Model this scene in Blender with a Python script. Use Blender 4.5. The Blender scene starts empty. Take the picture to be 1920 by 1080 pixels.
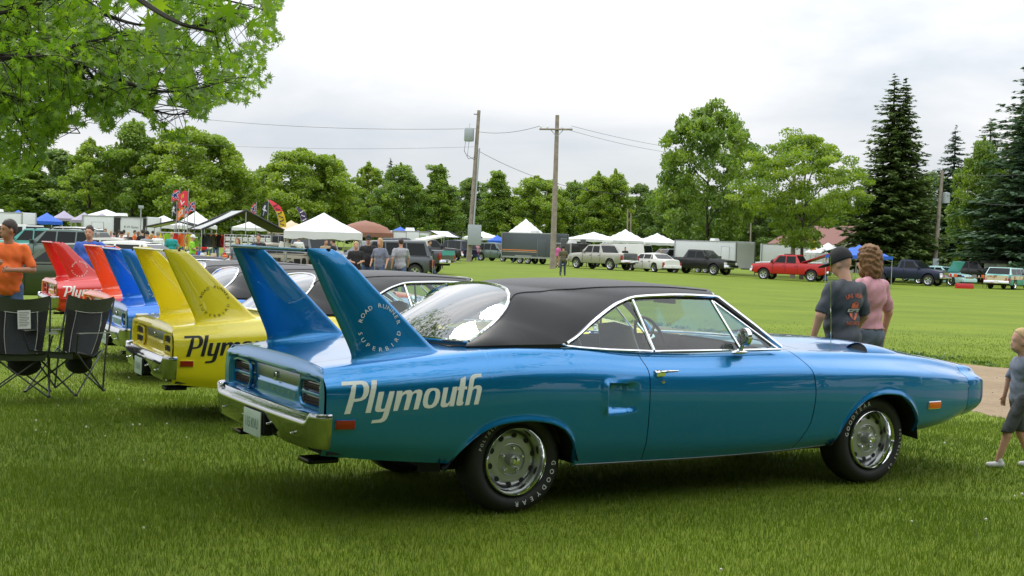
import bpy, bmesh, math, random
import numpy as np
from mathutils import Vector, Matrix
from mathutils.geometry import tessellate_polygon
R = math.radians
rnd = random.Random(7)
nr = np.random.RandomState(11)
SC = bpy.context.scene
COL = SC.collection

# ------------------------------------------------------------------ camera
CAM_H, FPX, PITCH, ROLL = 1.6403, 2488.8, -0.0338, 0.0331
_cp, _sp = math.cos(PITCH), math.sin(PITCH)
_F = np.array([0, _cp, _sp]); _U0 = np.array([0, -_sp, _cp]); _R0 = np.array([1., 0, 0])
_R = math.cos(ROLL)*_R0 + math.sin(ROLL)*_U0
_U = -math.sin(ROLL)*_R0 + math.cos(ROLL)*_U0
cd = bpy.data.cameras.new('camera'); cam = bpy.data.objects.new('camera', cd); COL.objects.link(cam)
cd.sensor_width = 36; cd.lens = 36*FPX/1920; cd.clip_start = .1; cd.clip_end = 3000
cam.matrix_world = Matrix(((_R[0], _U[0], -_F[0], 0), (_R[1], _U[1], -_F[1], 0), (_R[2], _U[2], -_F[2], CAM_H), (0, 0, 0, 1)))
SC.camera = cam

# ------------------------------------------------------------------ sky, sun, exposure
SUN_EL, SUN_AZ = R(52), R(-38)          # azimuth measured from +Y towards +X
w = bpy.data.worlds.new('World'); SC.world = w; w.use_nodes = True
nt = w.node_tree; nt.nodes.clear()
def N(nt, t, **k):
    n = nt.nodes.new(t)
    for a, b in k.items(): setattr(n, a, b)
    return n
out = N(nt, 'ShaderNodeOutputWorld'); add = N(nt, 'ShaderNodeMixShader')
sky = N(nt, 'ShaderNodeTexSky', sky_type='NISHITA', sun_disc=False); sky.sun_elevation = SUN_EL; sky.sun_rotation = SUN_AZ
bgs = N(nt, 'ShaderNodeBackground'); bgs.inputs[1].default_value = .13
nt.links.new(sky.outputs[0], bgs.inputs[0])
tc = N(nt, 'ShaderNodeTexCoord'); sep = N(nt, 'ShaderNodeSeparateXYZ')
nt.links.new(tc.outputs['Generated'], sep.inputs[0])
mp = N(nt, 'ShaderNodeMapping'); mp.inputs['Scale'].default_value = (1, 1, 3.4); nt.links.new(tc.outputs['Generated'], mp.inputs[0])
nz = N(nt, 'ShaderNodeTexNoise'); nz.inputs['Scale'].default_value = 3.1; nz.inputs['Detail'].default_value = 7; nz.inputs['Roughness'].default_value = .52; nz.inputs['Distortion'].default_value = .35
nt.links.new(mp.outputs[0], nz.inputs['Vector'])
cr = N(nt, 'ShaderNodeValToRGB'); e = cr.color_ramp.elements
e[0].position = .37; e[0].color = (.69, .74, .80, 1); e[1].position = .60; e[1].color = (.97, .97, .98, 1)
nt.links.new(nz.outputs['Fac'], cr.inputs[0])
# overcast brightening towards the zenith
mr = N(nt, 'ShaderNodeMapRange'); mr.inputs[1].default_value = 0; mr.inputs[2].default_value = 1; mr.inputs[3].default_value = .86; mr.inputs[4].default_value = 3.0
nt.links.new(sep.outputs[2], mr.inputs[0])
bgc = N(nt, 'ShaderNodeBackground'); nt.links.new(cr.outputs[0], bgc.inputs[0]); nt.links.new(mr.outputs[0], bgc.inputs[1])
nz2 = N(nt, 'ShaderNodeTexNoise'); nz2.inputs['Scale'].default_value = 2.0; nz2.inputs['Detail'].default_value = 5
nt.links.new(mp.outputs[0], nz2.inputs['Vector'])
cr2 = N(nt, 'ShaderNodeValToRGB'); e = cr2.color_ramp.elements
e[0].position = .25; e[0].color = (.72, .72, .72, 1); e[1].position = .45; e[1].color = (.97, .97, .97, 1)
nt.links.new(nz2.outputs['Fac'], cr2.inputs[0]); nt.links.new(cr2.outputs[0], add.inputs[0])
nt.links.new(bgs.outputs[0], add.inputs[1]); nt.links.new(bgc.outputs[0], add.inputs[2]); nt.links.new(add.outputs[0], out.inputs[0])

sl = bpy.data.lights.new('sun', 'SUN'); sl.energy = 1.5; sl.angle = R(11); sl.color = (1, .96, .88)
so = bpy.data.objects.new('sun', sl); COL.objects.link(so)
sd = Vector((math.sin(SUN_AZ)*math.cos(SUN_EL), math.cos(SUN_AZ)*math.cos(SUN_EL), math.sin(SUN_EL)))
so.rotation_euler = sd.to_track_quat('Z', 'Y').to_euler()
vs = SC.view_settings; vs.view_transform = 'Standard'; vs.look = 'None'; vs.exposure = 0.0; vs.gamma = 1; vs.use_curve_mapping = False
SC.cycles.max_bounces = 6; SC.cycles.diffuse_bounces = 2; SC.cycles.glossy_bounces = 3; SC.cycles.transmission_bounces = 5; SC.cycles.transparent_max_bounces = 10
SC.cycles.use_denoising = True; SC.cycles.sample_clamp_indirect = 4

# ------------------------------------------------------------------ helpers
def smooth(a, b, t):
    t = np.clip((t-a)/(b-a), 0, 1); return t*t*(3-2*t)
def T(X, Y):
    """terrain height"""
    return -.15*smooth(9.5, 17, Y) - .32*smooth(6, 24, X)*smooth(40, 85, Y)
def at(px, py, D):
    """the world point seen at photo pixel px,py at forward distance D"""
    d = _F + _R*(px-960)/FPX + _U*(540-py)/FPX
    return np.array([0, 0, CAM_H]) + d*D
def gx(px, D):
    """ground point below photo column px at distance D"""
    p = at(px, 450, D); return Vector((p[0], p[1], float(T(p[0], p[1]))))
def ck(xs, ys, x):
    """smooth interpolation through a table"""
    xs = np.asarray(xs, float); ys = np.asarray(ys, float); x = np.clip(np.asarray(x, float), xs[0], xs[-1])
    h = np.diff(xs); d = np.diff(ys)/h
    m = np.zeros(len(xs)); m[0] = d[0]; m[-1] = d[-1]
    for i in range(1, len(xs)-1):
        m[i] = 0 if d[i-1]*d[i] <= 0 else (h[i-1]+h[i])*3/((2*h[i]+h[i-1])/d[i-1] + (h[i]+2*h[i-1])/d[i])
    i = np.clip(np.searchsorted(xs, x)-1, 0, len(xs)-2); t = (x-xs[i])/h[i]
    return (2*t**3-3*t**2+1)*ys[i] + (t**3-2*t**2+t)*h[i]*m[i] + (-2*t**3+3*t**2)*ys[i+1] + (t**3-t**2)*h[i]*m[i+1]
def cr_curve(P, n):
    """catmull-rom through points, n samples per span"""
    P = [np.array(p, float) for p in P]; P = [2*P[0]-P[1]] + P + [2*P[-1]-P[-2]]; o = []
    for i in range(1, len(P)-2):
        for k in range(n):
            t = k/n; a, b, c, d = P[i-1:i+3]
            o.append(.5*((2*b)+(c-a)*t+(2*a-5*b+4*c-d)*t*t+(3*b-a-3*c+d)*t**3))
    o.append(P[-2]); return np.array(o)

MATS = {}
def mat(name, col, rough=.5, metal=0, coat=0, spec=.5, var=0, vscale=8, bump=0, bscale=60, trans=0, alpha=1, sheen=0):
    if name in MATS: return MATS[name]
    m = bpy.data.materials.new(name); m.use_nodes = True; nt = m.node_tree; b = nt.nodes['Principled BSDF']
    b.inputs['Base Color'].default_value = (*col, 1); b.inputs['Roughness'].default_value = rough; b.inputs['Metallic'].default_value = metal
    b.inputs['Coat Weight'].default_value = coat; b.inputs['Coat Roughness'].default_value = .015; b.inputs['Coat IOR'].default_value = 1.55; b.inputs['Specular IOR Level'].default_value = spec
    b.inputs['Transmission Weight'].default_value = trans; b.inputs['Alpha'].default_value = alpha; b.inputs['Sheen Weight'].default_value = sheen
    tc = nt.nodes.new('ShaderNodeTexCoord')
    if var:
        n = N(nt, 'ShaderNodeTexNoise'); n.inputs['Scale'].default_value = vscale; n.inputs['Detail'].default_value = 6; nt.links.new(tc.outputs['Object'], n.inputs['Vector'])
        r = N(nt, 'ShaderNodeMapRange'); r.inputs[1].default_value = .3; r.inputs[2].default_value = .7; r.inputs[3].default_value = 1-var; r.inputs[4].default_value = 1+var
        nt.links.new(n.outputs['Fac'], r.inputs[0])
        mx = N(nt, 'ShaderNodeMix', data_type='RGBA', blend_type='MULTIPLY'); mx.inputs[0].default_value = 1; mx.inputs[6].default_value = (*col, 1)
        nt.links.new(r.outputs[0], mx.inputs[7]); nt.links.new(mx.outputs[2], b.inputs['Base Color'])
    if bump:
        n = N(nt, 'ShaderNodeTexNoise'); n.inputs['Scale'].default_value = bscale; n.inputs['Detail'].default_value = 4; nt.links.new(tc.outputs['Object'], n.inputs['Vector'])
        bp = N(nt, 'ShaderNodeBump'); bp.inputs['Strength'].default_value = bump; bp.inputs['Distance'].default_value = .01
        nt.links.new(n.outputs['Fac'], bp.inputs['Height']); nt.links.new(bp.outputs[0], b.inputs['Normal'])
    MATS[name] = m; return m
def hexc(r, g, b):
    f = lambda c: (c/255/12.92) if c/255 <= .04045 else ((c/255+.055)/1.055)**2.4
    return (f(r), f(g), f(b))
def glass_mat(name, tint, dark, refl=1.6):
    """thin car glass: mirror-like on top, tinted see-through"""
    m = bpy.data.materials.new(name); m.use_nodes = True; nt = m.node_tree; nt.nodes.clear()
    o = N(nt, 'ShaderNodeOutputMaterial'); t = N(nt, 'ShaderNodeBsdfTransparent'); t.inputs[0].default_value = (*[c*(1-dark) for c in tint], 1)
    g = N(nt, 'ShaderNodeBsdfGlossy'); g.inputs['Roughness'].default_value = .015; f = N(nt, 'ShaderNodeFresnel'); ge = N(nt, 'ShaderNodeNewGeometry'); mi = N(nt, 'ShaderNodeMapRange'); mi.inputs[3].default_value = 1.55; mi.inputs[4].default_value = 1/1.55; nt.links.new(ge.outputs['Backfacing'], mi.inputs[0]); nt.links.new(mi.outputs[0], f.inputs[0])
    mr = N(nt, 'ShaderNodeMath', operation='MULTIPLY'); mr.inputs[1].default_value = refl; mr.use_clamp = True
    x = N(nt, 'ShaderNodeMixShader'); nt.links.new(f.outputs[0], mr.inputs[0]); nt.links.new(mr.outputs[0], x.inputs[0]); nt.links.new(t.outputs[0], x.inputs[1]); nt.links.new(g.outputs[0], x.inputs[2]); nt.links.new(x.outputs[0], o.inputs[0])
    MATS[name] = m; return m
def leaf_mat(name, col, var=.35, trans=.45, gloss=.06):
    m = bpy.data.materials.new(name); m.use_nodes = True; nt = m.node_tree; nt.nodes.clear()
    o = N(nt, 'ShaderNodeOutputMaterial'); d = N(nt, 'ShaderNodeBsdfDiffuse'); t = N(nt, 'ShaderNodeBsdfTranslucent'); x = N(nt, 'ShaderNodeMixShader'); x.inputs[0].default_value = trans
    g = N(nt, 'ShaderNodeBsdfGlossy'); g.inputs['Roughness'].default_value = .45; x2 = N(nt, 'ShaderNodeMixShader'); x2.inputs[0].default_value = gloss
    at_ = N(nt, 'ShaderNodeAttribute', attribute_name='tone'); mr = N(nt, 'ShaderNodeMapRange'); mr.inputs[3].default_value = 1-var; mr.inputs[4].default_value = 1+var
    nt.links.new(at_.outputs['Fac'], mr.inputs[0])
    hs = N(nt, 'ShaderNodeHueSaturation'); hs.inputs['Color'].default_value = (*col, 1)
    nt.links.new(mr.outputs[0], hs.inputs['Value'])
    mh = N(nt, 'ShaderNodeMapRange'); mh.inputs[3].default_value = .515; mh.inputs[4].default_value = .475; nt.links.new(at_.outputs['Fac'], mh.inputs[0]); nt.links.new(mh.outputs[0], hs.inputs['Hue'])
    b = N(nt, 'ShaderNodeMix', data_type='RGBA', blend_type='MULTIPLY'); b.inputs[0].default_value = 1; b.inputs[7].default_value = (1.15, 1.25, .6, 1); nt.links.new(hs.outputs[0], b.inputs[6])
    nt.links.new(hs.outputs[0], d.inputs[0]); nt.links.new(b.outputs[2], t.inputs[0]); nt.links.new(d.outputs[0], x.inputs[1]); nt.links.new(t.outputs[0], x.inputs[2])
    nt.links.new(x.outputs[0], x2.inputs[1]); nt.links.new(g.outputs[0], x2.inputs[2]); nt.links.new(x2.outputs[0], o.inputs[0])
    MATS[name] = m; return m

def tag(o, label=None, cat=None, group=None, kind=None):
    if label: o['label'] = label
    if cat: o['category'] = cat
    if group: o['group'] = group
    if kind: o['kind'] = kind
    return o
def thing(name, label, cat, loc=(0, 0, 0), rz=0, group=None, scale=1):
    o = bpy.data.objects.new(name, None); COL.objects.link(o); o.location = loc; o.rotation_euler = (0, 0, rz); o.scale = (scale,)*3
    return tag(o, label, cat, group)
def link(name, me, mats, parent=None, ol=()):
    o = bpy.data.objects.new(name, me); COL.objects.link(o)
    if not len(me.materials):
        for m in mats: me.materials.append(m)
    for i in ol:
        o.material_slots[i].link = 'OBJECT'; o.material_slots[i].material = mats[i]
    if parent: o.parent = parent
    return o
def swap(root, pairs):
    """give a copied thing its own object-level materials"""
    for o in [root]+list(root.children_recursive):
        if o.type != 'MESH': continue
        for s in o.material_slots:
            for a, b in pairs:
                if s.material is a: s.link = 'OBJECT'; s.material = b
def copy_tree(o, parent=None, skip=()):
    c = o.copy(); COL.objects.link(c); c.parent = parent
    for ch in list(o.children):
        if ch.name.split('.')[0] in skip: continue
        copy_tree(ch, c, skip)
    return c
class MB:
    def __init__(s): s.v = []; s.f = []; s.m = []; s.k = 0; s.M = None
    def mi(s, k): s.k = k; return s
    def xf(s, M): s.M = M; return s
    def add(s, V, F):
        o = len(s.v)
        if s.M is not None: V = [tuple(s.M @ Vector(v)) for v in V]
        s.v += [tuple(float(c) for c in v) for v in V]; s.f += [tuple(i+o for i in f) for f in F]; s.m += [s.k]*len(F); return s
    def box(s, x0, x1, y0, y1, z0, z1, t=0, ty=None):
        """box, top inset by t"""
        ty = t if ty is None else ty
        V = [(x0, y0, z0), (x1, y0, z0), (x1, y1, z0), (x0, y1, z0), (x0+t, y0+ty, z1), (x1-t, y0+ty, z1), (x1-t, y1-ty, z1), (x0+t, y1-ty, z1)]
        return s.add(V, [(3, 2, 1, 0), (4, 5, 6, 7), (0, 1, 5, 4), (1, 2, 6, 5), (2, 3, 7, 6), (3, 0, 4, 7)])
    def grid(s, G, flip=False):
        G = np.asarray(G); n, m = G.shape[:2]; V = G.reshape(-1, 3)
        F = [(i*m+j, (i+1)*m+j, (i+1)*m+j+1, i*m+j+1) for i in range(n-1) for j in range(m-1)]
        if flip: F = [f[::-1] for f in F]
        return s.add(V, F)
    def tube(s, P, r, n=6, cap=True, flat=1, up=(0, 0, 1)):
        P = [Vector(p) for p in P]; r = r if hasattr(r, '__len__') else [r]*len(P); V = []; F = []
        up = Vector(up); pv = None
        for i, p in enumerate(P):
            d = (P[min(i+1, len(P)-1)]-P[max(i-1, 0)]); d = d.normalized() if d.length > 1e-9 else Vector((0, 0, 1))
            a = d.cross(up if pv is None else pv.cross(d))
            if a.length < 1e-4: a = d.cross(Vector((1, 0, 0)))
            a.normalize(); b = a.cross(d).normalized()
            if pv is not None and False: pass
            a = d.cross(up); a = a.normalized() if a.length > 1e-3 else d.cross(Vector((0, 1, 0))).normalized(); b = a.cross(d)
            for k in range(n):
                t = 2*math.pi*k/n; V.append(p+(a*math.cos(t)+b*math.sin(t)*flat)*r[i])
        for i in range(len(P)-1):
            for k in range(n): F.append((i*n+k, i*n+(k+1) % n, (i+1)*n+(k+1) % n, (i+1)*n+k))
        if cap: F.append(tuple(range(n))[::-1]); F.append(tuple((len(P)-1)*n+k for k in range(n)))
        return s.add(V, F)
    def lathe(s, prof, n=32, axis='y', c=(0, 0, 0)):
        """prof: (axial, radius)"""
        V = []; F = []; m = len(prof)
        for k in range(n):
            t = 2*math.pi*k/n; a, b = math.cos(t), math.sin(t)
            for h, r in prof:
                q = (r*a, h, r*b) if axis == 'y' else ((h, r*a, r*b) if axis == 'x' else (r*a, r*b, h))
                V.append((q[0]+c[0], q[1]+c[1], q[2]+c[2]))
        for k in range(n):
            for j in range(m-1):
                F.append((k*m+j, k*m+j+1, ((k+1) % n)*m+j+1, ((k+1) % n)*m+j))
        return s.add(V, F)
    def ell(s, c, r, n=8, m=12, rot=None):
        V = []; F = []; c = Vector(c)
        for i in range(n+1):
            t = math.pi*i/n
            for j in range(m):
                p = 2*math.pi*j/m; q = Vector((r[0]*math.sin(t)*math.cos(p), r[1]*math.sin(t)*math.sin(p), r[2]*math.cos(t)))
                if rot is not None: q = rot @ q
                V.append(q+c)
        for i in range(n):
            for j in range(m):
                if i == 0: F.append((j, (i+1)*m+j, (i+1)*m+(j+1) % m))
                elif i == n-1: F.append((i*m+j, (i+1)*m+j, i*m+(j+1) % m))
                else: F.append((i*m+j, (i+1)*m+j, (i+1)*m+(j+1) % m, i*m+(j+1) % m))
        return s.add(V, F)
    def prism(s, poly, y0, y1, inset=0):
        """polygon in (x,z) extruded from y0 to y1"""
        n = len(poly); V = [(p[0], y0, p[1]) for p in poly]+[(p[0], y1, p[1]) for p in poly]
        F = [(i, (i+1) % n, n+(i+1) % n, n+i) for i in range(n)]
        tr = tessellate_polygon([[Vector((p[0], p[1], 0)) for p in poly]])
        F += [tuple(t) for t in tr]+[tuple(n+i for i in t[::-1]) for t in tr]
        return s.add(V, F)
    def quad(s, a, b, c, d): return s.add([a, b, c, d], [(0, 1, 2, 3)])
    def poly(s, P):
        """flat polygon, any outline"""
        P = [Vector(p) for p in P]; return s.add(P, [tuple(t) for t in tessellate_polygon([P])])
    def build(s, name, mats, parent=None, sm=35, ol=(), bev=0, fixn=True):
        me = bpy.data.meshes.new(name); me.from_pydata(s.v, [], s.f)
        mats = mats if isinstance(mats, (list, tuple)) else [mats]
        if len(mats) > 1: me.polygons.foreach_set('material_index', s.m)
        if fixn or bev:
            bm = bmesh.new(); bm.from_mesh(me)
            if fixn: bmesh.ops.recalc_face_normals(bm, faces=bm.faces)
            if bev:
                ed = [e for e in bm.edges if len(e.link_faces) == 2 and e.calc_face_angle(0) > .5]
                bmesh.ops.bevel(bm, geom=ed, offset=bev, segments=2, profile=.6, affect='EDGES')
            bm.to_mesh(me); bm.free()
        if sm:
            me.polygons.foreach_set('use_smooth', [True]*len(me.polygons))
            me.set_sharp_from_angle(angle=R(sm))
        me.update(); return link(name, me, mats, parent, ol)
_fc = {}
def text_geo(t, h=1.0, align='CENTER', shear=0, bold=0, sx=1):
    """flat letters as (verts, faces), baseline at 0, cap height h"""
    k = (t, align, shear, bold)
    if k not in _fc:
        c = bpy.data.curves.new('tx', 'FONT'); c.body = t; c.align_x = align; c.shear = shear; c.offset = bold; c.resolution_u = 2; c.size = 1
        o = bpy.data.objects.new('tx', c); me = bpy.data.meshes.new_from_object(o) if False else o.to_mesh()
        V = np.array([v.co[:] for v in me.vertices]).reshape(-1, 3); F = [tuple(p.vertices) for p in me.polygons]
        o.to_mesh_clear(); bpy.data.objects.remove(o); bpy.data.curves.remove(c); _fc[k] = (V, F)
    V, F = _fc[k]; V = V.copy(); s = h/.70; V[:, 0] *= s*sx; V[:, 1] *= s
    return V, F
def text_on(mb, t, origin, xdir, zdir, h, **k):
    V, F = text_geo(t, h, **k); o = np.array(origin, float); xd = np.array(Vector(xdir).normalized()); zd = np.array(Vector(zdir).normalized())
    mb.add([o+xd*v[0]+zd*v[1] for v in V], F); return mb
def ring_text(mb, t, c, xdir, zdir, rad, h, a0, a1, inward=False, sx=1.0):
    """letters set round a circle from angle a0 to a1 (degrees, clockwise from up)"""
    xd = np.array(Vector(xdir).normalized()); zd = np.array(Vector(zdir).normalized()); c = np.array(c, float)
    n = len(t)
    for i, ch in enumerate(t):
        if ch == ' ': continue
        a = R(a0+(a1-a0)*i/max(n-1, 1)); V, F = text_geo(ch, h, sx=sx); rr = rad
        er = xd*math.sin(a)+zd*math.cos(a); et = xd*math.cos(a)-zd*math.sin(a)
        if inward: er, et = -er, -et; rr = rad; base = c-er*(rr+h/2)
        else: base = c+er*(rr-h/2)
        mb.add([base+et*v[0]+er*v[1] for v in V], F)
    return mb
# ------------------------------------------------------------------ materials shared by the cars
CHROME = mat('chrome', (.80, .81, .83), .06, 1.0)
RUBBER = mat('tyre_rubber', (.012, .012, .013), .62, bump=.15, bscale=120)
DARK = mat('dark_underbody', (.008, .008, .009), .8)
VINYL = mat('black_vinyl_roof', (.0075, .0075, .009), .42, spec=.42, bump=.12, bscale=500)
WHITE_L = mat('white_lettering', (.74, .76, .74), .5)
BLACK_L = mat('black_lettering', (.012, .012, .012), .45)
WHEELGREY = mat('argent_wheel_paint', (.42, .43, .42), .32, .65)
RED_LENS = mat('red_lens', (.30, .006, .006), .18, coat=.6)
DRED_LENS = mat('dark_red_lens', (.07, .004, .006), .2, coat=.6)
AMBER = mat('amber_lens', (.75, .13, .01), .2, coat=.6)
CABIN = mat('cabin_black_trim', (.018, .018, .022), .55)
SEATV = mat('seat_vinyl_beige', (.30, .28, .23), .5)
GLASS = glass_mat('car_glass', (.80, .93, .88), .12)
GLASS_R = glass_mat('rear_window_glass', (.70, .80, .78), .35, 2.5)
SATIN = mat('satin_silver_panel', (.26, .29, .31), .3, .8)
def paint(name, col, metal=.0, rough=.32, coat=1.0):
    m = mat(name, col, rough, metal, coat=coat)
    if metal:
        nt = m.node_tree; b = nt.nodes['Principled BSDF']; tc = N(nt, 'ShaderNodeTexCoord'); n = N(nt, 'ShaderNodeTexVoronoi'); n.inputs['Scale'].default_value = 900
        nt.links.new(tc.outputs['Object'], n.inputs['Vector']); r = N(nt, 'ShaderNodeMapRange'); r.inputs[3].default_value = .86; r.inputs[4].default_value = 1.14
        nt.links.new(n.outputs['Color'], r.inputs[0]); mx = N(nt, 'ShaderNodeMix', data_type='RGBA', blend_type='MULTIPLY'); mx.inputs[0].default_value = 1; mx.inputs[6].default_value = (*col, 1)
        nt.links.new(r.outputs[0], mx.inputs[7]); nt.links.new(mx.outputs[2], b.inputs['Base Color'])
    return m
P_BLUE = paint('paint_metallic_blue', (.0, .195, .50), .60, .28)
P_YEL = paint('paint_lemon_yellow', (.86, .70, .010), .0)
P_PETTY = paint('paint_bright_blue', (.006, .17, .68), .35)
P_ORG = paint('paint_orange_red', (.78, .085, .012), .0)
P_RED = paint('paint_bright_red', (.60, .012, .010), .0)

# ------------------------------------------------------------------ winged coupe: body tables (x forward from rear axle, y left, z up)
_X = [-1.25, -.97, -.63, -.35, 0, .31, .92, 1.3, 1.98, 2.31, 2.7, 2.97, 3.4, 3.7, 3.92]
ZSH = [.902, .932, .964, .986, 1.004, 1.001, .964, .955, .965, .955, .945, .935, .905, .865, .825]
YSH = [.800, .825, .845, .855, .862, .862, .850, .845, .835, .828, .820, .812, .790, .765, .735]
WMX = [.885, .915, .945, .958, .966, .962, .948, .945, .948, .952, .955, .955, .935, .895, .845]
ZBT = [.417, .385, .355, .330, .300, .286, .278, .276, .285, .300, .325, .345, .380, .412, .455]
ZCR = [.497, .480, .465, .455, .445, .433, .405, .388, .378, .385, .400, .415, .440, .462, .50]
ZMX = [.72, .72, .72, .73, .74, .73, .71, .70, .69, .69, .68, .68, .66, .65, .64]
ZCT = [.935, .958, .990, 1.008, 1.02, 1.02, 1.0, 1.0, 1.0, .998, .992, .985, .955, .915, .870]
ARR = dict(xs=[-.50, -.44, -.39, -.276, -.133, 0, .145, .262, .334, .372, .38], zs=[.30, .40, .455, .538, .580, .588, .572, .530, .462, .376, .28])
ARF = dict(xs=[2.50, 2.545, 2.60, 2.70, 2.82, 2.95, 3.08, 3.19, 3.27, 3.315, 3.335], zs=[.30, .40, .49, .585, .645, .665, .655, .605, .53, .45, .36])
def arch(x):
    for A in (ARR, ARF):
        if A['xs'][0] < x < A['xs'][-1]: return float(ck(A['xs'], A['zs'], x))
    return -1
_sec = {}
def section(x):
    """half cross-section (y>0) bottom -> centre, dense"""
    k = round(float(x), 4)
    if k in _sec: return _sec[k]
    g = lambda t: float(ck(_X, t, x))
    zs, ys, wm, zb, zc, zm, zt = map(g, (ZSH, YSH, WMX, ZBT, ZCR, ZMX, ZCT))
    P = [(wm-.07, zb), (wm-.022, zc), (wm-.002, zm-.08), (wm-.004, zm+.06), (wm-.022, zm+(zs-zm)*.55), (ys+.022, zs-.045), (ys-.012, zs-.006), (ys-.07, zs+.006), (ys*.62, zs+(zt-zs)*.55), (ys*.3, zs+(zt-zs)*.9), (0, zt)]
    c = cr_curve(P, 10); _sec[k] = c; return c
def side_bulge(x, z):
    """quarter scoop and fender lip relief"""
    d = 0.0
    if .50 < x < .90 and .58 < z < .83:
        ins = smooth(.612, .632, z)*(1-smooth(.775, .79, z))*smooth(.585, .60, x)*(1-smooth(.70, .84, x))
        lip = math.exp(-((x-.572)/.018)**2)*smooth(.60, .63, z)*(1-smooth(.78, .81, z))
        d += -.034*ins+.020*lip+.008*math.exp(-((z-.80)/.012)**2)*smooth(.56, .6, x)*(1-smooth(.7, .86, x))
    a = arch(x)
    if a > 0 and z-a < .05: d += .010*math.exp(-((z-a)/.02)**2)
    return d
def side_pts(x, n, top='seam', z0=None):
    """resampled section from the lower edge up to the top seam"""
    s = section(x); zb = max(s[0, 1], arch(x)) if z0 is None else z0
    i0 = int(np.argmax(s[:, 1] >= zb-1e-6))
    if i0 > 0:
        t = (zb-s[i0-1, 1])/(s[i0, 1]-s[i0-1, 1]+1e-9); first = s[i0-1]+(s[i0]-s[i0-1])*t
    else: first = s[0]
    yt = float(ck([-1.25, -.62, -.28, -.2, 2.0, 2.12, 2.3, 3.92], [.60, .60, .66, .80, .79, .76, .70, .62], x))
    j = int(np.argmax((s[:, 0] <= yt) & (np.arange(len(s)) > 40)))
    t = (s[j-1, 0]-yt)/(s[j-1, 0]-s[j, 0]+1e-9); last = s[j-1]+(s[j]-s[j-1])*t
    poly = np.vstack([first, s[i0:j], last]) if i0 > 0 else np.vstack([s[:j], last])
    L = np.r_[0, np.cumsum(np.linalg.norm(np.diff(poly, axis=0), axis=1))]; u = np.linspace(0, L[-1], n)
    return np.stack([np.interp(u, L, poly[:, 0]), np.interp(u, L, poly[:, 1])], 1)
def body_y(x, z):
    """half width of the body side at x,z (outer side)"""
    s = section(x); k = 70; return float(np.interp(z, s[:k, 1], s[:k, 0]))
def seam_r(z): return .905+.012*0-.028*smooth(.86, .97, z)-.006*(1-smooth(.3, .5, z))
def seam_f(z): return float(ck([.28, .343, .493, .675, .822, .90, .96], [2.14, 2.175, 2.272, 2.297, 2.279, 2.235, 2.17], z))
def xs_panel(a, b, step=.03):
    xs = list(np.arange(a, b, step))+[b]
    for A in (ARR, ARF):
        for q in (A['xs'][0], A['xs'][-1]):
            if a < q < b: xs += [q-1e-3, q+1e-3]
        for q in np.linspace(A['xs'][0]+.004, A['xs'][-1]-.004, 44):
            if a < q < b: xs.append(q)
    if a < .6 < b: xs += list(np.arange(.54, .86, .01))
    xs = sorted(set(round(x, 4) for x in xs)); return xs
def side_panel(a, b, sgn, n=46, sr=None, sf=None):
    G = []
    for x in xs_panel(a, b):
        row = []
        for y, z in side_pts(x, n):
            xx = x
            if sr is not None: wgt = 1-smooth(0, .25, x-a); xx += wgt*(sr(z)-a)
            if sf is not None: wgt = 1-smooth(0, .30, b-x); xx += wgt*(sf(z)-b)
            yy = y+side_bulge(x, z); row.append((xx, sgn*yy, z))
        G.append(row)
    return G
def top_panel(xa, xb, y_of, n=15, nx=24, dz=None):
    G = []
    for x in np.linspace(xa, xb, nx):
        s = section(x); yt = y_of(x); yy = np.linspace(-yt, yt, 2*n+1); a = np.abs(yy); k = 55
        zz = np.interp(a, s[::-1, 0][:len(s)-k], s[::-1, 1][:len(s)-k])
        if dz is not None: zz = zz+np.array([dz(x, y) for y in yy])
        G.append([(x, y, z) for y, z in zip(yy, zz)])
    return G
def surf(parent, name, G, m, flip=False, thick=0, ol=(0,)):
    mb = MB(); mb.grid(G, flip); o = mb.build(name, m, parent, sm=50, ol=ol, fixn=False); return o

def bez(P0, P1, P2, P3, t):
    return [(1-a)**3*P0+3*(1-a)**2*a*P1+3*(1-a)*a*a*P2+a**3*P3 for a in t]
def tabl(tab, u):
    us = [r[0] for r in tab]; return np.array([float(ck(us, [r[1][k] for r in tab], u)) for k in range(3)])
# vinyl roof: outer edge, inner edge along parameter u
V_OUT = [(0, (-.285, .690, 1.010)), (.16, (-.02, .815, 1.026)), (.30, (.30, .835, 1.030)), (.36, (.385, .815, 1.056)), (.50, (.60, .750, 1.178)), (.62, (.84, .672, 1.288)), (.72, (.985, .648, 1.322)), (.85, (1.35, .632, 1.336)), (1, (1.652, .618, 1.328))]
V_IN = [(0, (-.255, .655, 1.030)), (.16, (-.15, .640, 1.090)), (.30, (-.03, .605, 1.165)), (.42, (.065, .565, 1.255)), (.50, (.115, .500, 1.318)), (.56, (.165, .34, 1.352)), (.62, (.20, .0, 1.372)), (.72, (.42, .0, 1.398)), (.85, (1.02, .0, 1.414)), (1, (1.86, .0, 1.362))]
def roof_row(u, n=14):
    O = tabl(V_OUT, u); I = tabl(V_IN, u); d = I-O; L = np.linalg.norm(d)
    if I[1] < .02:   # upper roof: up and over
        t1 = O+np.array([0, -.07, .055]); t2 = I+np.array([0, .34, .0])
    else:
        w_ = smooth(.35, .62, u)
        t1 = O+d*.30+np.array([0, .02, .045])*min(1, L/.4); t2 = I-d*.25+np.array([0, .05, .035])*min(1, L/.4)
        if w_ > 0:
            t1 = t1*(1-w_)+(O+np.array([0, -.07, .055]))*w_; t2 = t2*(1-w_)+(I+np.array([-.01, .34*(1-I[1]/.6), .0]))*w_
    return bez(O, t1, t2, I, np.linspace(0, 1, n))

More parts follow.
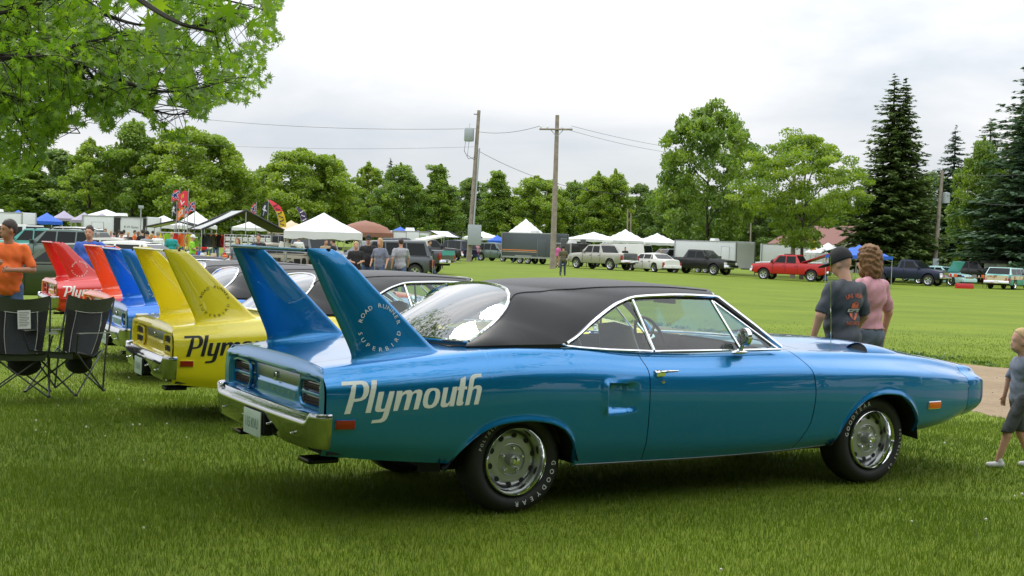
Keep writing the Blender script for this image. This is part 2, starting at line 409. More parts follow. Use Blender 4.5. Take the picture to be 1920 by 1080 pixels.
def make_wheel(name, parent, x, y, sgn, lets):
    """rallye wheel; outer face towards sgn*y"""
    e = thing(name, None, None, (x, y, .325)); e.parent = parent
    e.rotation_euler = (0, 0, 0)
    o = sgn
    mb = MB(); mb.lathe([(-.20*o, .20), (-.215*o, .26), (-.20*o, .312), (-.16*o, .326), (-.05*o, .328), (-.012*o, .318), (.012*o, .290), (.020*o, .262), (.012*o, .236), (-.004*o, .212), (-.02*o, .205), (-.1*o, .19)], 56)
    mb.build('tyre', RUBBER, e, sm=60)
    # raised white letters on the sidewall
    mb = MB(); xd = (1, 0, 0) if o < 0 else (-1, 0, 0)
    side = lambda q: np.array([0, 0, 0])
    yy = .0215*o
    if lets == 0: a = (95, 178, -52, -4)
    else: a = (-80, -12, 100, 165)
    ring_text(mb, 'GOODYEAR', (0, yy, 0), xd, (0, 0, 1), .262, .030, a[0], a[1], sx=.95)
    ring_text(mb, 'POLYGLAS GT', (0, yy, 0), xd, (0, 0, 1), .268, .019, *( (-72, -12) if lets == 0 else (78, 142)), sx=.95)
    mb.build('tyre_lettering', WHITE_L, e, sm=0)['kind'] = 'stuff'
    mb = MB(); mb.lathe([(.004*o, .214), (.022*o, .210), (.026*o, .203), (.016*o, .196), (-.012*o, .184), (-.050*o, .176), (-.085*o, .170)], 56)
    mb.build('trim_ring', CHROME, e, sm=60)
    mb = MB(); mb.lathe([(-.085*o, .172), (-.066*o, .165), (-.052*o, .150), (-.046*o, .125), (-.050*o, .104), (-.046*o, .096), (-.058*o, .090), (-.058*o, .045), (-.05*o, .0)], 56)
    mb.build('wheel_disc', WHEELGREY, e, sm=40)
    mb = MB()
    for k in range(10):
        t = 2*math.pi*(k+.35)/10; c, s = math.cos(t), math.sin(t)
        P = [(math.cos(q)*.019, math.sin(q)*.016) for q in np.linspace(0, 2*math.pi, 13)[:-1]]
        mb.add([((.150+b)*c-a*s, -.0475*o-.10*max(0, b)*o+.001*o, (.150+b)*s+a*c) for a, b in P], [tuple(range(12))])
    mb.build('wheel_slots', DARK, e, sm=0)['kind'] = 'stuff'
    mb = MB(); mb.lathe([(-.058*o, .040), (.004*o, .038), (.012*o, .030), (.014*o, .0)], 24); mb.build('hub_cap', WHEELGREY, e)
    mb = MB(); mb.lathe([(.010*o, .026), (.020*o, .022), (.024*o, .0)], 20); mb.build('hub_emblem', CHROME, e)
    for k in range(5):
        t = 2*math.pi*(k+.2)/5
        mb = MB(); mb.lathe([(-.06*o, .014), (-.036*o, .0135), (-.026*o, .009), (-.023*o, .0)], 10, c=(.070*math.cos(t), 0, .070*math.sin(t))); mb.build('lug_nut', CHROME, e)
    return e

# lettering traced in units of the decal: (x, y) points, y down
PLY = [
 [(78,110),(318,102),(352,110),(376,135),(390,180),(388,232),(372,286),(345,328),(300,352),(250,362),(206,366),(168,516),(98,520),(172,230),(176,186),(196,158),(200,150),(70,156)],
 [(430,100),(494,98),(410,512),(346,514)],
 [(502,248),(568,246),(530,440),(532,462),(548,470),(575,462),(632,246),(694,244),(622,560),(606,602),(580,630),(540,646),(420,652),(436,610),(520,604),(548,584),(572,500),(560,505),(500,508),(474,500),(460,480),(464,440)],
 [(722,244),(790,242),(782,272),(830,240),(880,234),(906,250),(908,270),(950,238),(1000,232),(1030,250),(1034,290),(985,490),(926,494),(964,300),(962,280),(940,276),(912,300),(862,494),(804,496),(842,310),(840,290),(820,284),(786,310),(732,500),(678,502)],
 [(1302,222),(1362,220),(1328,400),(1330,425),(1350,432),(1380,400),(1420,216),(1480,212),(1436,470),(1376,472),(1386,440),(1350,474),(1310,480),(1280,476),(1264,452),(1266,420)],
 [(1528,110),(1596,84),(1580,214),(1608,216),(1604,254),(1572,254),(1546,400),(1548,416),(1562,424),(1546,462),(1500,468),(1474,462),(1466,440),(1470,410),(1496,262),(1478,262),(1484,220),(1504,216)],
 [(1640,130),(1660,90),(1690,66),(1730,56),(1806,54),(1802,98),(1738,102),(1712,116),(1700,140),(1682,234),(1720,208),(1770,206),(1796,226),(1800,260),(1756,460),(1696,462),(1734,270),(1728,250),(1706,248),(1676,270),(1636,464),(1578,466)],
]
PLY_HOLES = {0: [(240,150),(290,146),(312,152),(324,190),(320,250),(304,300),(276,322),(214,328)]}
PLY_O = ([(1100,232),(1150,220),(1205,222),(1240,240),(1258,280),(1256,340),(1236,410),(1204,456),(1160,482),(1110,486),(1066,474),(1044,440),(1040,390),(1054,310),(1074,262)],
         [(1150,258),(1176,252),(1196,266),(1200,300),(1190,360),(1172,410),(1150,440),(1122,444),(1104,428),(1100,390),(1112,320),(1130,276)])
def plymouth(parent, m, sgn=-1):
    bm = bmesh.new()
    def fan(loops):
        P = [Vector((q[0], q[1], 0)) for l in loops for q in l]
        tr = tessellate_polygon([[Vector((q[0], q[1], 0)) for q in l] for l in loops]); vs = [bm.verts.new(p) for p in P]
        for t in tr:
            try: bm.faces.new([vs[i] for i in t])
            except ValueError: pass
    for i, L in enumerate(PLY): fan([L]+([PLY_HOLES[i]] if i in PLY_HOLES else []))
    fan(list(PLY_O))
    for _ in range(3):
        bmesh.ops.subdivide_edges(bm, edges=[e for e in bm.edges if e.calc_length() > 40], cuts=1)
    bmesh.ops.triangulate(bm, faces=bm.faces)
    for v in bm.verts:
        a, b = v.co.x, v.co.y
        x = -1.158+(a-78)/(1806-78)*.850 if sgn < 0 else -.308-(a-78)/1728*.85
        z = .838-(b-104)*(.838-.658)/(516-104)+(a-78)/1728*.012
        v.co = Vector((x, sgn*(body_y(x, z)+.0025), z))
    me = bpy.data.meshes.new('side_lettering'); bm.to_mesh(me); bm.free(); return link('side_lettering', me, [m], parent, (0,))

def fin_y(x, z):
    base = float(ck([-1.25, -1.0, -.45, -.2], [.912, .931, .968, .985], x)); h = (z-base)/((1.573-base)/.636); t = h/.636; fl = math.exp(-max(h, 0)/.026)
    xr = -1.01-.305*t-.035*fl; xf = float(ck([0, .05, .2, .42, .60, .636], [-.50, -.530, -.665, -.89, -1.080, -1.135], h))+.075*fl
    f = min(1, max(0, (x-xr)/(xf-xr))); s_ = math.sqrt(max(0, 1-(2*f-1)**2)); th = .030*(1-t)+.020*t+.030*fl
    return .715-.055*t+th*s_**.55*(.55+.45*math.sin(math.pi*min(1, f*1.1+.08)))+.0025
def fin(sgn):
    """upright stabiliser fin with a flared foot"""
    G = []; zs = [0, .008, .02, .04, .07, .12, .2, .3, .42, .54, .60, .625, .634, .636]
    for h in zs:
        t = h/.636; fl = math.exp(-h/.026)
        xr = -1.01-.305*t-.035*fl; xf = float(ck([0, .05, .2, .42, .60, .636], [-.50, -.530, -.665, -.89, -1.080, -1.135], h))+.075*fl
        th = .030*(1-t)+.020*t+.030*fl; 
        if h > .6: th *= 1-.55*((h-.6)/.036)**2; xr += .012*((h-.6)/.036)**2; xf -= .02*((h-.6)/.036)**2
        yc = .715-.055*t; zc = h+.930+.045*smooth(-1.0, -.45, -1+t*0)
        row = []
        K = 26
        for k in range(K):
            a = 2*math.pi*k/K; c = math.cos(a); s_ = math.sin(a); f = (c+1)/2
            x = xr+(xf-xr)*f; yy = th*np.sign(s_)*abs(s_)**.55*(.55+.45*math.sin(math.pi*min(1, f*1.1+.08)))
            base = float(ck([-1.25, -1.0, -.45, -.2], [.912, .931, .968, .985], x))
            row.append((x, sgn*(yc+yy), base+h*((1.573-base)/.636)))
        row.append(row[0]); G.append(row)
    mb = MB(); mb.grid(G); top = [tuple(p) for p in G[-1][:-1]]; mb.add(top, [tuple(range(len(top)))])
    return mb

def make_bird(label, loc, rz, pm, letm, group):
    t = thing('winged_coupe', label, 'car', loc, rz, group)
    # ---- body panels
    for s in (-1, 1):
        fl = s > 0
        surf(t, 'quarter_panel', side_panel(-1.25, .905, s, sf=seam_r), pm, fl)
        surf(t, 'door', side_panel(.911, 2.17, s, sr=lambda z: seam_r(z)+.006, sf=seam_f), pm, fl)
        surf(t, 'front_fender', side_panel(2.176, 3.92, s, sr=lambda z: seam_f(z)+.007), pm, fl)
    surf(t, 'boot_lid', top_panel(-1.235, -.62, lambda x: .597), pm)
    surf(t, 'tulip_panel', top_panel(-.616, .2, lambda x: float(ck([-.62, -.28, -.2, .2], [.603, .663, .80, .80], x)), nx=14), pm)
    hs = lambda x: float(ck([-1.25, -.62, -.28, -.2, 2.0, 2.12, 2.3, 3.92], [.60, .60, .66, .80, .79, .76, .70, .62], x))-.003
    bul = lambda x, y: .022*smooth(.40, .30, abs(y))*smooth(2.2, 2.6, x)*(1-smooth(3.3, 3.8, x)) if False else .020*(1-smooth(.26, .40, abs(y)))*smooth(2.25, 2.6, x)*(1-smooth(3.2, 3.75, x))
    surf(t, 'hood', top_panel(2.36, 3.915, hs, nx=40, dz=bul), pm)
    surf(t, 'cowl', top_panel(2.02, 2.355, hs, nx=8), pm)
    # ---- nose cone
    G = []
    s0 = section(3.92); zc = .60
    for k in range(26):
        q = 1-(1-k/25)**1.8; x = 3.924+.425*math.sin(q*math.pi/2); t_ = (x-3.924)/.425
        hz = max(0.0, 1-t_**1.75)**.60; wz = 1-.36*t_**2.6; row = []
        for (y, z) in s0: row.append((x, -y*wz, zc+.03*t_+(z-zc)*(.02+.98*hz)))
        full = row+[(a, -b, c) for a, b, c in row[::-1][1:]]
        G.append(full)
    nc = surf(t, 'nose_cone', G, pm)
    mb = MB(); a = G[0]; n = len(a); mb.grid([[G[0][i] for i in (0, -1)]] + [[G[k][0], G[k][-1]] for k in range(1, 26)]); mb.build('nose_underside', DARK, nc)
    # ---- dark inner shell behind the gaps
    mb = MB()
    for s in (-1, 1):
        G = [[(x, s*(y-.055), z) for y, z in side_pts(x, 14)] for x in np.arange(-1.2, 3.9, .05) if not (-.52 < x < .42 or 2.47 < x < 3.36)]
        segs = [[g for g in G if a < g[0][0] < b] for a, b in ((-2, -.5), (.4, 2.5), (3.3, 5))]
        for g in segs: mb.grid(g)
        for a, b, A in ((-.52, .40, ARR), (2.49, 3.345, ARF)):   # wheel housings
            GG = []
            for x in np.linspace(a, b, 30):
                z = max(arch(x), .30)+.012; GG.append([(x, s*(body_y(min(max(x, -1.25), 3.9), max(z, .45))-.014), z), (x, s*.60, z+.03)])
            mb.grid(GG)
            mb.add([(a, s*.6, .25), (b, s*.6, .25), (b, s*.6, .70), (a, s*.6, .70)], [(0, 1, 2, 3)])
            mb.add([(a-.02, s*.6, .25), (a-.02, s*.9, .30), (a-.02, s*.9, .52), (a-.02, s*.6, .70)], [(0, 1, 2, 3)])
    mb.box(-1.1, -.5, -.60, .60, .36, .40); mb.box(-.5, 3.2, -.58, .58, .27, .31); mb.box(.42, 2.46, -.84, .84, .285, .31); mb.box(3.2, 3.8, -.6, .6, .42, .45); mb.box(-1.22, -.5, -.84, .84, .42, .44)
    mb.box(-.02, .02, -.7, .7, .28, .36); mb.box(2.92, 2.97, -.7, .7, .28, .36)
    mb.build('underbody', DARK, t, sm=0)
    # fender lips turned inwards
    mb = MB()
    for s in (-1, 1):
        for a, b in ((-.497, .378), (2.503, 3.332)):
            G = []
            for x in np.linspace(a, b, 50):
                z = arch(x); z = z if z > 0 else .3; yy = body_y(x, z)+.009
                G.append([(x, s*yy, z), (x, s*(yy-.004), z-.007), (x, s*(yy-.03), z-.006)])
            mb.grid(G, s > 0)
    mb.build('wheel_arch_lip', pm, t, sm=60, ol=(0,))
    # rocker moulding
    for s in (-1, 1):
        mb = MB(); mb.tube([(x, s*(body_y(x, float(ck(_X, ZBT, x)))-.004), float(ck(_X, ZBT, x))+.004) for x in np.linspace(.40, 2.48, 20)], .009, 6); mb.build('sill_trim', mat('sill_trim_dull', (.12, .13, .14), .4, .6), t)
    # ---- roof
    us = sorted(set(list(np.linspace(0, 1, 44))+[.30, .5, .62]))
    G = [[(p[0], -p[1], p[2]) for p in roof_row(u)] for u in us]
    Gl = [[(p[0], p[1], p[2]) for p in roof_row(u)] for u in us]
    for s_, H in ((-1, G), (1, Gl)):
        pass
    sk = [[(x, y, z), (x, y, z-.045)] for x, y, z in [g[0] for g in G if g[0][0] < .34][:14]]
    mb = MB(); mb.grid(G, True); mb.grid(Gl); mb.grid(sk); mb.grid([[(a, -b, c) for a, b, c in r] for r in sk], True); vr = mb.build('vinyl_roof', VINYL, t, sm=60, fixn=False)
    # roof seams stand slightly proud
    mb = MB()
    for s in (-1, 1):
        P = []
        for u in np.linspace(.44, .985, 40):
            r_ = roof_row(u, 40); f = float(ck([.44, .50, .58, .66, .8, 1], [1, .9, .58, .42, .33, .25], u)); fi = f*39; i0 = min(int(fi), 38)
            p = r_[i0]*(1-fi+i0)+r_[i0+1]*(fi-i0); P.append((p[0], s*p[1], p[2]+.002))
        mb.tube(P, .004, 5)
    mb.build('roof_seam', VINYL, vr, sm=60)
    # ---- glass
    bl = V_IN
    G = []
    for v in np.linspace(0, 1, 12):
        row = []
        for w_ in np.linspace(-1, 1, 21):
            a = abs(w_); e = tabl(V_IN, .02+.52*v)                # right edge going up
            c = np.array([-.40, 0, 1.035])*(1-v)+np.array([.20, 0, 1.368])*v+np.array([-.01, 0, .03])*math.sin(math.pi*v)
            y = e[1]*w_; k = a**2.2
            p = c*(1-k)+np.array([e[0], 0, e[2]])*k; row.append((p[0], y, p[2]))
        G.append(row)
    mb = MB(); mb.grid(G); rw = mb.build('rear_window', GLASS_R, t, sm=60); RW = G
    P = [G[0][j] for j in range(21)]; mb = MB(); mb.tube(P, .011, 6); 
    P = [(g[0][0], g[0][1], g[0][2]) for g in G]; mb.tube(P, .011, 6); P = [g[-1] for g in G]; mb.tube(P, .011, 6); mb.tube([G[-1][j] for j in range(21)], .011, 6)
    mb.build('window_molding', CHROME, rw)
    G = []
    for v in np.linspace(0, 1, 10):
        row = []
        for w_ in np.linspace(-1, 1, 17):
            a = abs(w_); k = a**2
            b = np.array([2.40-.25*k, .74*w_, 1.0-.012*k]); tp = np.array([1.86-.195*k, .600*w_, 1.358-.03*k]); p = b*(1-v)+tp*v; p[2] += .015*math.sin(math.pi*v); row.append(tuple(p))
        G.append(row)
    mb = MB(); mb.grid(G); ws = mb.build('windshield', GLASS, t, sm=60)
    mb = MB(); mb.tube(G[0], .010, 6); mb.tube(G[-1], .010, 6); mb.build('window_molding', CHROME, ws)
    def Y(x, z): # tumblehome plane of the side glass
        return .838-(z-.985)*(.838-.640)/(1.315-.985)
    for s in (-1, 1):
        q = [(x, s*Y(x, z), z) for x, z in [(.325, 1.042), (.42, 1.078), (.60, 1.165), (.84, 1.275), (.93, 1.296), (.985, .983), (.50, 1.006), (.34, 1.022)]]
        mb = MB(); mb.poly(q); qw = mb.build('quarter_window', GLASS, t, sm=0)
        q = [(x, s*Y(x, z), z) for x, z in [(1.0, .983), (.945, 1.300), (1.30, 1.306), (1.585, 1.302), (1.705, .985)]]
        mb = MB(); mb.poly(q); dw = mb.build('door_window', GLASS, t, sm=0)
        q = [(x, s*Y(x, z), z) for x, z in [(1.715, .985), (1.60, 1.290), (2.02, .985)]]
        mb = MB(); mb.poly(q); vw = mb.build('vent_window', GLASS, t, sm=0)
        c3 = lambda L, o=0.006: [(x, s*(Y(x, z)+o), z) for x, z in L]
        mb = MB(); mb.tube(c3([(.95, 1.300), (1.0, .985)]), .013, 6, flat=.6, up=(0, 1, 0)); mb.build('window_post', CHROME, dw)
        mb = MB(); mb.tube(c3([(1.60, 1.297), (1.712, .985)]), .012, 6, flat=.6, up=(0, 1, 0)); mb.tube(c3([(1.612, 1.292), (2.03, .985)]), .008, 6); mb.build('window_post', CHROME, vw)
        mb = MB(); mb.tube(c3([(.985, .979), (.65, .992), (.45, 1.006), (.355, 1.016), (.322, 1.03), (.33, 1.048)], .01), .0085, 6); mb.build('window_molding', CHROME, qw)
        mb = MB(); mb.tube(c3([(1.0, .979), (1.5, .979), (2.05, .98)], .01), .0075, 6); mb.build('window_molding', CHROME, dw)
        # drip rail: from the quarter tip over the roof side to the A pillar and down to the cowl
        Q = [tabl(V_OUT, u) for u in np.linspace(.33, 1, 40)]; P = [(p[0], s*(p[1]+.006), p[2]-.004) for p in Q]
        P2 = [(x, s*y, z) for x, y, z in [(1.68, .620, 1.318), (1.80, .652, 1.236), (1.95, .692, 1.132), (2.08, .728, 1.036), (2.15, .748, .985)]]
        mb = MB(); mb.tube(P+P2[:1], .0115, 6, flat=1); mb.build('drip_rail', CHROME, t)
        mb = MB(); mb.tube(P2, .014, 6); mb.build('pillar_trim', CHROME, t)
        mb = MB(); 
        A = cr_curve([(x-.03, s*(y-.012), z) for x, y, z in [(1.68, .620, 1.318), (1.80, .652, 1.236), (1.95, .692, 1.132), (2.10, .734, .99)]], 4); mb.tube(A, .026, 6)
        A = cr_curve([(.40, s*.80, 1.05), (.60, s*.73, 1.165), (.84, s*.655, 1.275), (1.0, s*.632, 1.305), (1.35, s*.620, 1.318), (1.63, s*.606, 1.312)], 5); mb.tube(A, .020, 6)
        A = [(.955, s*.60, 1.31), (.78, s*.74, .95)]; 
        mb.build('pillar_inner_trim', CABIN, t)
    # ---- interior
    it = MB(); G = []
    it.box(-.1, 2.1, -.70, .70, .35, .38)
    for s in (-1, 1): it.box(.2, 1.95, s*.74-.02, s*.74+.02, .40, .955)
    it.box(-.20, -.12, -.62, .62, .38, 1.0); it.box(-.35, .02, -.60, .60, .985, 1.005)
    it.build('cabin_trim', CABIN, t, sm=0)
    mb = MB(); mb.box(1.98, 2.22, -.66, .66, .78, .985, .04); mb.box(1.92, 2.02, .18, .60, .90, 1.005, .02); mb.build('dashboard', CABIN, t, bev=.015)
    for s in (-1, 1):
        e = thing('front_seat', None, None); e.parent = t; c = s*.36
        mb = MB(); mb.box(1.12, 1.62, c-.26, c+.26, .48, .62, .02); mb.build('seat_cushion', SEATV, e, bev=.03)
        mb = MB(); G = [[(1.17-.15*v-.06*math.cos(a)*1, c+math.sin(a)*.25*(1-.25*smooth(.5, 1, v)**1), .56+.56*v) for a in np.linspace(0, 2*math.pi, 17)] for v in list(np.linspace(0, .94, 8))+[.985]]
        G.append([(1.02, c, 1.135)]*17); mb.grid(G); mb.build('seat_back', SEATV, e)
    mb = MB(); mb.box(.10, .52, -.60, .60, .45, .60, .02); mb.box(-.06, .12, -.60, .60, .5, .93, .04); mb.build('rear_seat', SEATV, t, bev=.03)
    e = thing('steering_wheel', None, None, (1.84, .36, .955)); e.parent = t; e.rotation_euler = (0, R(-22), 0)
    mb = MB(); A = [(0, math.cos(a)*.175, math.sin(a)*.175) for a in np.linspace(0, 2*math.pi, 29)]; mb.tube(A, .012, 6, up=(1, 0, 0)); mb.build('rim', CABIN, e)
    mb = MB()
    for a in (0, 2.4, -2.4): mb.tube([(0, 0, 0), (0, math.sin(a)*.17, -math.cos(a)*.17)], .010, 5, up=(1, 0, 0))
    mb.lathe([(-.02, .04), (.03, .035), (.04, 0)], 12, 'x'); mb.build('spokes', CHROME, e)
    mb = MB(); mb.box(1.68, 1.71, -.12, .12, 1.245, 1.305, .004); mb.tube([(1.69, 0, 1.3), (1.72, 0, 1.36)], .008, 5); mb.build('rear_view_mirror', CABIN, t, bev=.008)
    # ---- tail
    G = []
    for v in np.linspace(0, 1, 46):
        row = []
        hw = float(ck([0, .25, .6, .85, 1], [.84, .872, .882, .86, .812], v))
        for q in np.linspace(-1, 1, 91):
            y = q*hw; zt = .938-.034*abs(q)**2.5; z = .50+v*(zt-.50)
            a = abs(y); edge = (1-smooth(.775, .80, a))
            rec = edge*smooth(.640, .655, z)*(1-smooth(.835, .85, z))
            x = -1.262+.050*rec-.016*smooth(.86, .845, z)*0
            band = smooth(.855, zt, z); x += .022*band
            crs = edge*smooth(.60, .640, z)*(1-smooth(.640, .66, z)); x -= .010*crs
            ctr = (1-smooth(.34, .37, a))*rec; x += -.012*ctr*(1-smooth(.735, .745, z))
            row.append((x, y, z))
        G.append(row)
    surf(t, 'tail_panel', G, pm, flip=True)
    for s in (-1, 1):
        e = thing('tail_lamp', None, None); e.parent = t
        y0, y1, z0, z1 = .43, .765, .662, .822
        out_ = [(y1, z0), (y1, z1-.008), (y0+.07, z1), (y0+.02, z1-.02), (y0, z1-.07), (y0+.004, z0+.05), (y0+.03, z0+.012), (y0+.08, z0)]
        loop = cr_curve(out_+[out_[0]], 3); mb = MB(); mb.tube([(-1.232, s*a, b) for a, b in loop], .012, 6, up=(1, 0, 0)); mb.build('lamp_bezel', pm, e, ol=(0,))
        zc = (z0+z1)/2
        for k, (a, b) in enumerate(((z0+.014, zc-.012), (zc+.012, z1-.014))):
            mb = MB(); mb.box(-1.222, -1.21, min(s*(y0+.03), s*(y1-.012)), max(s*(y0+.03), s*(y1-.012)), a, b); mb.build('lamp_lens', DRED_LENS, e, bev=.006)
            mb = MB()
            for z in np.linspace(a+.012, b-.012, 3): mb.box(-1.232, -1.222, min(s*(y0+.025), s*(y1-.012)), max(s*(y0+.025), s*(y1-.012)), z-.004, z+.004)
            mb.build('lamp_grille', DARK, e, sm=0)
        mb = MB(); mb.box(-1.236, -1.215, min(s*(y0+.02), s*(y1-.006)), max(s*(y0+.02), s*(y1-.006)), zc-.010, zc+.010); mb.build('lamp_bar', pm, e, ol=(0,), bev=.004)
    mb = MB(); mb.box(-1.217, -1.20, -.38, .38, .752, .828); mb.build('tail_inset', SATIN, t, bev=.01)
    mb = MB(); mb.lathe([(-1.235, .016), (-1.228, .022), (-1.215, .022)], 16, 'x', (0, 0, .79)); mb.box(-1.232, -1.215, -.012, .012, .752, .776); mb.build('boot_lock_emblem', CHROME, t)
    mb = MB()
    for i, ch in enumerate('PLYMOUTH'): text_on(mb, ch, (-1.228, .33-.66*i/7, .685), (0, -1, 0), (0, 0, 1), .026)
    mb.build('tail_lettering', CHROME, t, sm=0)['kind'] = 'stuff'
    mb = MB(); text_on(mb, 'Superbird', (-1.252, -.47, .873), (0, -1, 0), (0, 0, 1), .018, shear=.3); mb.build('tail_script', CHROME, t, sm=0)
    # ---- rear bumper with raised ends
    G = []
    path = cr_curve([(-1.225, .915), (-1.255, .918), (-1.285, .905), (-1.315, .865), (-1.333, .79), (-1.345, .55), (-1.352, .2), (-1.352, 0)], 7)
    full = [(a, b) for a, b in path]+[(a, -b) for a, b in path[::-1][1:]]
    for a, b in full:
        ab = abs(b); ear = smooth(.775, .835, ab); zt = .602+.052*ear; zb = .440+.018*ear; dn = (1-smooth(.25, .38, ab)); bo = .0
        zb += .045*dn
        k = 1.0; nx_, ny_ = (-1, 0) if ab < .8 else ((-.6, np.sign(b)*.8) if a < -1.25 else (0, np.sign(b)))
        pr = [(-.045, zt+.040*(1-ear)-.004*ear), (-.03, zt+.030*(1-ear)+.004*ear), (-.004, zt+.006), (.004, zt-.008), (.0, zt-.03), (-.006, (zt+zb)/2), (-.022, zb+.015), (-.045, zb)]
        G.append([(a+nx_*o, b+ny_*o, z) for o, z in pr])
    bp_ = surf(t, 'rear_bumper', G, mat('bumper_chrome', (.44, .45, .47), .07, 1.0), ol=(), flip=True)
    mb = MB(); mb.box(-1.355, -1.30, -.17, .17, .44, .59, 0); mb.build('plate_recess', DARK, bp_, sm=0)
    for y in (-.22, .22, -.62, .62):
        mb = MB(); mb.lathe([(-1.358, .0), (-1.356, .007), (-1.34, .008)], 8, 'x', (0, y, .52 if abs(y) < .7 else .475)); mb.build('bumper_bolt', CHROME, bp_)
    mb = MB(); mb.box(-1.372, -1.366, -.155, .155, .425, .578); pl = mb.build('licence_plate', mat('licence_plate_green_white', (.45, .55, .50), .4, var=.06), t, bev=.002)
    mb = MB(); text_on(mb, '115 KVU', (-1.3745, 0, .47), (0, -1, 0), (0, 0, 1), .062, sx=.72); mb.build('plate_number', mat('plate_green', (.03, .12, .08), .5), pl, sm=0)
    for s in (-1, 1):
        mb = MB(); mb.box(-1.27, -1.08, s*.60-.085, s*.60+.085, .345, .375, 0); mb.build('exhaust_tip', mat('exhaust_black_metal', (.02, .02, .02), .25, .8), t, bev=.012)
    # ---- wing
    for s in (-1, 1):
        mb = fin(s); f = mb.build('wing_fin', pm, t, sm=50, ol=(0,))
        mb = MB(); P = []
        c = (-.868, 0, 1.128); xd = (1, 0, 0) if s < 0 else (-1, 0, 0); zd = Vector((0, 0, 1))
        ring_text(mb, 'ROAD RUNNER', c, xd, zd, .126, .024, -72, 76, sx=1.15)
        ring_text(mb, 'SUPERBIRD', c, xd, zd, .126, .024, 254, 106, inward=True, sx=1.15)
        mb.v = [(x, s*fin_y(x, z), z) for x, y, z in mb.v]
        mb.build('fin_ring_lettering', letm, f, sm=0, ol=(0,))['kind'] = 'stuff'
        mb = MB(); mb.lathe([(-.012, .010), (.001, .012), (.0015, 0)], 10, 'z', (-1.175, s*.668, 1.574)); mb.build('fin_bolt', DARK, f)
    G = []
    for y in np.linspace(-.655, .655, 13):
        row = []
        for k in range(17):
            a = 2*math.pi*k/16; f = (math.cos(a)+1)/2; row.append((-1.315+.20*f, y, 1.556+.011*max(-1, min(1, math.sin(a)*2.2))-.012*(f-.5)))
        G.append(row)
    mb = MB(); mb.grid(G); mb.build('wing_blade', pm, t, ol=(0,), sm=60)
    plymouth(t, letm, -1); plymouth(t, letm, 1)
    # ---- small hardware
    for s in (-1, 1):
        for nm, x0, x1, z0, z1, ml in (('rear_marker', -1.195, -1.085, .572, .622, RED_LENS), ('front_marker', 3.41, 3.545, .538, .586, AMBER)):
            fr = MB(); fr.add([], [])
            c = [(x, s*(body_y(x, z)+.003), z) for x, z in ((x0, z0), (x1, z0), (x1, z1), (x0, z1))]
            mb = MB(); mb.add(c+[(p[0], p[1]+s*.010, p[2]) for p in c], [(0, 1, 2, 3), (4, 5, 6, 7), (0, 1, 5, 4), (1, 2, 6, 5), (2, 3, 7, 6), (3, 0, 4, 7)]); ln = mb.build(nm, ml, t, bev=.002)
            mb = MB(); mb.tube(c+[c[0]], .006, 5, up=(0, 1, 0)); mb.build('marker_bezel', CHROME if x0 > 0 else pm, ln, ol=(0,))
        yb = lambda x, z: s*(body_y(x, z)+.004)
        mb = MB(); P = [(x, yb(x, .858)+s*.022*math.sin(math.pi*min(1, (x-.955)/.10)), .858) for x in np.linspace(.955, 1.145, 9)]; mb.tube(P, [.011]*5+[.009, .008, .007, .005], 8, flat=.8); mb.box(.955, 1.02, min(yb(1, .84), yb(1, .84)+s*.018), max(yb(1, .84), yb(1, .84)+s*.018), .828, .850); mb.build('door_handle', CHROME, t)
        mb = MB(); mb.lathe([(0, .013), (.006*s, .011), (.008*s, 0)], 14, 'y', (1.008, yb(1.0, .79), .792)); mb.build('door_lock', CHROME, t)
        e = thing('door_mirror', None, None, (1.69, s*.865, .985)); e.parent = t
        mb = MB(); mb.ell((0, 0, -.02), (.07, .022, .016)); mb.tube([(0, 0, -.02), (.0, s*.03, .04)], .014, 8); mb.build('mirror_stem', CHROME, e)
        mb = MB(); mb.lathe([(-.022, .0), (-.024, .045), (-.018, .060), (.01, .062), (.028, .045), (.034, .0)], 24, 'x', (0, s*.045, .085)); mb.build('mirror_head', CHROME, e)
        # fender scoop over the front wheel
        G = []
        for q in np.linspace(0, 1, 14):
            x = 2.93+.44*q; k = (1-q**1.6); b = float(ck(_X, ZSH, x))-.006+.0; row = []
            for a in np.linspace(0, math.pi, 15): row.append((x+.02*math.sin(a), s*.665+.115*k**.6*math.cos(a), b+.070*k**.8*math.sin(a)))
            G.append(row)
        mb = MB(); mb.grid(G); sc = mb.build('fender_scoop', pm, t, ol=(0,), sm=60)
        mb = MB(); mb.add([(x+.015, y, z-.003) for x, y, z in G[0]], [tuple(range(15))]); mb.build('scoop_opening', BLACK_L, sc, sm=0)
    # dark lining of the quarter scoop
    mb = MB(); mb.lathe([(0, .010), (.002, .016), (.006, .010), (.010, 0)], 10, 'z', (2.62, -.74, .944)); mb.tube([(2.62, -.74, .95), (2.60, -.742, 1.25), (2.575, -.745, 1.62)], [.0035, .003, .002], 5); mb.build('antenna', CHROME, t)
    for k, (x, y) in enumerate(((0, -.84), (0, .84), (2.946, -.84), (2.946, .84))): make_wheel('wheel', t, x, y, -1 if y < 0 else 1, 0 if x < 1 else 1)
    return t
G_BIRD = 'winged coupes parked in a row on the grass'
MAIN_RZ = .5235
bird = make_bird('metallic blue winged coupe with black roof and white lettering, nearest of the row', (-.366, 8.719, 0), MAIN_RZ, P_BLUE, WHITE_L, G_BIRD)
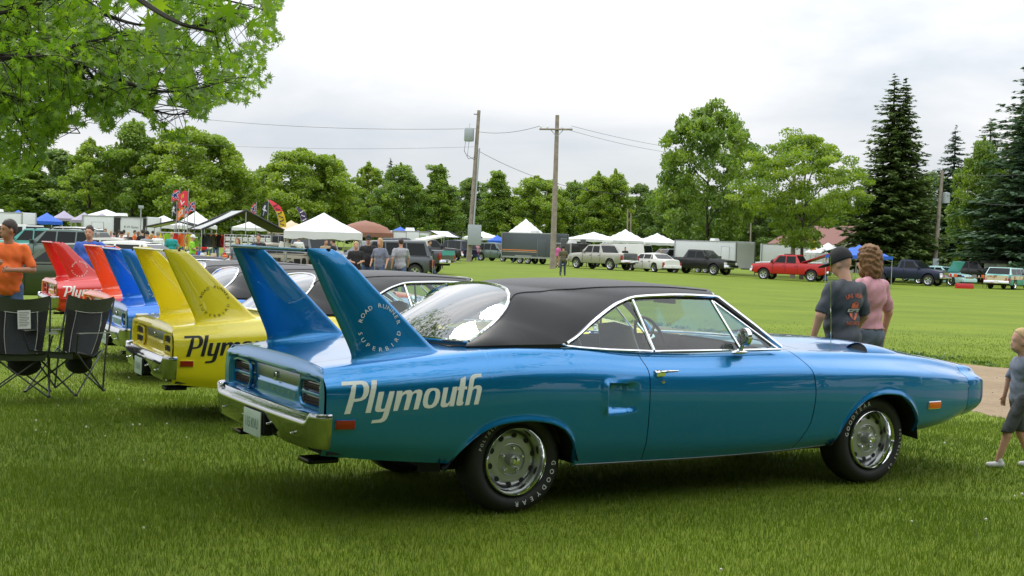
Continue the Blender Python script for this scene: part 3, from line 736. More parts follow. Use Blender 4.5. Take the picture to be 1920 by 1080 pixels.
# ------------------------------------------------------------------ ground
def ground_hit(px, py):
    d = _F + _R*(px-960)/FPX + _U*(540-py)/FPX; s = -CAM_H/d[2]; p = np.array([0, 0, CAM_H])+d*s
    for _ in range(4): s = (float(T(p[0], p[1]))-CAM_H)/d[2]; p = np.array([0, 0, CAM_H])+d*s
    return p
LAT = np.array([-math.sin(MAIN_RZ), math.cos(MAIN_RZ)]); FWD = np.array([math.cos(MAIN_RZ), math.sin(MAIN_RZ)])
PN = ground_hit(1900, 787)[:2]@FWD; PF = ground_hit(1900, 692)[:2]@FWD       # near and far edge of the dirt track
def np_mesh(name, V, F, m, parent=None, tone=None, smooth_=False, kind=None):
    V = np.asarray(V, np.float32); F = np.asarray(F, np.int32); me = bpy.data.meshes.new(name); k = F.shape[1]
    me.vertices.add(len(V)); me.vertices.foreach_set('co', V.ravel()); me.loops.add(F.size); me.loops.foreach_set('vertex_index', F.ravel())
    me.polygons.add(len(F)); me.polygons.foreach_set('loop_start', np.arange(0, F.size, k, dtype=np.int32))
    if tone is not None: a = me.attributes.new('tone', 'FLOAT', 'POINT'); a.data.foreach_set('value', np.asarray(tone, np.float32))
    me.update(calc_edges=True)
    if smooth_: me.polygons.foreach_set('use_smooth', [True]*len(F))
    o = link(name, me, [m], parent)
    if kind: o['kind'] = kind
    return o
def ground_mat(name, c1, c2, c3, s1, s2, bump):
    m = bpy.data.materials.new(name); m.use_nodes = True; nt = m.node_tree; b = nt.nodes['Principled BSDF']; b.inputs['Roughness'].default_value = .9; b.inputs['Specular IOR Level'].default_value = .15
    tc = N(nt, 'ShaderNodeTexCoord'); n1 = N(nt, 'ShaderNodeTexNoise'); n1.inputs['Scale'].default_value = s1; n1.inputs['Detail'].default_value = 10; n1.inputs['Roughness'].default_value = .68; n2 = N(nt, 'ShaderNodeTexNoise'); n2.inputs['Scale'].default_value = s2; n2.inputs['Detail'].default_value = 8; n2.inputs['Roughness'].default_value = .7
    mpp = N(nt, 'ShaderNodeMapping'); mpp.inputs['Scale'].default_value = (.55, 1.0, 1); mpp.inputs['Rotation'].default_value = (0, 0, .45); nt.links.new(tc.outputs['Object'], mpp.inputs[0])
    for n in (n1, n2): nt.links.new(mpp.outputs[0] if n is n1 else tc.outputs['Object'], n.inputs['Vector'])
    r1 = N(nt, 'ShaderNodeValToRGB'); e = r1.color_ramp.elements; e[0].position = .36; e[0].color = (*c1, 1); e[1].position = .64; e[1].color = (*c2, 1); nt.links.new(n1.outputs['Fac'], r1.inputs[0])
    r2 = N(nt, 'ShaderNodeValToRGB'); e = r2.color_ramp.elements; e[0].position = .42; e[0].color = (0, 0, 0, 1); e[1].position = .70; e[1].color = (.75, .75, .75, 1); nt.links.new(n2.outputs['Fac'], r2.inputs[0])
    mx = N(nt, 'ShaderNodeMix', data_type='RGBA'); nt.links.new(r2.outputs[0], mx.inputs[0]); nt.links.new(r1.outputs[0], mx.inputs[6]); mx.inputs[7].default_value = (*c3, 1)
    nt.links.new(mx.outputs[2], b.inputs['Base Color'])
    bp = N(nt, 'ShaderNodeBump'); bp.inputs['Strength'].default_value = bump; bp.inputs['Distance'].default_value = .03; nt.links.new(n2.outputs['Fac'], bp.inputs['Height']); nt.links.new(bp.outputs[0], b.inputs['Normal'])
    return m
GRASS_M = ground_mat('lawn_ground', (.085, .140, .010), (.145, .205, .014), (.165, .195, .026), .40, 7.0, .8)
xs = np.r_[np.linspace(-400, -40, 10), np.linspace(-36, 60, 49), np.linspace(70, 400, 12)]; ys = np.r_[np.linspace(-300, -10, 8), np.linspace(-6, 120, 64), np.linspace(130, 700, 14)]
XX, YY = np.meshgrid(xs, ys, indexing='ij'); V = np.stack([XX, YY, T(XX, YY)], -1).reshape(-1, 3); n, m_ = len(xs), len(ys)
ii, jj = np.meshgrid(np.arange(n-1), np.arange(m_-1), indexing='ij'); a = (ii*m_+jj).ravel(); F = np.stack([a, a+m_, a+m_+1, a+1], 1)
np_mesh('ground', V, F, GRASS_M, kind='structure', smooth_=True)
# dirt track along the noses of the cars
DIRT = ground_mat('dirt_track_gravel', (.23, .17, .105), (.29, .225, .145), (.19, .135, .085), .9, 9.0, .35)
G = []
for s in np.linspace(-60, 44, 320):
    row = []
    for q in np.linspace(0, 1, 9):
        f = PN+(PF-PN)*q+(.16*math.sin(s*1.3+q*9)+.10*math.sin(s*3.7+q*5)+.06*math.sin(s*9.1))*(q in (0, 1) and 1 or .3)
        p = FWD*f+LAT*s; row.append((p[0], p[1], float(T(p[0], p[1]))+.006))
    G.append(row)
mb = MB(); mb.grid(G); o = mb.build('dirt_path', DIRT, None, sm=60); o['kind'] = 'structure'
o.data.flip_normals() if o.data.polygons[0].normal.z < 0 else None

# ------------------------------------------------------------------ grass blades
BLADE = leaf_mat('grass_blade', (.105, .170, .015), var=.38, trans=.35, gloss=.03)
def vnoise(x, y, s, seed=0):
    x = x/s; y = y/s; xi = np.floor(x).astype(int); yi = np.floor(y).astype(int); fx = x-xi; fy = y-yi; fx = fx*fx*(3-2*fx); fy = fy*fy*(3-2*fy)
    h = lambda a, b: (np.sin(a*127.1+b*311.7+seed*17.3)*43758.5453) % 1
    return (h(xi, yi)*(1-fx)+h(xi+1, yi)*fx)*(1-fy)+(h(xi, yi+1)*(1-fx)+h(xi+1, yi+1)*fx)*fy
def blades(d0, d1, dens, hgt, wid):
    n = int((d1-d0)*(.84*(d0+d1)/2+5)*dens); D = np.sqrt(nr.uniform(d0**2, d1**2, n)); X = nr.uniform(-1, 1, n)*(.42*D+2.5); Y = D
    f = X*FWD[0]+Y*FWD[1]; ed = .25*vnoise(X, Y, .4, 3)-.05
    keep = ~((f > PN+ed) & (f < PF-ed)) & (nr.rand(n) < 1-smooth(22, 34, D)*.95); X, Y = X[keep], Y[keep]; n = len(X)
    pat = vnoise(X, Y, 1.3, 1)*.6+vnoise(X, Y, .35, 2)*.4
    H = hgt*(.55+.9*pat)*nr.uniform(.55, 1.25, n); W = wid*nr.uniform(.7, 1.3, n)
    a = nr.uniform(0, 2*np.pi, n); lean = nr.uniform(.1, .75, n)*H; la = nr.uniform(0, 2*np.pi, n); Z = T(X, Y)-.004
    dx, dy = np.cos(a)*W/2, np.sin(a)*W/2; lx, ly = np.cos(la)*lean, np.sin(la)*lean
    V = np.stack([np.stack([X-dx, Y-dy, Z], 1), np.stack([X+dx, Y+dy, Z], 1), np.stack([X-dx*.8+lx*.3, Y-dy*.8+ly*.3, Z+H*.55], 1), np.stack([X+dx*.8+lx*.3, Y+dy*.8+ly*.3, Z+H*.55], 1), np.stack([X+lx, Y+ly, Z+H*.95], 1)], 1).reshape(-1, 3)
    b = np.arange(n)*5; F = np.concatenate([np.stack([b, b+1, b+3], 1), np.stack([b, b+3, b+2], 1), np.stack([b+2, b+3, b+4], 1)])
    tone = np.clip(.12+.45*vnoise(X, Y, 2.2, 5)+.35*vnoise(X, Y, .7, 8)+nr.uniform(-.3, .3, n)+.25*(nr.rand(n) < .12), 0, 1.2)
    return V, F, np.repeat(tone, 5)
Vs, Fs, Ts, off = [], [], [], 0
for args in ((5.6, 9, 4200, .044, .0036), (9, 14, 2100, .042, .0050), (14, 24, 700, .038, .0075), (24, 34, 260, .035, .009)):
    V, F, t = blades(*args); Vs.append(V); Fs.append(F+off); Ts.append(t); off += len(V)
g = np_mesh('grass', np.concatenate(Vs), np.concatenate(Fs), BLADE, tone=np.concatenate(Ts), kind='stuff')
tag(g, 'short mown grass blades around the parked cars and chairs', 'grass')
# clover heads
mb = MB()
for k in range(420):
    D = math.sqrt(rnd.uniform(36, 700)); X = rnd.uniform(-1, 1)*(.42*D+1); f = X*FWD[0]+D*FWD[1]
    if PN < f < PF: continue
    if float(vnoise(np.array([X]), np.array([D]), 1.7, 9)[0]) < .45: continue
    r = rnd.uniform(.006, .011); mb.ell((X, D, float(T(X, D))+rnd.uniform(.03, .06)), (r, r, r), 3, 6)
for k in range(60):
    q = rnd.uniform(0, 12); p = FWD*(PF+.1+rnd.random()*.5)+LAT*rnd.uniform(-8, 10); r = .02; mb.ell((p[0], p[1], .03), (r, r, r*.8), 3, 6)
ms = MB()
for k in range(420):
    f = PN+(PF-PN)*rnd.random(); s_ = rnd.uniform(-7, 14); p = FWD*f+LAT*s_; r = rnd.uniform(.006, .020); ms.ell((p[0], p[1], float(T(p[0], p[1]))+.008), (r, r*.8, r*.6), 3, 5)
tag(ms.build('path_gravel', mat('gravel_stone', (.30, .26, .21), .9, var=.3), None, sm=0), 'loose gravel lying on the dirt track', 'gravel', kind='stuff')
cl = mb.build('clover_flowers', mat('clover_white', (.62, .60, .50), .8), None, sm=0); tag(cl, 'tiny white clover heads scattered through the lawn', 'flowers', kind='stuff')
# broad weed leaves along the far edge of the track
def leaf_cloud(C, rad, n_each, size, squash=1, seed=0, up=.0, asp=.6):
    """small quads spread round the centres"""
    r_ = np.random.RandomState(seed); C = np.repeat(np.asarray(C), n_each, 0); n = len(C); rad = np.repeat(np.asarray(rad), n_each)
    d = r_.normal(size=(n, 3)); d /= np.linalg.norm(d, axis=1)[:, None]; rr = rad*r_.uniform(.15, 1, n)**.55; d = d*rr[:, None]; d[:, 2] *= squash; P = C+d
    a = r_.normal(size=(n, 3)); a[:, 2] += up; a /= np.linalg.norm(a, axis=1)[:, None]; b = np.cross(a, r_.normal(size=(n, 3))); b /= np.linalg.norm(b, axis=1)[:, None]
    s = size*r_.uniform(.6, 1.4, n)[:, None]; V = np.stack([P-a*s*.5, P+b*s*asp*.5, P+a*s*.5, P-b*s*asp*.5], 1).reshape(-1, 3)
    F = np.arange(n*4).reshape(-1, 4); return V, F
C = [];
for k in range(260):
    p = FWD*(PF+abs(rnd.gauss(0, .28)))+LAT*rnd.uniform(-12, 60); C.append((p[0], p[1], float(T(p[0], p[1]))+.03))
V, F = leaf_cloud(C, [.14]*len(C), 26, .055, .35, 5)
o = np_mesh('weeds', V, F, leaf_mat('weed_leaf', (.06, .13, .02), var=.5, trans=.3), tone=np.repeat(nr.rand(len(F)), 4), kind='stuff'); tag(o, 'broad leaved weeds along the far edge of the dirt track', 'weeds')

# ------------------------------------------------------------------ trees
BARK = mat('tree_bark', (.075, .060, .045), .95, var=.35, vscale=6, bump=.6, bscale=14)
BARK_D = mat('dark_branch_bark', (.022, .017, .013), .95, var=.3, vscale=6)
LEAF_A = leaf_mat('leaves_mid_green', (.165, .275, .028)); LEAF_B = leaf_mat('leaves_yellow_green', (.22, .33, .026)); LEAF_C = leaf_mat('leaves_dark_green', (.115, .20, .028))
LEAF_S = leaf_mat('needles_dark', (.105, .165, .045), trans=.3); LEAF_SB = leaf_mat('needles_blue_green', (.09, .155, .095), trans=.3); LEAF_L = leaf_mat('leaves_lime', (.20, .31, .018), trans=.5)
def tree_mesh(seed, h, cw, base, n_cl, n_leaf, size, leaf, shape='oval', cr_=.11, lean=0, shoots=14, bark=None):
    """a deciduous tree as (trunk mesh, crown mesh); height h, crown width cw, crown starting at base"""
    r_ = random.Random(seed); rr = np.random.RandomState(seed); tips = []
    def prof(t):
        if shape == 'oval': return max(.05, math.sin(math.pi*min(1, max(0, t*.93+.07)))**.62*(1-.18*t))
        if shape == 'round': return max(.05, math.sqrt(max(0, 1-(2*t-1)**2))*.95+.05)
        if shape == 'flat': return max(.05, (.25+.75*smooth(0, .55, t))*math.sqrt(max(.02, 1-smooth(.62, 1.05, t))))
        if shape == 'cone': return max(.06, (1-t)**.75)
    mb = MB(); trunk_top = h*.8; P = [(0, 0, -.1)]; 
    for k in range(1, 7): P.append((r_.uniform(-.02, .02)*h*k/6+lean*k/6, r_.uniform(-.02, .02)*h*k/6, trunk_top*k/6))
    r0 = h*.016; mb.tube(P, [r0*1.25]+[r0*(1-.13*k) for k in range(1, 7)], 8)
    nl = 9
    for i in range(nl):
        t = (i+.5)/nl; z0 = base*.8+(trunk_top-base*.8)*t*.9; k = min(5, int(z0/trunk_top*6)); p0 = np.array(P[k]); p0[2] = z0; a = i*2.4+r_.uniform(-.4, .4)
        zt = base+(h-base)*min(.97, t*.75+.28); w_ = cw/2*prof((zt-base)/(h-base))*r_.uniform(.75, .98); p3 = np.array([math.cos(a)*w_+lean, math.sin(a)*w_, zt])
        mid = p0*.5+p3*.5+np.array([0, 0, -.05*h*(1 if shape != 'flat' else -.3)]); br = cr_curve([p0, mid, p3], 5); mb.tube(br, np.linspace(r0*.42, r0*.09, len(br)), 5, cap=False); tips += [br[5], br[7], br[-1]]
        for q in range(4):
            b0 = br[r_.randrange(4, len(br)-1)]; b1 = b0+np.array([r_.uniform(-1, 1)*cw*.16, r_.uniform(-1, 1)*cw*.16, r_.uniform(-.02, .14)*h]); mb.tube([b0, (b0+b1)/2+np.array([0, 0, .01*h]), b1], [r0*.16, r0*.1, r0*.05], 4, cap=False); tips.append(b1)
    C = [np.array(t) for t in tips]; rad = [cw*cr_*r_.uniform(.7, 1.1) for _ in C]
    while len(C) < n_cl:
        t = r_.random()**.9; z = base+(h-base)*t; w_ = cw/2*prof(t)*r_.uniform(.35, 1)**.5; a = r_.uniform(0, 2*math.pi)
        lump = 1+.16*math.sin(a*3+seed)+.12*math.sin(t*9+a*2+seed*2); C.append(np.array([math.cos(a)*w_*lump+lean*t, math.sin(a)*w_*lump, z])); rad.append(cw*cr_*r_.uniform(.55, 1.15))
    V, F = leaf_cloud(C, rad, n_leaf, size, .72 if shape != 'flat' else .38, seed)
    tone = np.repeat(np.clip(np.repeat(rr.uniform(.15, .85, len(C)), n_leaf)+rr.uniform(-.25, .25, len(F)), 0, 1), 4)
    if shoots:
        S = []; 
        for k in range(shoots):
            a = r_.uniform(0, 2*math.pi); q = r_.uniform(0, .8); t = .97-.35*q*q; z = base+(h-base)*t; w_ = cw/2*prof(t)*q
            for j in range(7): S.append((math.cos(a)*w_+lean, math.sin(a)*w_, z+h*.013*j*r_.uniform(.8, 1.2)))
        V2, F2 = leaf_cloud(S, [cw*.022]*len(S), 16, size*.85, 1.3, seed+1); F = np.concatenate([F, F2+len(V)]); V = np.concatenate([V, V2]); tone = np.r_[tone, rr.uniform(.4, 1, len(V2))]
    return mb, (V, F, tone, leaf, bark or BARK)
def spruce_mesh(seed, h, cw, leaf, n=34, base=.085, dens=1.0, twin=False):
    r_ = random.Random(seed); rr = np.random.RandomState(seed); mb = MB(); mb.tube([(0, 0, -.1), (0, 0, h*.5), (0, 0, h*.97)], [h*.017, h*.010, h*.002], 8)
    Vs, Fs, ts, off = [], [], [], 0
    heads = [(0, 0, h, 1)] + ([(cw*.10, .1, h*.985, .8)] if twin else [])
    P, A, L = [], [], []
    for hx, hy, hh, wk in heads:
        for i in range(n):
            t = (i+.5)/n; z0_ = hh*(base+(1-base)*t); w_ = cw/2*wk*(1-t)**.74*r_.uniform(.80, 1.15)+.02; nb = int(10-4*t)
            for j in range(nb):
                a = 2*math.pi*(j+r_.random()*.7)/nb+i*.9; ln = w_*r_.uniform(.72, 1.12)
                z = z0_+r_.uniform(-.9, .9)*hh/n; steps = max(3, int(ln/(.030*h)))
                for s in range(1, steps+1):
                    q = s/steps; droop = -.30*ln*q+.16*ln*q*q*1.4; P.append((hx+math.cos(a)*ln*q, hy+math.sin(a)*ln*q, z+droop)); A.append(a); L.append((1-.35*q)*(.10+.90*(1-t)**.55))
                if j % 2 == 0: mb.tube([(hx, hy, z), (hx+math.cos(a)*ln*.9, hy+math.sin(a)*ln*.9, z-.16*ln)], [h*.004, h*.001], 3, cap=False)
    P = np.array(P); A = np.array(A); L = np.array(L); k = int(13*dens); P = np.repeat(P, k, 0); A = np.repeat(A, k)+rr.normal(0, .75, len(P)); L = np.repeat(L, k); m = len(P)
    P = P+rr.normal(0, .016*h, (m, 3))*np.array([1, 1, .45])*np.clip(L, .12, 1)[:, None]; s = h*.046*L*rr.uniform(.6, 1.3, m)
    d = np.stack([np.cos(A), np.sin(A), rr.uniform(-.55, .15, m)], 1); d /= np.linalg.norm(d, axis=1)[:, None]; b = np.cross(d, np.stack([rr.normal(0, .35, m), rr.normal(0, .35, m), np.ones(m)], 1)); b /= np.linalg.norm(b, axis=1)[:, None]
    s = s[:, None]; V = np.stack([P-d*s*.4, P+b*s*.26, P+d*s*.7, P-b*s*.26], 1).reshape(-1, 3); F = np.arange(m*4).reshape(-1, 4); tone = np.repeat(np.clip(rr.uniform(0, 1, m)*.6+.4*rr.rand(m), 0, 1), 4)
    return mb, (V, F, tone, leaf, BARK_D)
def make_tree(name, label, mesh, loc, rz=0, sc=(1, 1, 1), group=None, cat='tree'):
    mb, (V, F, tone, leaf, bark) = mesh; t = thing(name, label, cat, loc, rz, group); t.scale = sc
    mb.build('trunk', bark, t, sm=60); o = np_mesh('crown', V, F, leaf, t, tone, kind='stuff'); return t
_proto = {}
def gy_(px, D):
    g = gx(px, D); d = np.array([g.x, g.y, g.z-CAM_H]); return 540-FPX*(d@_U)/(d@_F)
def plant(kind, label, px, D, w_, h_, rz=None, name=None, group=None, top=None):
    """w_,h_: crown width and tree height in photo pixels"""
    mesh, H, W_, nm = KINDS[kind]; loc = gx(px, D); top = (430+max(0, px-350)*.04-h_) if top is None else top; H2 = (gy_(px, D)-top)*D/FPX; W2 = w_*D/FPX*(1.22 if D > 130 else 1.08); sc = (W2/W_, W2/W_, H2/H); rz = rnd.uniform(0, 6.28) if rz is None else rz
    if kind in _proto:
        t = copy_tree(_proto[kind]); t.location = loc; t.rotation_euler = (0, 0, rz); t.scale = sc; t['label'] = label
    else: t = make_tree(nm, label, mesh, loc, rz, sc, None); _proto[kind] = t
    t['group'] = group or 'trees'
    return t
KINDS = {
 'oval1': (tree_mesh(1, 14, 9, .9, 170, 190, .30, LEAF_A, cr_=.115, shoots=26), 14, 9, 'leafy_tree'), 'oval2': (tree_mesh(2, 14, 7, .9, 150, 180, .28, LEAF_B, cr_=.12, shoots=26), 14, 7, 'leafy_tree'), 'oval3': (tree_mesh(3, 14, 8, 1.6, 120, 130, .28, LEAF_B, cr_=.095, shoots=30), 14, 8, 'leafy_tree'),
 'wide': (tree_mesh(4, 13, 10, .7, 180, 200, .31, LEAF_B, 'round', cr_=.11, shoots=40), 13, 10, 'leafy_tree'), 'dark': (tree_mesh(5, 13, 9, .3, 170, 190, .31, LEAF_C, 'round', cr_=.115, shoots=20), 13, 9, 'leafy_tree'), 'cone': (tree_mesh(6, 14, 7.5, .6, 160, 180, .28, LEAF_A, 'cone', cr_=.12, shoots=30), 14, 7.5, 'leafy_tree'),
 'big': (tree_mesh(12, 13, 10.5, 1.9, 260, 130, .30, LEAF_A, 'round', cr_=.082, shoots=10), 13, 10.5, 'ash_tree'), 'locust': (tree_mesh(9, 11, 12, 2.6, 210, 190, .21, LEAF_L, 'flat', cr_=.09, shoots=0, bark=BARK), 11, 12, 'locust_tree'),
 'spr': (spruce_mesh(21, 16, 8, LEAF_S, 54, twin=True), 16, 8, 'spruce_tree'), 'sprb': (spruce_mesh(22, 13, 6.5, LEAF_SB, 46), 13, 6.5, 'spruce_tree'), 'spr2': (spruce_mesh(23, 14, 8, LEAF_S, 48), 14, 8, 'spruce_tree'),
}
GB = 'trees of the belt behind the fairground'
for kd, px, D, w_, h_, lb in [
 ('oval1', 40, 200, 150, 120, 'leafy green tree behind the two blue canopies at the left edge'),
 ('dark', 110, 205, 150, 140, 'dark leafy tree left of the tall pair, under the overhanging branch'),
 ('oval3', 165, 190, 110, 160, 'half open leafy tree behind the long white tent'),
 ('oval1', 245, 190, 125, 192, 'tall oval green tree with feathery top just left of the broad bright one'),
 ('wide', 350, 190, 165, 180, 'broad bright green tree behind the red flags'),
 ('oval2', 432, 195, 70, 150, 'narrow green tree directly right of the broad bright one'),
 ('oval3', 485, 215, 60, 115, 'thin see-through tree in the low gap behind the flags'),
 ('wide', 560, 200, 150, 150, 'broad green tree behind the white peaked canopy'),
 ('oval2', 622, 205, 80, 140, 'upright green tree to the right of the tree behind the white canopy'),
 ('oval3', 688, 215, 90, 130, 'loose airy tree behind the brown canopy'),
 ('spr2', 728, 240, 55, 150, 'dark pointed spruce tip poking up behind the belt left of the first pole'),
 ('oval1', 747, 200, 95, 130, 'bright green tree behind the blue canopy, in front of the spruce tip'),
 ('cone', 822, 200, 100, 132, 'pointed green tree just left of the pole with the grey transformer'),
 ('dark', 880, 215, 80, 108, 'dark rounded tree right behind the transformer pole'),
 ('cone', 932, 200, 90, 125, 'bushy pointed tree behind the green parked car'),
 ('wide', 1002, 200, 110, 118, 'rounded bright tree between the two tall poles'),
 ('oval1', 1075, 205, 90, 112, 'green tree right of the pole with the crossarm'),
 ('oval2', 1118, 195, 75, 130, 'left one of the twin pointed green trees above the silver pickup'),
 ('oval2', 1150, 195, 75, 135, 'right one of the twin pointed green trees above the silver pickup'),
 ('dark', 1205, 205, 90, 110, 'dark green tree left of the large sunlit ash'),
 ('dark', 1268, 190, 110, 112, 'dark bushy tree at the left foot of the large ash'),
 ('sprb', 1345, 200, 70, 95, 'low bluish spruce behind the large ash'),
 ('dark', 1415, 180, 120, 105, 'dark leafy tree filling between the ash and the locust'),
 ('sprb', 1450, 190, 60, 95, 'low bluish spruce behind the locust tree trunk'),
 ('oval1', 1560, 180, 120, 110, 'green tree low behind the brown gabled roof'),
 ('dark', 1740, 150, 130, 150, 'dark leafy tree between the double spruce and the blue spruce'),
 ('oval1', 1838, 118, 120, 215, 'mid green leafy tree in front of the right hand spruces')]:
    plant(kd, lb, px, D, w_, h_, group=GB)
Vw, Fw, Tw, ofw = [], [], [], 0
_bw, (wV, wF, wT, _q1, _q2) = tree_mesh(31, 13, 9, .2, 90, 60, .75, LEAF_C, 'round', cr_=.13, shoots=14)
def wood(x, y, z, w_, h_, a):
    global ofw
    c, s = math.cos(a), math.sin(a); q = wV*np.array([w_/9, w_/9, h_/13]); Vw.append(np.stack([q[:, 0]*c-q[:, 1]*s+x, q[:, 0]*s+q[:, 1]*c+y, q[:, 2]+z], 1)); Fw.append(wF+ofw); Tw.append(wT); ofw += len(wV)
for k, px in enumerate(range(-60, 1600, 56)):
    D = 232+rnd.uniform(-8, 14); g = gx(px, D); wood(g.x, g.y, g.z, rnd.uniform(9, 12), (rnd.uniform(60, 92)*(1.0 if px > 640 else 1.3)+25)*D/FPX, k*1.3)
for k, (x, y, w_, h_) in enumerate([(24, -2, 13, 11), (30, -14, 13, 12), (20, -13, 14, 14), (11, -12, 14, 14), (2, -13, 14, 15), (-8, -12, 13, 13), (-18, -8, 13, 12), (44, 4, 14, 10), (58, 20, 14, 11), (16, -6, 9, 8)]): wood(x, y, 0, w_, h_, k)  # unseen trees behind and beside the camera, added for shade and dark car reflections
o = np_mesh('woods_and_shade_trees', np.concatenate(Vw), np.concatenate(Fw), LEAF_C, tone=np.concatenate(Tw), kind='stuff'); tag(o, 'dense dark green woods closing the gaps behind the tree belt', 'woods')
plant('big', 'large rounded ash tree with visible limbs above the black pickup', 1325, 118, 190, 240, rz=.4, top=213, group='trees')
plant('locust', 'spreading lime green locust tree with forked trunk behind the red pickup', 1505, 105, 240, 226, rz=1.0, top=260, group='trees')
GS = 'spruces on the right'
plant('spr', 'tallest dark spruce with a double top right of the locust tree', 1665, 108, 190, 348, rz=-.1, top=142, group=GS)
plant('sprb', 'blue green spruce left of the leaning pole with a transformer', 1783, 124, 135, 262, top=238, group=GS)
plant('spr2', 'dark spruce between the blue spruce and the frame edge', 1848, 122, 190, 275, top=222, group=GS)
plant('spr2', 'broad dark spruce low at the right frame edge', 1908, 124, 240, 300, top=185, group=GS)
plant('sprb', 'very tall blue green spruce cut by the right frame edge', 1940, 112, 270, 440, top=60, group=GS)
# ------------------------------------------------------------------ the maple whose branches hang into the picture
MAPLE_L = leaf_mat('maple_leaf', (.165, .295, .022), var=.4, trans=.62, gloss=.05)
STAR = np.array([(0, -.42), (.06, -.16), (.38, -.34), (.17, -.06), (.54, .10), (.15, .09), (.27, .40), (.08, .20), (0, .62), (-.08, .20), (-.27, .40), (-.15, .09), (-.54, .10), (-.17, -.06), (-.38, -.34), (-.06, -.16)])
def star_leaves(P, size, seed, droop=.5):
    r_ = np.random.RandomState(seed); n = len(P); P = np.asarray(P); a = r_.normal(size=(n, 3)); a[:, 2] -= droop; a /= np.linalg.norm(a, axis=1)[:, None]
    b = np.cross(a, r_.normal(size=(n, 3))); b /= np.linalg.norm(b, axis=1)[:, None]; c = np.cross(a, b); s = (size*r_.uniform(.6, 1.25, n))[:, None, None]
    xy = STAR[None, :, :]*s; V = P[:, None, :]+b[:, None, :]*xy[..., :1]+a[:, None, :]*xy[..., 1:]+c[:, None, :]*(np.abs(STAR[:, 0])**1.5)[None, :, None]*s*.5
    ctr = P[:, None, :]; V = np.concatenate([V, ctr], 1); k = len(STAR); base = np.arange(n)[:, None]*(k+1); i = np.arange(k)
    F = np.stack([base+i, base+(i+1) % k, np.broadcast_to(base+k, (n, k))], -1).reshape(-1, 3); return V.reshape(-1, 3), F
def inpoly(x, y, P):
    c = False; j = len(P)-1
    for i in range(len(P)):
        if (P[i][1] > y) != (P[j][1] > y) and x < (P[j][0]-P[i][0])*(y-P[i][1])/(P[j][1]-P[i][1])+P[i][0]: c = not c
        j = i
    return c
OUTL = [(-160, -120), (560, -120), (534, 10), (540, 80), (516, 100), (502, 130), (495, 165), (456, 198), (415, 212), (385, 240), (305, 254), (272, 215), (236, 192), (205, 205), (212, 240), (185, 255), (150, 232), (110, 245), (80, 290), (40, 330), (-160, 348)]
mt = thing('maple_tree', 'overhanging maple with drooping leafy branches at the top left', 'tree', (-9.5, 10.5, -.05))
ORG = np.array([-9.5, 10.5, -.05]); mb = MB(); mb.tube([(0, 0, -.1), (.1, 0, 1.2), (0, .1, 2.6), (.2, .1, 4.2), (.5, -.2, 6.5), (.6, -.4, 9)], [.34, .28, .25, .20, .13, .05], 12); mb.build('trunk', BARK, mt, sm=60)
brs = [[(0, 108), (60, 104), (110, 96), (165, 78), (262, 62)], [(0, 52), (60, 62), (100, 82), (140, 92), (200, 120), (262, 128)], [(-20, 30), (60, 10), (130, -6), (220, -40)], [(105, -30), (190, 22), (240, 42), (300, 52), (345, 55)], [(360, 50), (400, 42), (440, 32), (478, 12)],
       [(100, 90), (150, 120), (190, 160), (240, 200), (300, 226)], [(190, 102), (240, 124), (300, 139), (345, 140), (400, 130)], [(-10, 170), (30, 185), (60, 215), (90, 262), (60, 320)], [(130, 98), (160, 150), (200, 175), (250, 192), (330, 215), (400, 190)], [(200, -40), (320, -10), (420, 0), (500, 20)], [(30, 60), (70, 100), (95, 140), (118, 200), (150, 250)], [(225, 150), (280, 168), (350, 170), (430, 150)]]
bm_ = MB(); LP = []; r_ = random.Random(5)
def okp(p):
    d = np.asarray(p)-np.array([0, 0, CAM_H]); a, b = 960+FPX*(d@_R)/(d@_F), 540-FPX*(d@_U)/(d@_F); k = 1+.035*math.sin(a*.05)+.03*math.sin(b*.09+a*.02); h = float(vnoise(np.array([a]), np.array([b]), 34, 4)[0])*.7+.3*float(vnoise(np.array([a]), np.array([b]), 12, 6)[0]); return inpoly(a*k, b*k, OUTL) and not (a > 130 and h < .33+.10*smooth(200, 480, a))
for i, B in enumerate(brs):
    D0 = 8.0+(i*1.7) % 2.6; P = cr_curve([at(a, b, D0+.25*k) for k, (a, b) in enumerate(B)], 6)
    root = ORG+np.array([.2, 0, 3.2+.3*i]); 
    if B[0][0] < 20: P = np.vstack([cr_curve([root, (root+P[0])/2+np.array([0, 0, .35]), P[0]], 6)[:-1], P])
    r0 = (.034, .036, .022, .022, .014, .018, .018, .014, .016, .018, .014, .012)[i]; bm_.tube(P-ORG, np.linspace(r0, .004, len(P)), 6, cap=False)
    for k in range(3, len(P)):
        for q in range(3):
            d = np.array([r_.gauss(0, .22), r_.gauss(0, .22), r_.gauss(-.07, .15)]); e = P[k]+d
            if okp(e): bm_.tube([P[k]-ORG, (P[k]+d*.5+np.array([0, 0, .03]))-ORG, e-ORG], [.0045, .003, .002], 3, cap=False)
            for _ in range(8): LP.append(P[k]+d*r_.uniform(.35, 1.15)+np.array([r_.gauss(0, .06), r_.gauss(0, .06), r_.gauss(0, .05)]))
n = 0
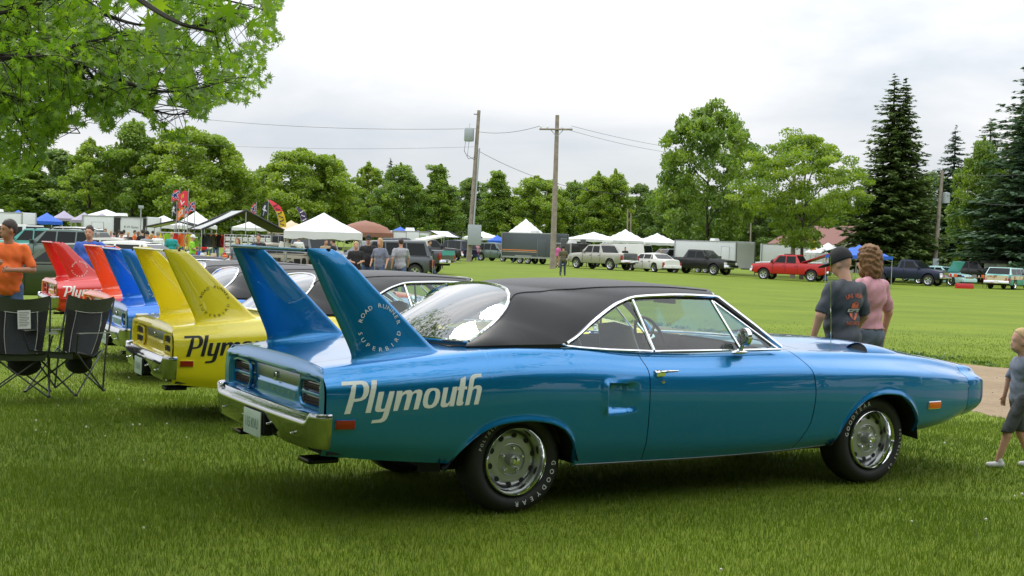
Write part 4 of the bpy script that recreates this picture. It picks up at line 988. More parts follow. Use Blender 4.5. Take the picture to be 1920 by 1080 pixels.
while n < 1150:
    a, b = r_.uniform(-160, 540), r_.uniform(-120, 400)
    if not inpoly(a, b, OUTL): continue
    dens = smooth(560, 100, a)*.6+.45 if a > 150 else 1
    if b < 40: dens = max(dens, .8)
    if b > 235: dens *= .55
    if r_.random() > dens: continue
    hole = float(vnoise(np.array([a]), np.array([b]), 42, 4)[0])
    if a > 120 and hole < .20: continue
    c = at(a, b, r_.uniform(9.2, 14)); n += 1; d = np.array([r_.gauss(0, .2), r_.gauss(0, .2), r_.gauss(-.05, .1)])
    if okp(c+d*1.1) and okp(c-d*1.1): bm_.tube([c-d-ORG, c+d-ORG], [.004, .002], 3, cap=False)
    for _ in range(19): q = r_.uniform(-1.1, 1.1); LP.append(c+d*q+np.array([r_.gauss(0, .085), r_.gauss(0, .085), r_.gauss(0, .07)]))
bm_.build('branches', BARK_D, mt, sm=0)
LP = [p for p in LP if okp(p)]
# a spray of leaves quite near the lens
NEAR = []
for k in range(9):
    a, b = r_.gauss(325, 42), r_.gauss(66, 34); NEAR.append(at(a, b, r_.uniform(3.9, 5.0)))
for a, b in ((470, 45), (500, 60), (430, 20), (380, 10), (150, 5), (200, 18), (250, 5), (410, -5), (300, 10), (350, -8), (500, 8)): NEAR.append(at(a, b, r_.uniform(4.4, 5.6)))
br0 = cr_curve([at(150, -90, 4.4), at(250, -10, 3.9), at(330, 40, 3.4), at(400, 60, 3.3)], 6)
V1, F1 = star_leaves(LP, .072, 3); V2, F2 = star_leaves(NEAR, .098, 4, .9); V = np.concatenate([V1, V2])-ORG; F = np.concatenate([F1, F2+len(V1)])
tone = np.repeat(np.clip(nr.normal(.5, .25, len(V)//17), 0, 1.1), 17); np_mesh('leaves', V, F, MAPLE_L, mt, tone, kind='stuff')
mb = MB(); mb.tube(br0-ORG, np.linspace(.012, .003, len(br0)), 5); mb.build('twig', BARK_D, mt, sm=0)
# upper crown, outside the frame, which shades the near lawn
C, rad = [], []; r_ = random.Random(8)
while len(C) < 340:
    p = np.array([r_.uniform(-16, 9), r_.uniform(-8, 12), r_.uniform(2.9, 9.5)]); q = (p-np.array([-4.8, 2.6, 6.2]))/np.array([12.5, 9.0, 3.4])
    if q@q > 1: continue
    z = p[2]; D = max(p[1], .1)
    if p[1] > .5:
        px = 960+p[0]/D*FPX; lim = CAM_H+.215*D+1.0
        if px > -330 and z < lim: continue
    if np.hypot(p[0], p[1]) < 3 and z < 4: continue
    if math.atan2(p[0]+1, p[1]-8) > R(-62) and p[1] > 8: continue
    C.append(p-ORG); rad.append(r_.uniform(.6, 1.0))
V, F = leaf_cloud(C, rad, 55, .24, .7, 31); np_mesh('upper_crown', V, F, LEAF_A, mt, np.repeat(nr.rand(len(F)), 4), kind='stuff')
# ------------------------------------------------------------------ other winged coupes of the row
def bird_copy(label, loc, rz, pm, letm):
    c = copy_tree(bird, skip=('tail_script',)); c.location = loc; c.rotation_euler = (0, 0, rz); c['label'] = label
    swap(c, [(P_BLUE, pm)] + ([(WHITE_L, letm)] if letm else [])); return c
def swap_let(c):
    for o in c.children_recursive:
        if o.name.startswith('tyre_lettering'):
            for s_ in o.material_slots: s_.link = 'OBJECT'; s_.material = WHITE_L
c = bird_copy('lemon yellow winged coupe with black side lettering, directly behind the nearest blue one', (-2.16, 12.68, -.085), .44+.03, P_YEL, BLACK_L); swap_let(c)
c = bird_copy('bright blue winged coupe between the yellow and the orange one', (-3.68, 16.6, -.15), .43+.03, P_PETTY, None)
c = bird_copy('orange red winged coupe right behind the bright blue one', (-4.66, 19.0, -.15), .515, P_ORG, BLACK_L); swap_let(c)
c = bird_copy('bright red winged coupe with white lettering, farthest of the row', (-6.95, 23.7, -.17), .475, P_RED, None)

# ------------------------------------------------------------------ people: smooth signed distance shapes turned into one surface
def caps(P, a, b, ra, rb, sc=(1, 1, 1)):
    a = np.array(a, float); b = np.array(b, float); d = b-a; t = np.clip(((P-a)@d)/max(d@d, 1e-9), 0, 1); q = (P-a-t[:, None]*d)/np.array(sc); return np.linalg.norm(q, axis=1)-(ra+(rb-ra)*t)
def elli(P, c, r):
    q = (P-np.array(c))/np.array(r); k = np.linalg.norm(q, axis=1); return (k-1)*min(r)
def smin(ds, k):
    d = ds[0]
    for e in ds[1:]: h = np.clip(.5+.5*(e-d)/k, 0, 1); d = e*(1-h)+d*h-k*h*(1-h)
    return d
def surface(fn, lo, hi, vox):
    """surface nets of a distance function"""
    n = [int((hi[i]-lo[i])/vox)+2 for i in range(3)]; ax = [lo[i]+np.arange(n[i])*vox for i in range(3)]
    X = np.stack(np.meshgrid(*ax, indexing='ij'), -1).reshape(-1, 3); D = fn(X).reshape(n); D[0], D[-1] = 1, 1; D[:, 0], D[:, -1] = 1, 1; D[:, :, 0], D[:, :, -1] = 1, 1
    S = D < 0; m = [k-1 for k in n]; cor = [(i, j, k) for i in (0, 1) for j in (0, 1) for k in (0, 1)]
    cnt = sum(S[i:i+m[0], j:j+m[1], k:k+m[2]].astype(np.int8) for i, j, k in cor); act = (cnt > 0) & (cnt < 8)
    idx = -np.ones(m, int); C = np.argwhere(act); idx[act] = np.arange(len(C)); acc = np.zeros((len(C), 3)); num = np.zeros(len(C))
    for a in cor:
        for x in range(3):
            if a[x]: continue
            b = list(a); b[x] = 1; A = C+np.array(a); B = C+np.array(b); da = D[tuple(A.T)]; db = D[tuple(B.T)]; k = (da < 0) != (db < 0); t = np.where(k, da/np.where(k, da-db, 1), 0)
            p = A+(B-A)*t[:, None]; acc[k] += p[k]; num[k] += 1
    V = np.array(lo)+(acc/num[:, None])*vox; F = []
    for x in range(3):
        u, v = (x+1) % 3, (x+2) % 3; sl0 = [slice(None)]*3; sl1 = [slice(None)]*3; sl0[x] = slice(0, -1); sl1[x] = slice(1, None)
        k = S[tuple(sl0)] != S[tuple(sl1)]; E = np.argwhere(k); ok = (E[:, u] > 0) & (E[:, v] > 0) & (E[:, u] < n[u]-1) & (E[:, v] < n[v]-1) & (E[:, x] < n[x]-1); E = E[ok]; inside = S[tuple(E.T)]
        du = np.zeros(3, int); du[u] = 1; dv = np.zeros(3, int); dv[v] = 1; q = np.stack([idx[tuple((E-du-dv).T)], idx[tuple((E-dv).T)], idx[tuple(E.T)], idx[tuple((E-du).T)]], 1)
        q[~inside] = q[~inside][:, ::-1]; F.append(q)
    return V, np.concatenate(F)
SKIN = mat('skin', (.50, .27, .18), .55, var=.08, vscale=9); SKIN_T = mat('skin_tanned', (.36, .17, .10), .55, var=.08, vscale=9)
HAIR_D = mat('hair_dark_brown', (.030, .018, .012), .6, var=.3, vscale=40); HAIR_B = mat('hair_blond', (.42, .27, .12), .6, var=.25, vscale=40); HAIR_C = mat('hair_curly_brown', (.17, .085, .035), .7, var=.5, vscale=30); HAIR_G = mat('hair_grey', (.25, .23, .21), .7)
def cloth(name, col, v=.12): return mat(name, col, .85, var=v, vscale=5, bump=.3, bscale=50)
JEANS = cloth('denim_blue', (.055, .095, .19)); JEANS_D = cloth('denim_dark', (.025, .035, .07)); KHAKI = cloth('shorts_khaki', (.30, .24, .15)); BLACKC = cloth('black_cloth', (.014, .014, .016)); GREYC = cloth('grey_cloth', (.17, .18, .20)); SHOE = mat('shoe_dark', (.03, .03, .03), .6); SHOE_W = mat('shoe_white', (.55, .55, .55), .6)
def person_mesh(pose='stand', vox=.028, belly=0.0, hair='short', legs='long', woman=False, hx=0, head_down=0.0, arms=None, feet=None, sleeve=.30, fingers=False, build=1.0, cap=False, hem=.84, kid=False):
    """facing +x, left +y, 1.78 m tall; returns {part: (V,F)}"""
    hip = .93; sh = 1.46; W_ = .195*build*(.9 if woman else 1); HW = .095
    if feet is None: feet = {'stand': ((.02, .13), (-.02, -.13)), 'walk': ((.34, .08), (-.36, -.08)), 'step': ((.16, .1), (-.12, -.12)), 'fold': ((.03, .14), (-.02, -.14))}[pose]
    if arms is None:
        arms = {'stand': [((-.02, .27, 1.17), (.06, .29, .93)), ((-.02, -.27, 1.17), (.06, -.29, .93))], 'walk': [((-.12, .26, 1.18), (-.10, .28, .94)), ((.08, -.26, 1.18), (.22, -.26, .98))],
                'step': [((-.02, .27, 1.17), (.10, .27, .95)), ((-.04, -.27, 1.17), (.12, -.24, 1.0))], 'fold': [((.05, .27, 1.17), (.27, .02, 1.16)), ((.05, -.27, 1.17), (.27, -.0, 1.10))]}[pose if pose in ('stand', 'walk', 'step') else 'fold']
    hd = math.sin(head_down)*.12; hc = np.array([.025+hd, 0, 1.665-.03*head_down]); cy, sy = math.cos(hx), math.sin(hx); Rh = np.array([[cy, -sy, 0], [sy, cy, 0], [0, 0, 1]])
    ch, sh_ = math.cos(-head_down), math.sin(-head_down); Rp = np.array([[ch, 0, -sh_], [0, 1, 0], [sh_, 0, ch]]); RH = Rh@Rp
    def H(P): return (P-hc)@RH
    legj = []
    for i, (fx, fy) in enumerate(feet):
        s = 1 if i == 0 else -1; h_ = np.array([0, s*HW, hip]); f_ = np.array([fx, fy, .09+ (.05 if fx < -.3 else 0)]); k_ = (h_+f_)/2+np.array([.05 if abs(fx) > .1 else .015, 0, .02]); legj.append((h_, k_, f_))
    def headf(P):
        Q = H(P); return smin([elli(Q, (-.01, 0, .03), (.098, .077, .112)), elli(Q, (.03, 0, -.045), (.066, .056, .075)), caps(Q, (.088, 0, .0), (.100 if kid else .110, 0, -.026), .010, .012 if kid else .015), elli(Q, (-.005, .078, -.01), (.018, .012, .032)), elli(Q, (-.005, -.078, -.01), (.018, .012, .032)), caps(Q, (.085 if not kid else .075, .028, .032), (.085 if not kid else .075, -.028, .032), .012, .012), elli(Q, (.085, 0, -.062), (.014, .028, .010))], .014)
    def hands(P):
        d = []
        for (e, w_) in arms:
            e = np.array(e); w_ = np.array(w_); u = (w_-e)/np.linalg.norm(w_-e); d.append(caps(P, w_, w_+u*.075, .030, .032, (1, .75, 1)))
            if fingers:
                side = np.cross(u, [0, 1, 0] if abs(u[1]) < .8 else [0, 0, 1]); side /= np.linalg.norm(side); crl = np.cross(side, u)
                for q, ln in ((-.03, .058), (-.01, .068), (.01, .066), (.03, .052)):
                    b0 = w_+u*.085+side*q; b1 = b0+u*ln*.55+crl*.008; d.append(caps(P, b0, b1, .0095, .009)); d.append(caps(P, b1, b1+u*ln*.35+crl*.022, .009, .0075))
                b0 = w_+u*.03+side*.032; d.append(caps(P, b0, b0+u*.045+side*.022, .012, .009))
            else: d.append(caps(P, w_+u*.08, w_+u*.14, .028, .016, (1, .6, 1)))
        return d
    def body(P):
        d = [headf(P), caps(P, (-.02, 0, 1.44), (.005+hd*.5, 0, 1.58), .062, .055), caps(P, (-.01, W_-.02, 1.43), (-.01, -W_+.02, 1.43), .052, .052)]
        for i, (e, w_) in enumerate(arms):
            s = 1 if i == 0 else -1; S_ = (-.01, s*W_, 1.42); d += [caps(P, S_, e, .052*build, .041*build), caps(P, e, w_, .042*build, .027)]
        D = smin(d, .02); D = smin([D]+hands(P), .008)
        if legs == 'short':
            for h_, k_, f_ in legj: D = np.minimum(D, smin([caps(P, h_, k_, .075, .056), caps(P, k_+np.array([-.01, 0, -.09]), f_, .056, .036), caps(P, k_, k_+np.array([-.01, 0, -.09]), .055, .056)], .02))
        return D
    wr = lambda P, s=1: .006*np.sin(P[:, 2]*30*s+P[:, 1]*21+P[:, 0]*11+2*np.sin(P[:, 1]*9))*np.sin(P[:, 1]*27-P[:, 2]*13)+.004*np.sin(P[:, 2]*52+P[:, 1]*44+3*np.sin(P[:, 0]*12))*np.sin(P[:, 2]*9+P[:, 1]*5)
    def torso(P, o):
        l = [elli(P, (-.005, 0, 1.33), (.118+o, W_*.93+o, .19)), elli(P, (.012+belly*.5, 0, 1.10), (.108+o+belly, .150*build+o+belly*.6, .19)), elli(P, (-.008, 0, .95), (.118+o+belly*.6, (.168 if not woman else .175)+o, .15)), caps(P, (-.012, W_-.03, 1.425), (-.012, -W_+.03, 1.425), .058+o*.6, .058+o*.6)]
        if woman: l.append(elli(P, (.10, .055, 1.27), (.05, .055, .06))); l.append(elli(P, (.10, -.055, 1.27), (.05, .055, .06)))
        return l
    def shirt(P):
        d = torso(P, .012)
        for i, (e, w_) in enumerate(arms):
            s = 1 if i == 0 else -1; S_ = np.array((-.01, s*W_, 1.42)); e = np.array(e); L = np.linalg.norm(e-S_); q = min(1, sleeve/L*.85); d.append(np.maximum(caps(P, S_, S_+(e-S_)*q, .062*build, .060*build), ((P-S_)@((e-S_)/L))-sleeve*.85))
        D = smin(d, .035)+wr(P); D = np.maximum(D-.006*smooth(1.1, .9, P[:, 2]), hem-P[:, 2]); return np.maximum(D, -(np.linalg.norm((P-np.array([.02, 0, 1.53]))/np.array([1, 1, .8]), axis=1)-.068))
    def trousers(P):
        d = [elli(P, (-.008, 0, .94), (.112+belly*.3+(.012 if hem > .95 else 0), .160+(.012 if hem > .95 else 0), .13))]
        for h_, k_, f_ in legj:
            if legs == 'short': d.append(np.maximum(caps(P, h_, k_+np.array([0, 0, -.06]), .098, .082), (k_[2]-.05)-P[:, 2]))
            else: d += [caps(P, h_, k_, .098, .070), caps(P, k_, f_, .070, .060)]
        D = smin(d, .03)+wr(P, .7)*.8; D = np.maximum(D, P[:, 2]-(1.03 if hem < .95 else 1.06)); return np.maximum(D, .06-P[:, 2])
    def shoes(P):
        d = []
        for h_, k_, f_ in legj: d += [caps(P, f_+np.array([-.05, 0, -.045]), f_+np.array([.13, 0, -.055]), .045, .038, (1, 1, 1)), caps(P, f_+np.array([-.03, 0, -.04]), f_+np.array([-.02, 0, .01]), .047, .045)]
        return np.maximum(smin(d, .02), (.0+min(f[2] for *_, f in legj)-.09)-P[:, 2])
    def hairf(P):
        Q = H(P); cut = {'short': Q[:, 0]*.9+(.018-Q[:, 2])*1.0-.022, 'thin': Q[:, 0]*1.0+(.035-Q[:, 2])*.9-.0, 'long': Q[:, 0]-.045, 'curly': Q[:, 0]-.060}[hair if hair in ('thin', 'long', 'curly') else 'short']
        if hair in ('long', 'curly'):
            b = smin([elli(Q, (-.02, 0, .035), (.112, .090, .120)), elli(Q, (-.045, 0, -.07), (.080, .088, .13 if hair == 'long' else .11))], .03)
            if hair == 'curly': b = b-.012+.007*np.sin(Q[:, 0]*83+3*np.sin(Q[:, 2]*31))*np.sin(Q[:, 1]*71+2*np.sin(Q[:, 0]*45))+.006*np.sin(Q[:, 2]*105+4*np.sin(Q[:, 1]*38))
            face = elli(Q, (.085, 0, -.01), (.075, .066, .105)); return np.maximum(np.maximum(b, -face), Q[:, 0]-.085)
        b = elli(Q, (-.013, 0, .034), (.102, .081, .114))+.003*np.sin(Q[:, 0]*150+Q[:, 2]*60)*np.sin(Q[:, 1]*170)-.001; return np.maximum(np.maximum(b, cut), -Q[:, 2]-.045)
    def capf(P):
        Q = H(P); dome = np.maximum(elli(Q, (-.010, 0, .034), (.119, .098, .134)), .016-Q[:, 2]-Q[:, 0]*.12); bill = elli(Q, (.135, 0, .026), (.10, .072, .014)); return np.minimum(dome, bill)
    out = {}; lo, hi = (-.62, -.52, -.03), (.66, .52, 1.86)
    out['body'] = surface(body, (-.5, -.46, -.03 if legs == 'short' else .7), (.55, .46, 1.86), vox)
    out['shirt'] = surface(shirt, (-.36, -.42, .82), (.42, .42, 1.58), vox); out['trousers'] = surface(trousers, (-.6, -.34, .02), (.62, .34, 1.08), vox); out['shoes'] = surface(shoes, (-.62, -.26, -.03), (.66, .26, .25), vox)
    if kid: hx0 = hairf; hairf = lambda P: hx0(P)-.0010
    if hair != 'none': out['hair'] = surface(hairf, (-.25, -.22, 1.35), (.25, .22, 1.84), vox*.8)
    if cap: out['cap'] = surface(capf, (-.25, -.22, 1.5), (.34, .22, 1.86), vox*.6)
    out['_head'] = (hc, RH); return out
def make_person(label, M, loc, rz, H, mats_, group=None, extra=None):
    t = thing('person', label, 'person', loc, rz, group, H/1.78)
    for k in ('body', 'shirt', 'trousers', 'shoes', 'hair', 'cap'):
        if k in M: 
            V, F = M[k]; o = np_mesh(k, V, F, mats_.get(k, SHOE), t, smooth_=True); o.material_slots[0].link = 'OBJECT'; o.material_slots[0].material = mats_.get(k, SHOE)
            o.data.materials[0] = mats_.get(k, SHOE)
    if extra:
        hc, RH = M['_head']; W = lambda q: tuple(np.array(hc)+RH@np.array(q)); body = [c for c in t.children if c.name.startswith('body')][0]
        mb = MB()
        for y in (-.03, .03): mb.ell(W((.080, y, .012)), (.008, .012, .007), 5, 8)
        mb.build('eyes', mat('eye_dark', (.02, .015, .012), .3), t); mb = MB(); mb.ell(W((.0935, 0, -.060)), (.006, .026, .004), 4, 8); mb.build('mouth', mat('lip', (.28, .09, .07), .6), t)
    return t
TEE = {k: cloth('tee_'+k, c) for k, c in dict(orange=(.72, .13, .02), blue=(.035, .10, .42), charcoal=(.055, .062, .075), pink=(.50, .25, .29), grey=(.30, .31, .34), slate=(.16, .18, .24), black=(.014, .014, .016), red=(.55, .02, .02), white=(.72, .72, .72), teal=(.015, .28, .28), lime=(.25, .55, .03), yellow=(.72, .66, .05), green=(.02, .08, .04), rose=(.55, .10, .30), camo=(.10, .085, .05), tan=(.35, .27, .17)).items()}
def at_ground(px, D): return gx(px, D)
# man with the can
M = person_mesh('fold', .014, belly=.03, hair='short', arms=[((.04, .30, 1.17), (.26, .06, 1.17)), ((.04, -.30, 1.17), (.25, -.13, 1.24))], fingers=True, hx=-1.05, build=1.0)
om = make_person('heavy-set man in an orange T-shirt holding a drink can behind the camp chairs', M, at_ground(16, 17.6), R(-75), 1.86, dict(body=SKIN_T, shirt=TEE['orange'], trousers=JEANS, hair=HAIR_D, shoes=SHOE), extra=1)
cn = MB(); p = om.matrix_basis @ Vector((.34, -.115, 1.27)); cn.lathe([(-.06, .0), (-.06, .030), (-.052, .033), (.048, .033), (.058, .026), (.058, 0)], 16, 'z', p); cn.build('drink_can', mat('can_red_silver', (.25, .04, .05), .3, .7), None); tag(bpy.data.objects['drink_can'], 'small drink can held by the man in orange', 'can')
# man in blue behind the red fin
M = person_mesh('stand', .018, belly=.03, hair='short', fingers=True, build=1.1)
make_person('man in a royal blue T-shirt standing behind the fin of the red car', M, at_ground(168, 25.6), R(-88), 1.84, dict(body=SKIN, shirt=TEE['blue'], trousers=JEANS, hair=HAIR_D, shoes=SHOE), extra=1)
# the two men by the nose of the blue car
M = person_mesh('stand', .013, belly=.035, hair='none', fingers=True, head_down=.30, hx=.25, build=1.04, cap=True, arms=[((.02, .31, 1.17), (.10, .32, .93)), ((-.02, -.27, 1.17), (.12, -.27, .96))], sleeve=.30)
pc = at_ground(1588, 12.1); cm = make_person('bald man in a black cap and charcoal T-shirt with orange back print', M, pc, R(126), 1.71, dict(body=SKIN, shirt=TEE['charcoal'], trousers=BLACKC, hair=HAIR_G, cap=BLACKC, shoes=SHOE), extra=1)
def back_print(t, z0, draw, mat_, name, V):
    """flat print pushed onto the back of a shirt"""
    sh_ = [c for c in t.children if c.name.startswith('shirt')][0]; co = np.array([v.co[:] for v in sh_.data.vertices]); co = co[co[:, 0] < .02]
    mb = MB(); draw(mb); o = []
    for x, y, z in mb.v:
        d = (co[:, 1]-y)**2+(co[:, 2]-z)**2; k = np.argsort(d)[:4]; o.append((co[k, 0].min()-.007, y, z))
    mb.v = o; return mb.build(name, mat_, sh_, sm=0, fixn=False)
ORP = mat('print_orange', (.62, .13, .06), .7); WHP = mat('print_white', (.62, .62, .62), .7)
def arc_txt(mb):
    s = 'LAS VEGAS'
    for i, ch in enumerate(s):
        a = -.62+1.24*i/8
        if ch != ' ': V, F = text_geo(ch, .042); c, s_ = math.cos(-a*.7), math.sin(-a*.7); mb.add([(0, -(math.sin(a)*.17+v[0]*c-v[1]*s_), 1.345+.05*(math.cos(a)-1)*1.6+v[0]*s_+v[1]*c) for v in V], F)
    V, F = text_geo('NEVADA', .038, sx=.9); mb.add([(0, -v[0], 1.085+v[1]) for v in V], F)
    for pts in ([(-.055, 1.245), (.055, 1.245), (.045, 1.29), (.0, 1.31), (-.045, 1.29)], [(-.055, 1.20), (.055, 1.20), (.045, 1.165), (0, 1.13), (-.045, 1.165)]): mb.poly([(0, a, b) for a, b in pts])
back_print(cm, 0, arc_txt, ORP, 'back_print', M)
def bar_(mb): mb.poly([(0, a, b) for a, b in ((-.085, 1.208), (.085, 1.208), (.085, 1.238), (-.085, 1.238))])
back_print(cm, 0, bar_, WHP, 'back_print_bar', M)
def bar_t(mb): V, F = text_geo('HARLEY-DAVIDSON', .016, sx=.75); mb.add([(-.001, -v[0], 1.216+v[1]) for v in V], F)
o = back_print(cm, 0, bar_t, BLACK_L, 'back_print_words', M); o.location.x -= .003
M = person_mesh('stand', .013, belly=.0, hair='curly', fingers=True, head_down=.12, hx=.15, build=1.0, hem=1.0, arms=[((-.02, .29, 1.17), (.04, .29, .93)), ((-.03, -.29, 1.16), (.03, -.30, .92))])
pm_ = make_person('man with curly brown hair, beard and sunglasses in a pink T-shirt', M, at_ground(1636, 12.9), R(132), 1.76, dict(body=SKIN, shirt=TEE['pink'], trousers=cloth('trousers_slate', (.09, .115, .16)), hair=HAIR_C, shoes=SHOE), extra=1)
hc, RH = M['_head']; W = lambda q: tuple(np.array(hc)+RH@np.array(q)); mb = MB()
for y in (-.035, .035): mb.ell(W((.096, y, .012)), (.012, .028, .019), 6, 10)
mb.tube([W((.10, 0, .018)), W((.09, .07, .02)), W((.0, .084, .012))], .004, 5); mb.tube([W((.10, 0, .018)), W((.09, -.07, .02)), W((.0, -.084, .012))], .004, 5); mb.build('sunglasses', mat('sunglasses_black', (.01, .01, .01), .15), pm_)
mb = MB(); mb.ell(W((.045, 0, -.105)), (.060, .062, .062), 8, 12); mb.build('beard', HAIR_C, pm_)
# boy
M = person_mesh('walk', .013, hair='thin', legs='short', fingers=True, feet=((.30, .07), (-.22, -.07)), sleeve=.30, build=.92, kid=True, arms=[((-.10, .23, 1.18), (-.02, .25, .93)), ((.06, -.23, 1.18), (.10, -.25, .94))])
V = M['body'][0]; hc, RH = M['_head']
for k in ('body', 'hair'):
    V = M[k][0]; w_ = smooth(1.50, 1.60, V[:, 2])[:, None]; M[k] = (V+(V-np.array([.02, 0, 1.58]))*(.30 if k == 'body' else .30)*w_, M[k][1])
make_person('small blond boy in a grey T-shirt and grey shorts walking along the track', M, at_ground(1926, 10.5), R(184), 1.05, dict(body=SKIN, shirt=cloth('boy_grey_tee', (.17, .19, .24)), trousers=cloth('boy_grey_shorts', (.05, .055, .058)), hair=mat('hair_pale_blond', (.46, .31, .15), .7), shoes=SHOE_W), extra=1)
# strollers and crowd: five figures, copied and re-dressed
FIG = {}
def fig(k):
    if k not in FIG:
        FIG[k] = dict(front=lambda: person_mesh('stand', .024, belly=.02), walk=lambda: person_mesh('walk', .024), step=lambda: person_mesh('step', .024, belly=.02, legs='short'), lady=lambda: person_mesh('step', .024, hair='long', woman=True), cap=lambda: person_mesh('stand', .024, belly=.03, cap=True, hair='none', arms=[((-.02, .27, 1.17), (.18, .22, 1.10)), ((-.02, -.27, 1.17), (.18, -.2, 1.12))]), hold=lambda: person_mesh('fold', .024, arms=[((.0, .26, 1.17), (.24, .10, 1.10)), ((.0, -.26, 1.17), (.24, -.10, 1.12))]))[k]()
    return FIG[k]
_fp = {}
def crowd(k, label, px, D, rz, H, shirt, trousers=None, hair=None, skin=None, group=None, shoes=None):
    m_ = dict(body=skin or SKIN, shirt=TEE[shirt], trousers=trousers or JEANS, hair=hair or HAIR_D, cap=TEE['white'] if shirt == 'lime' else BLACKC, shoes=shoes or SHOE)
    if k in _fp:
        t = copy_tree(_fp[k]); t.location = gx(px, D); t.rotation_euler = (0, 0, R(rz)); t.scale = (H/1.78,)*3; t['label'] = label
        if 'group' in t.keys(): del t['group']
        if group: t['group'] = group
        for c in t.children:
            n_ = c.name.split('.')[0]
            if n_ in m_: c.material_slots[0].material = m_[n_]
    else: t = make_person(label, fig(k), gx(px, D), R(rz), H, m_, group); _fp[k] = t
    return t
crowd('hold', 'blond boy in a black T-shirt with maroon sleeves beside the man in black', 668, 41, -80, 1.66, 'black', BLACKC, HAIR_B)
crowd('cap', 'man in a black printed T-shirt and cap between the boy and the woman', 691, 42, -85, 1.86, 'black', JEANS)
crowd('lady', 'blonde woman with sunglasses in a slate blue top walking beside the man in black', 713, 41.5, -110, 1.78, 'slate', JEANS, HAIR_B)
crowd('walk', 'man in a grey T-shirt and jeans seen from behind by the teal pickup', 752, 42, 100, 1.80, 'grey', JEANS, HAIR_D)
crowd('walk', 'man in a dark grey T-shirt walking past the white awning', 805, 70, -20, 1.78, 'charcoal')
crowd('walk', 'person in black walking left in front of the grey trailer', 970, 122, 180, 1.75, 'black')
crowd('front', 'boy in a camouflage jacket and jeans standing alone on the lawn', 1057, 77, 95, 1.72, 'camo', JEANS_D, BLACKC)
crowd('front', 'person in a magenta shirt behind the wooden pole with the crossarm', 1047, 104, 60, 1.78, 'rose', KHAKI)
crowd('lady', 'girl in a grey top beside the gabled awning, left of the blue wing', 446, 43, -100, 1.64, 'slate', JEANS, HAIR_C)
crowd('front', 'man in a black T-shirt behind the blue wing, right of the gabled awning', 485, 46, -95, 1.80, 'black', JEANS)
crowd('front', 'man in a white T-shirt under the white peaked canopy', 560, 66, 120, 1.78, 'white')
crowd('front', 'person in a pale green shirt under the left half of the white canopy', 538, 64, 80, 1.70, 'lime')
crowd('hold', 'man in a tan shirt looking down under the white canopy', 611, 56, -60, 1.68, 'tan')
crowd('hold', 'man in dark clothes bending over the table under the white canopy', 625, 55, 170, 1.70, 'black')
crowd('lady', 'woman in a pink top beside the dark blue SUV', 896, 128, -60, 1.70, 'pink')
crowd('front', 'person in a red shirt between the dark blue SUV and the green one', 900, 130, 60, 1.76, 'red')
crowd('front', 'man in a black shirt leaning at the bed of the silver pickup', 1173, 112, -90, 1.78, 'black')
crowd('front', 'bare armed person left of the man in black behind the silver pickup', 1155, 113, -80, 1.72, 'tan')
crowd('front', 'man in a white shirt behind the white sedan', 1204, 118, 100, 1.80, 'white')
crowd('step', 'person in an orange top walking behind the white sedan', 1219, 121, 20, 1.72, 'orange')
crowd('lady', 'blonde woman in a dark top in front of the grey pickup', 1241, 116, -60, 1.70, 'black', BLACKC, HAIR_B)
crowd('front', 'man behind the raised bed cover of the red pickup', 1551, 101, 200, 1.78, 'grey')
GC = 'visitors at the vendor stalls on the left'
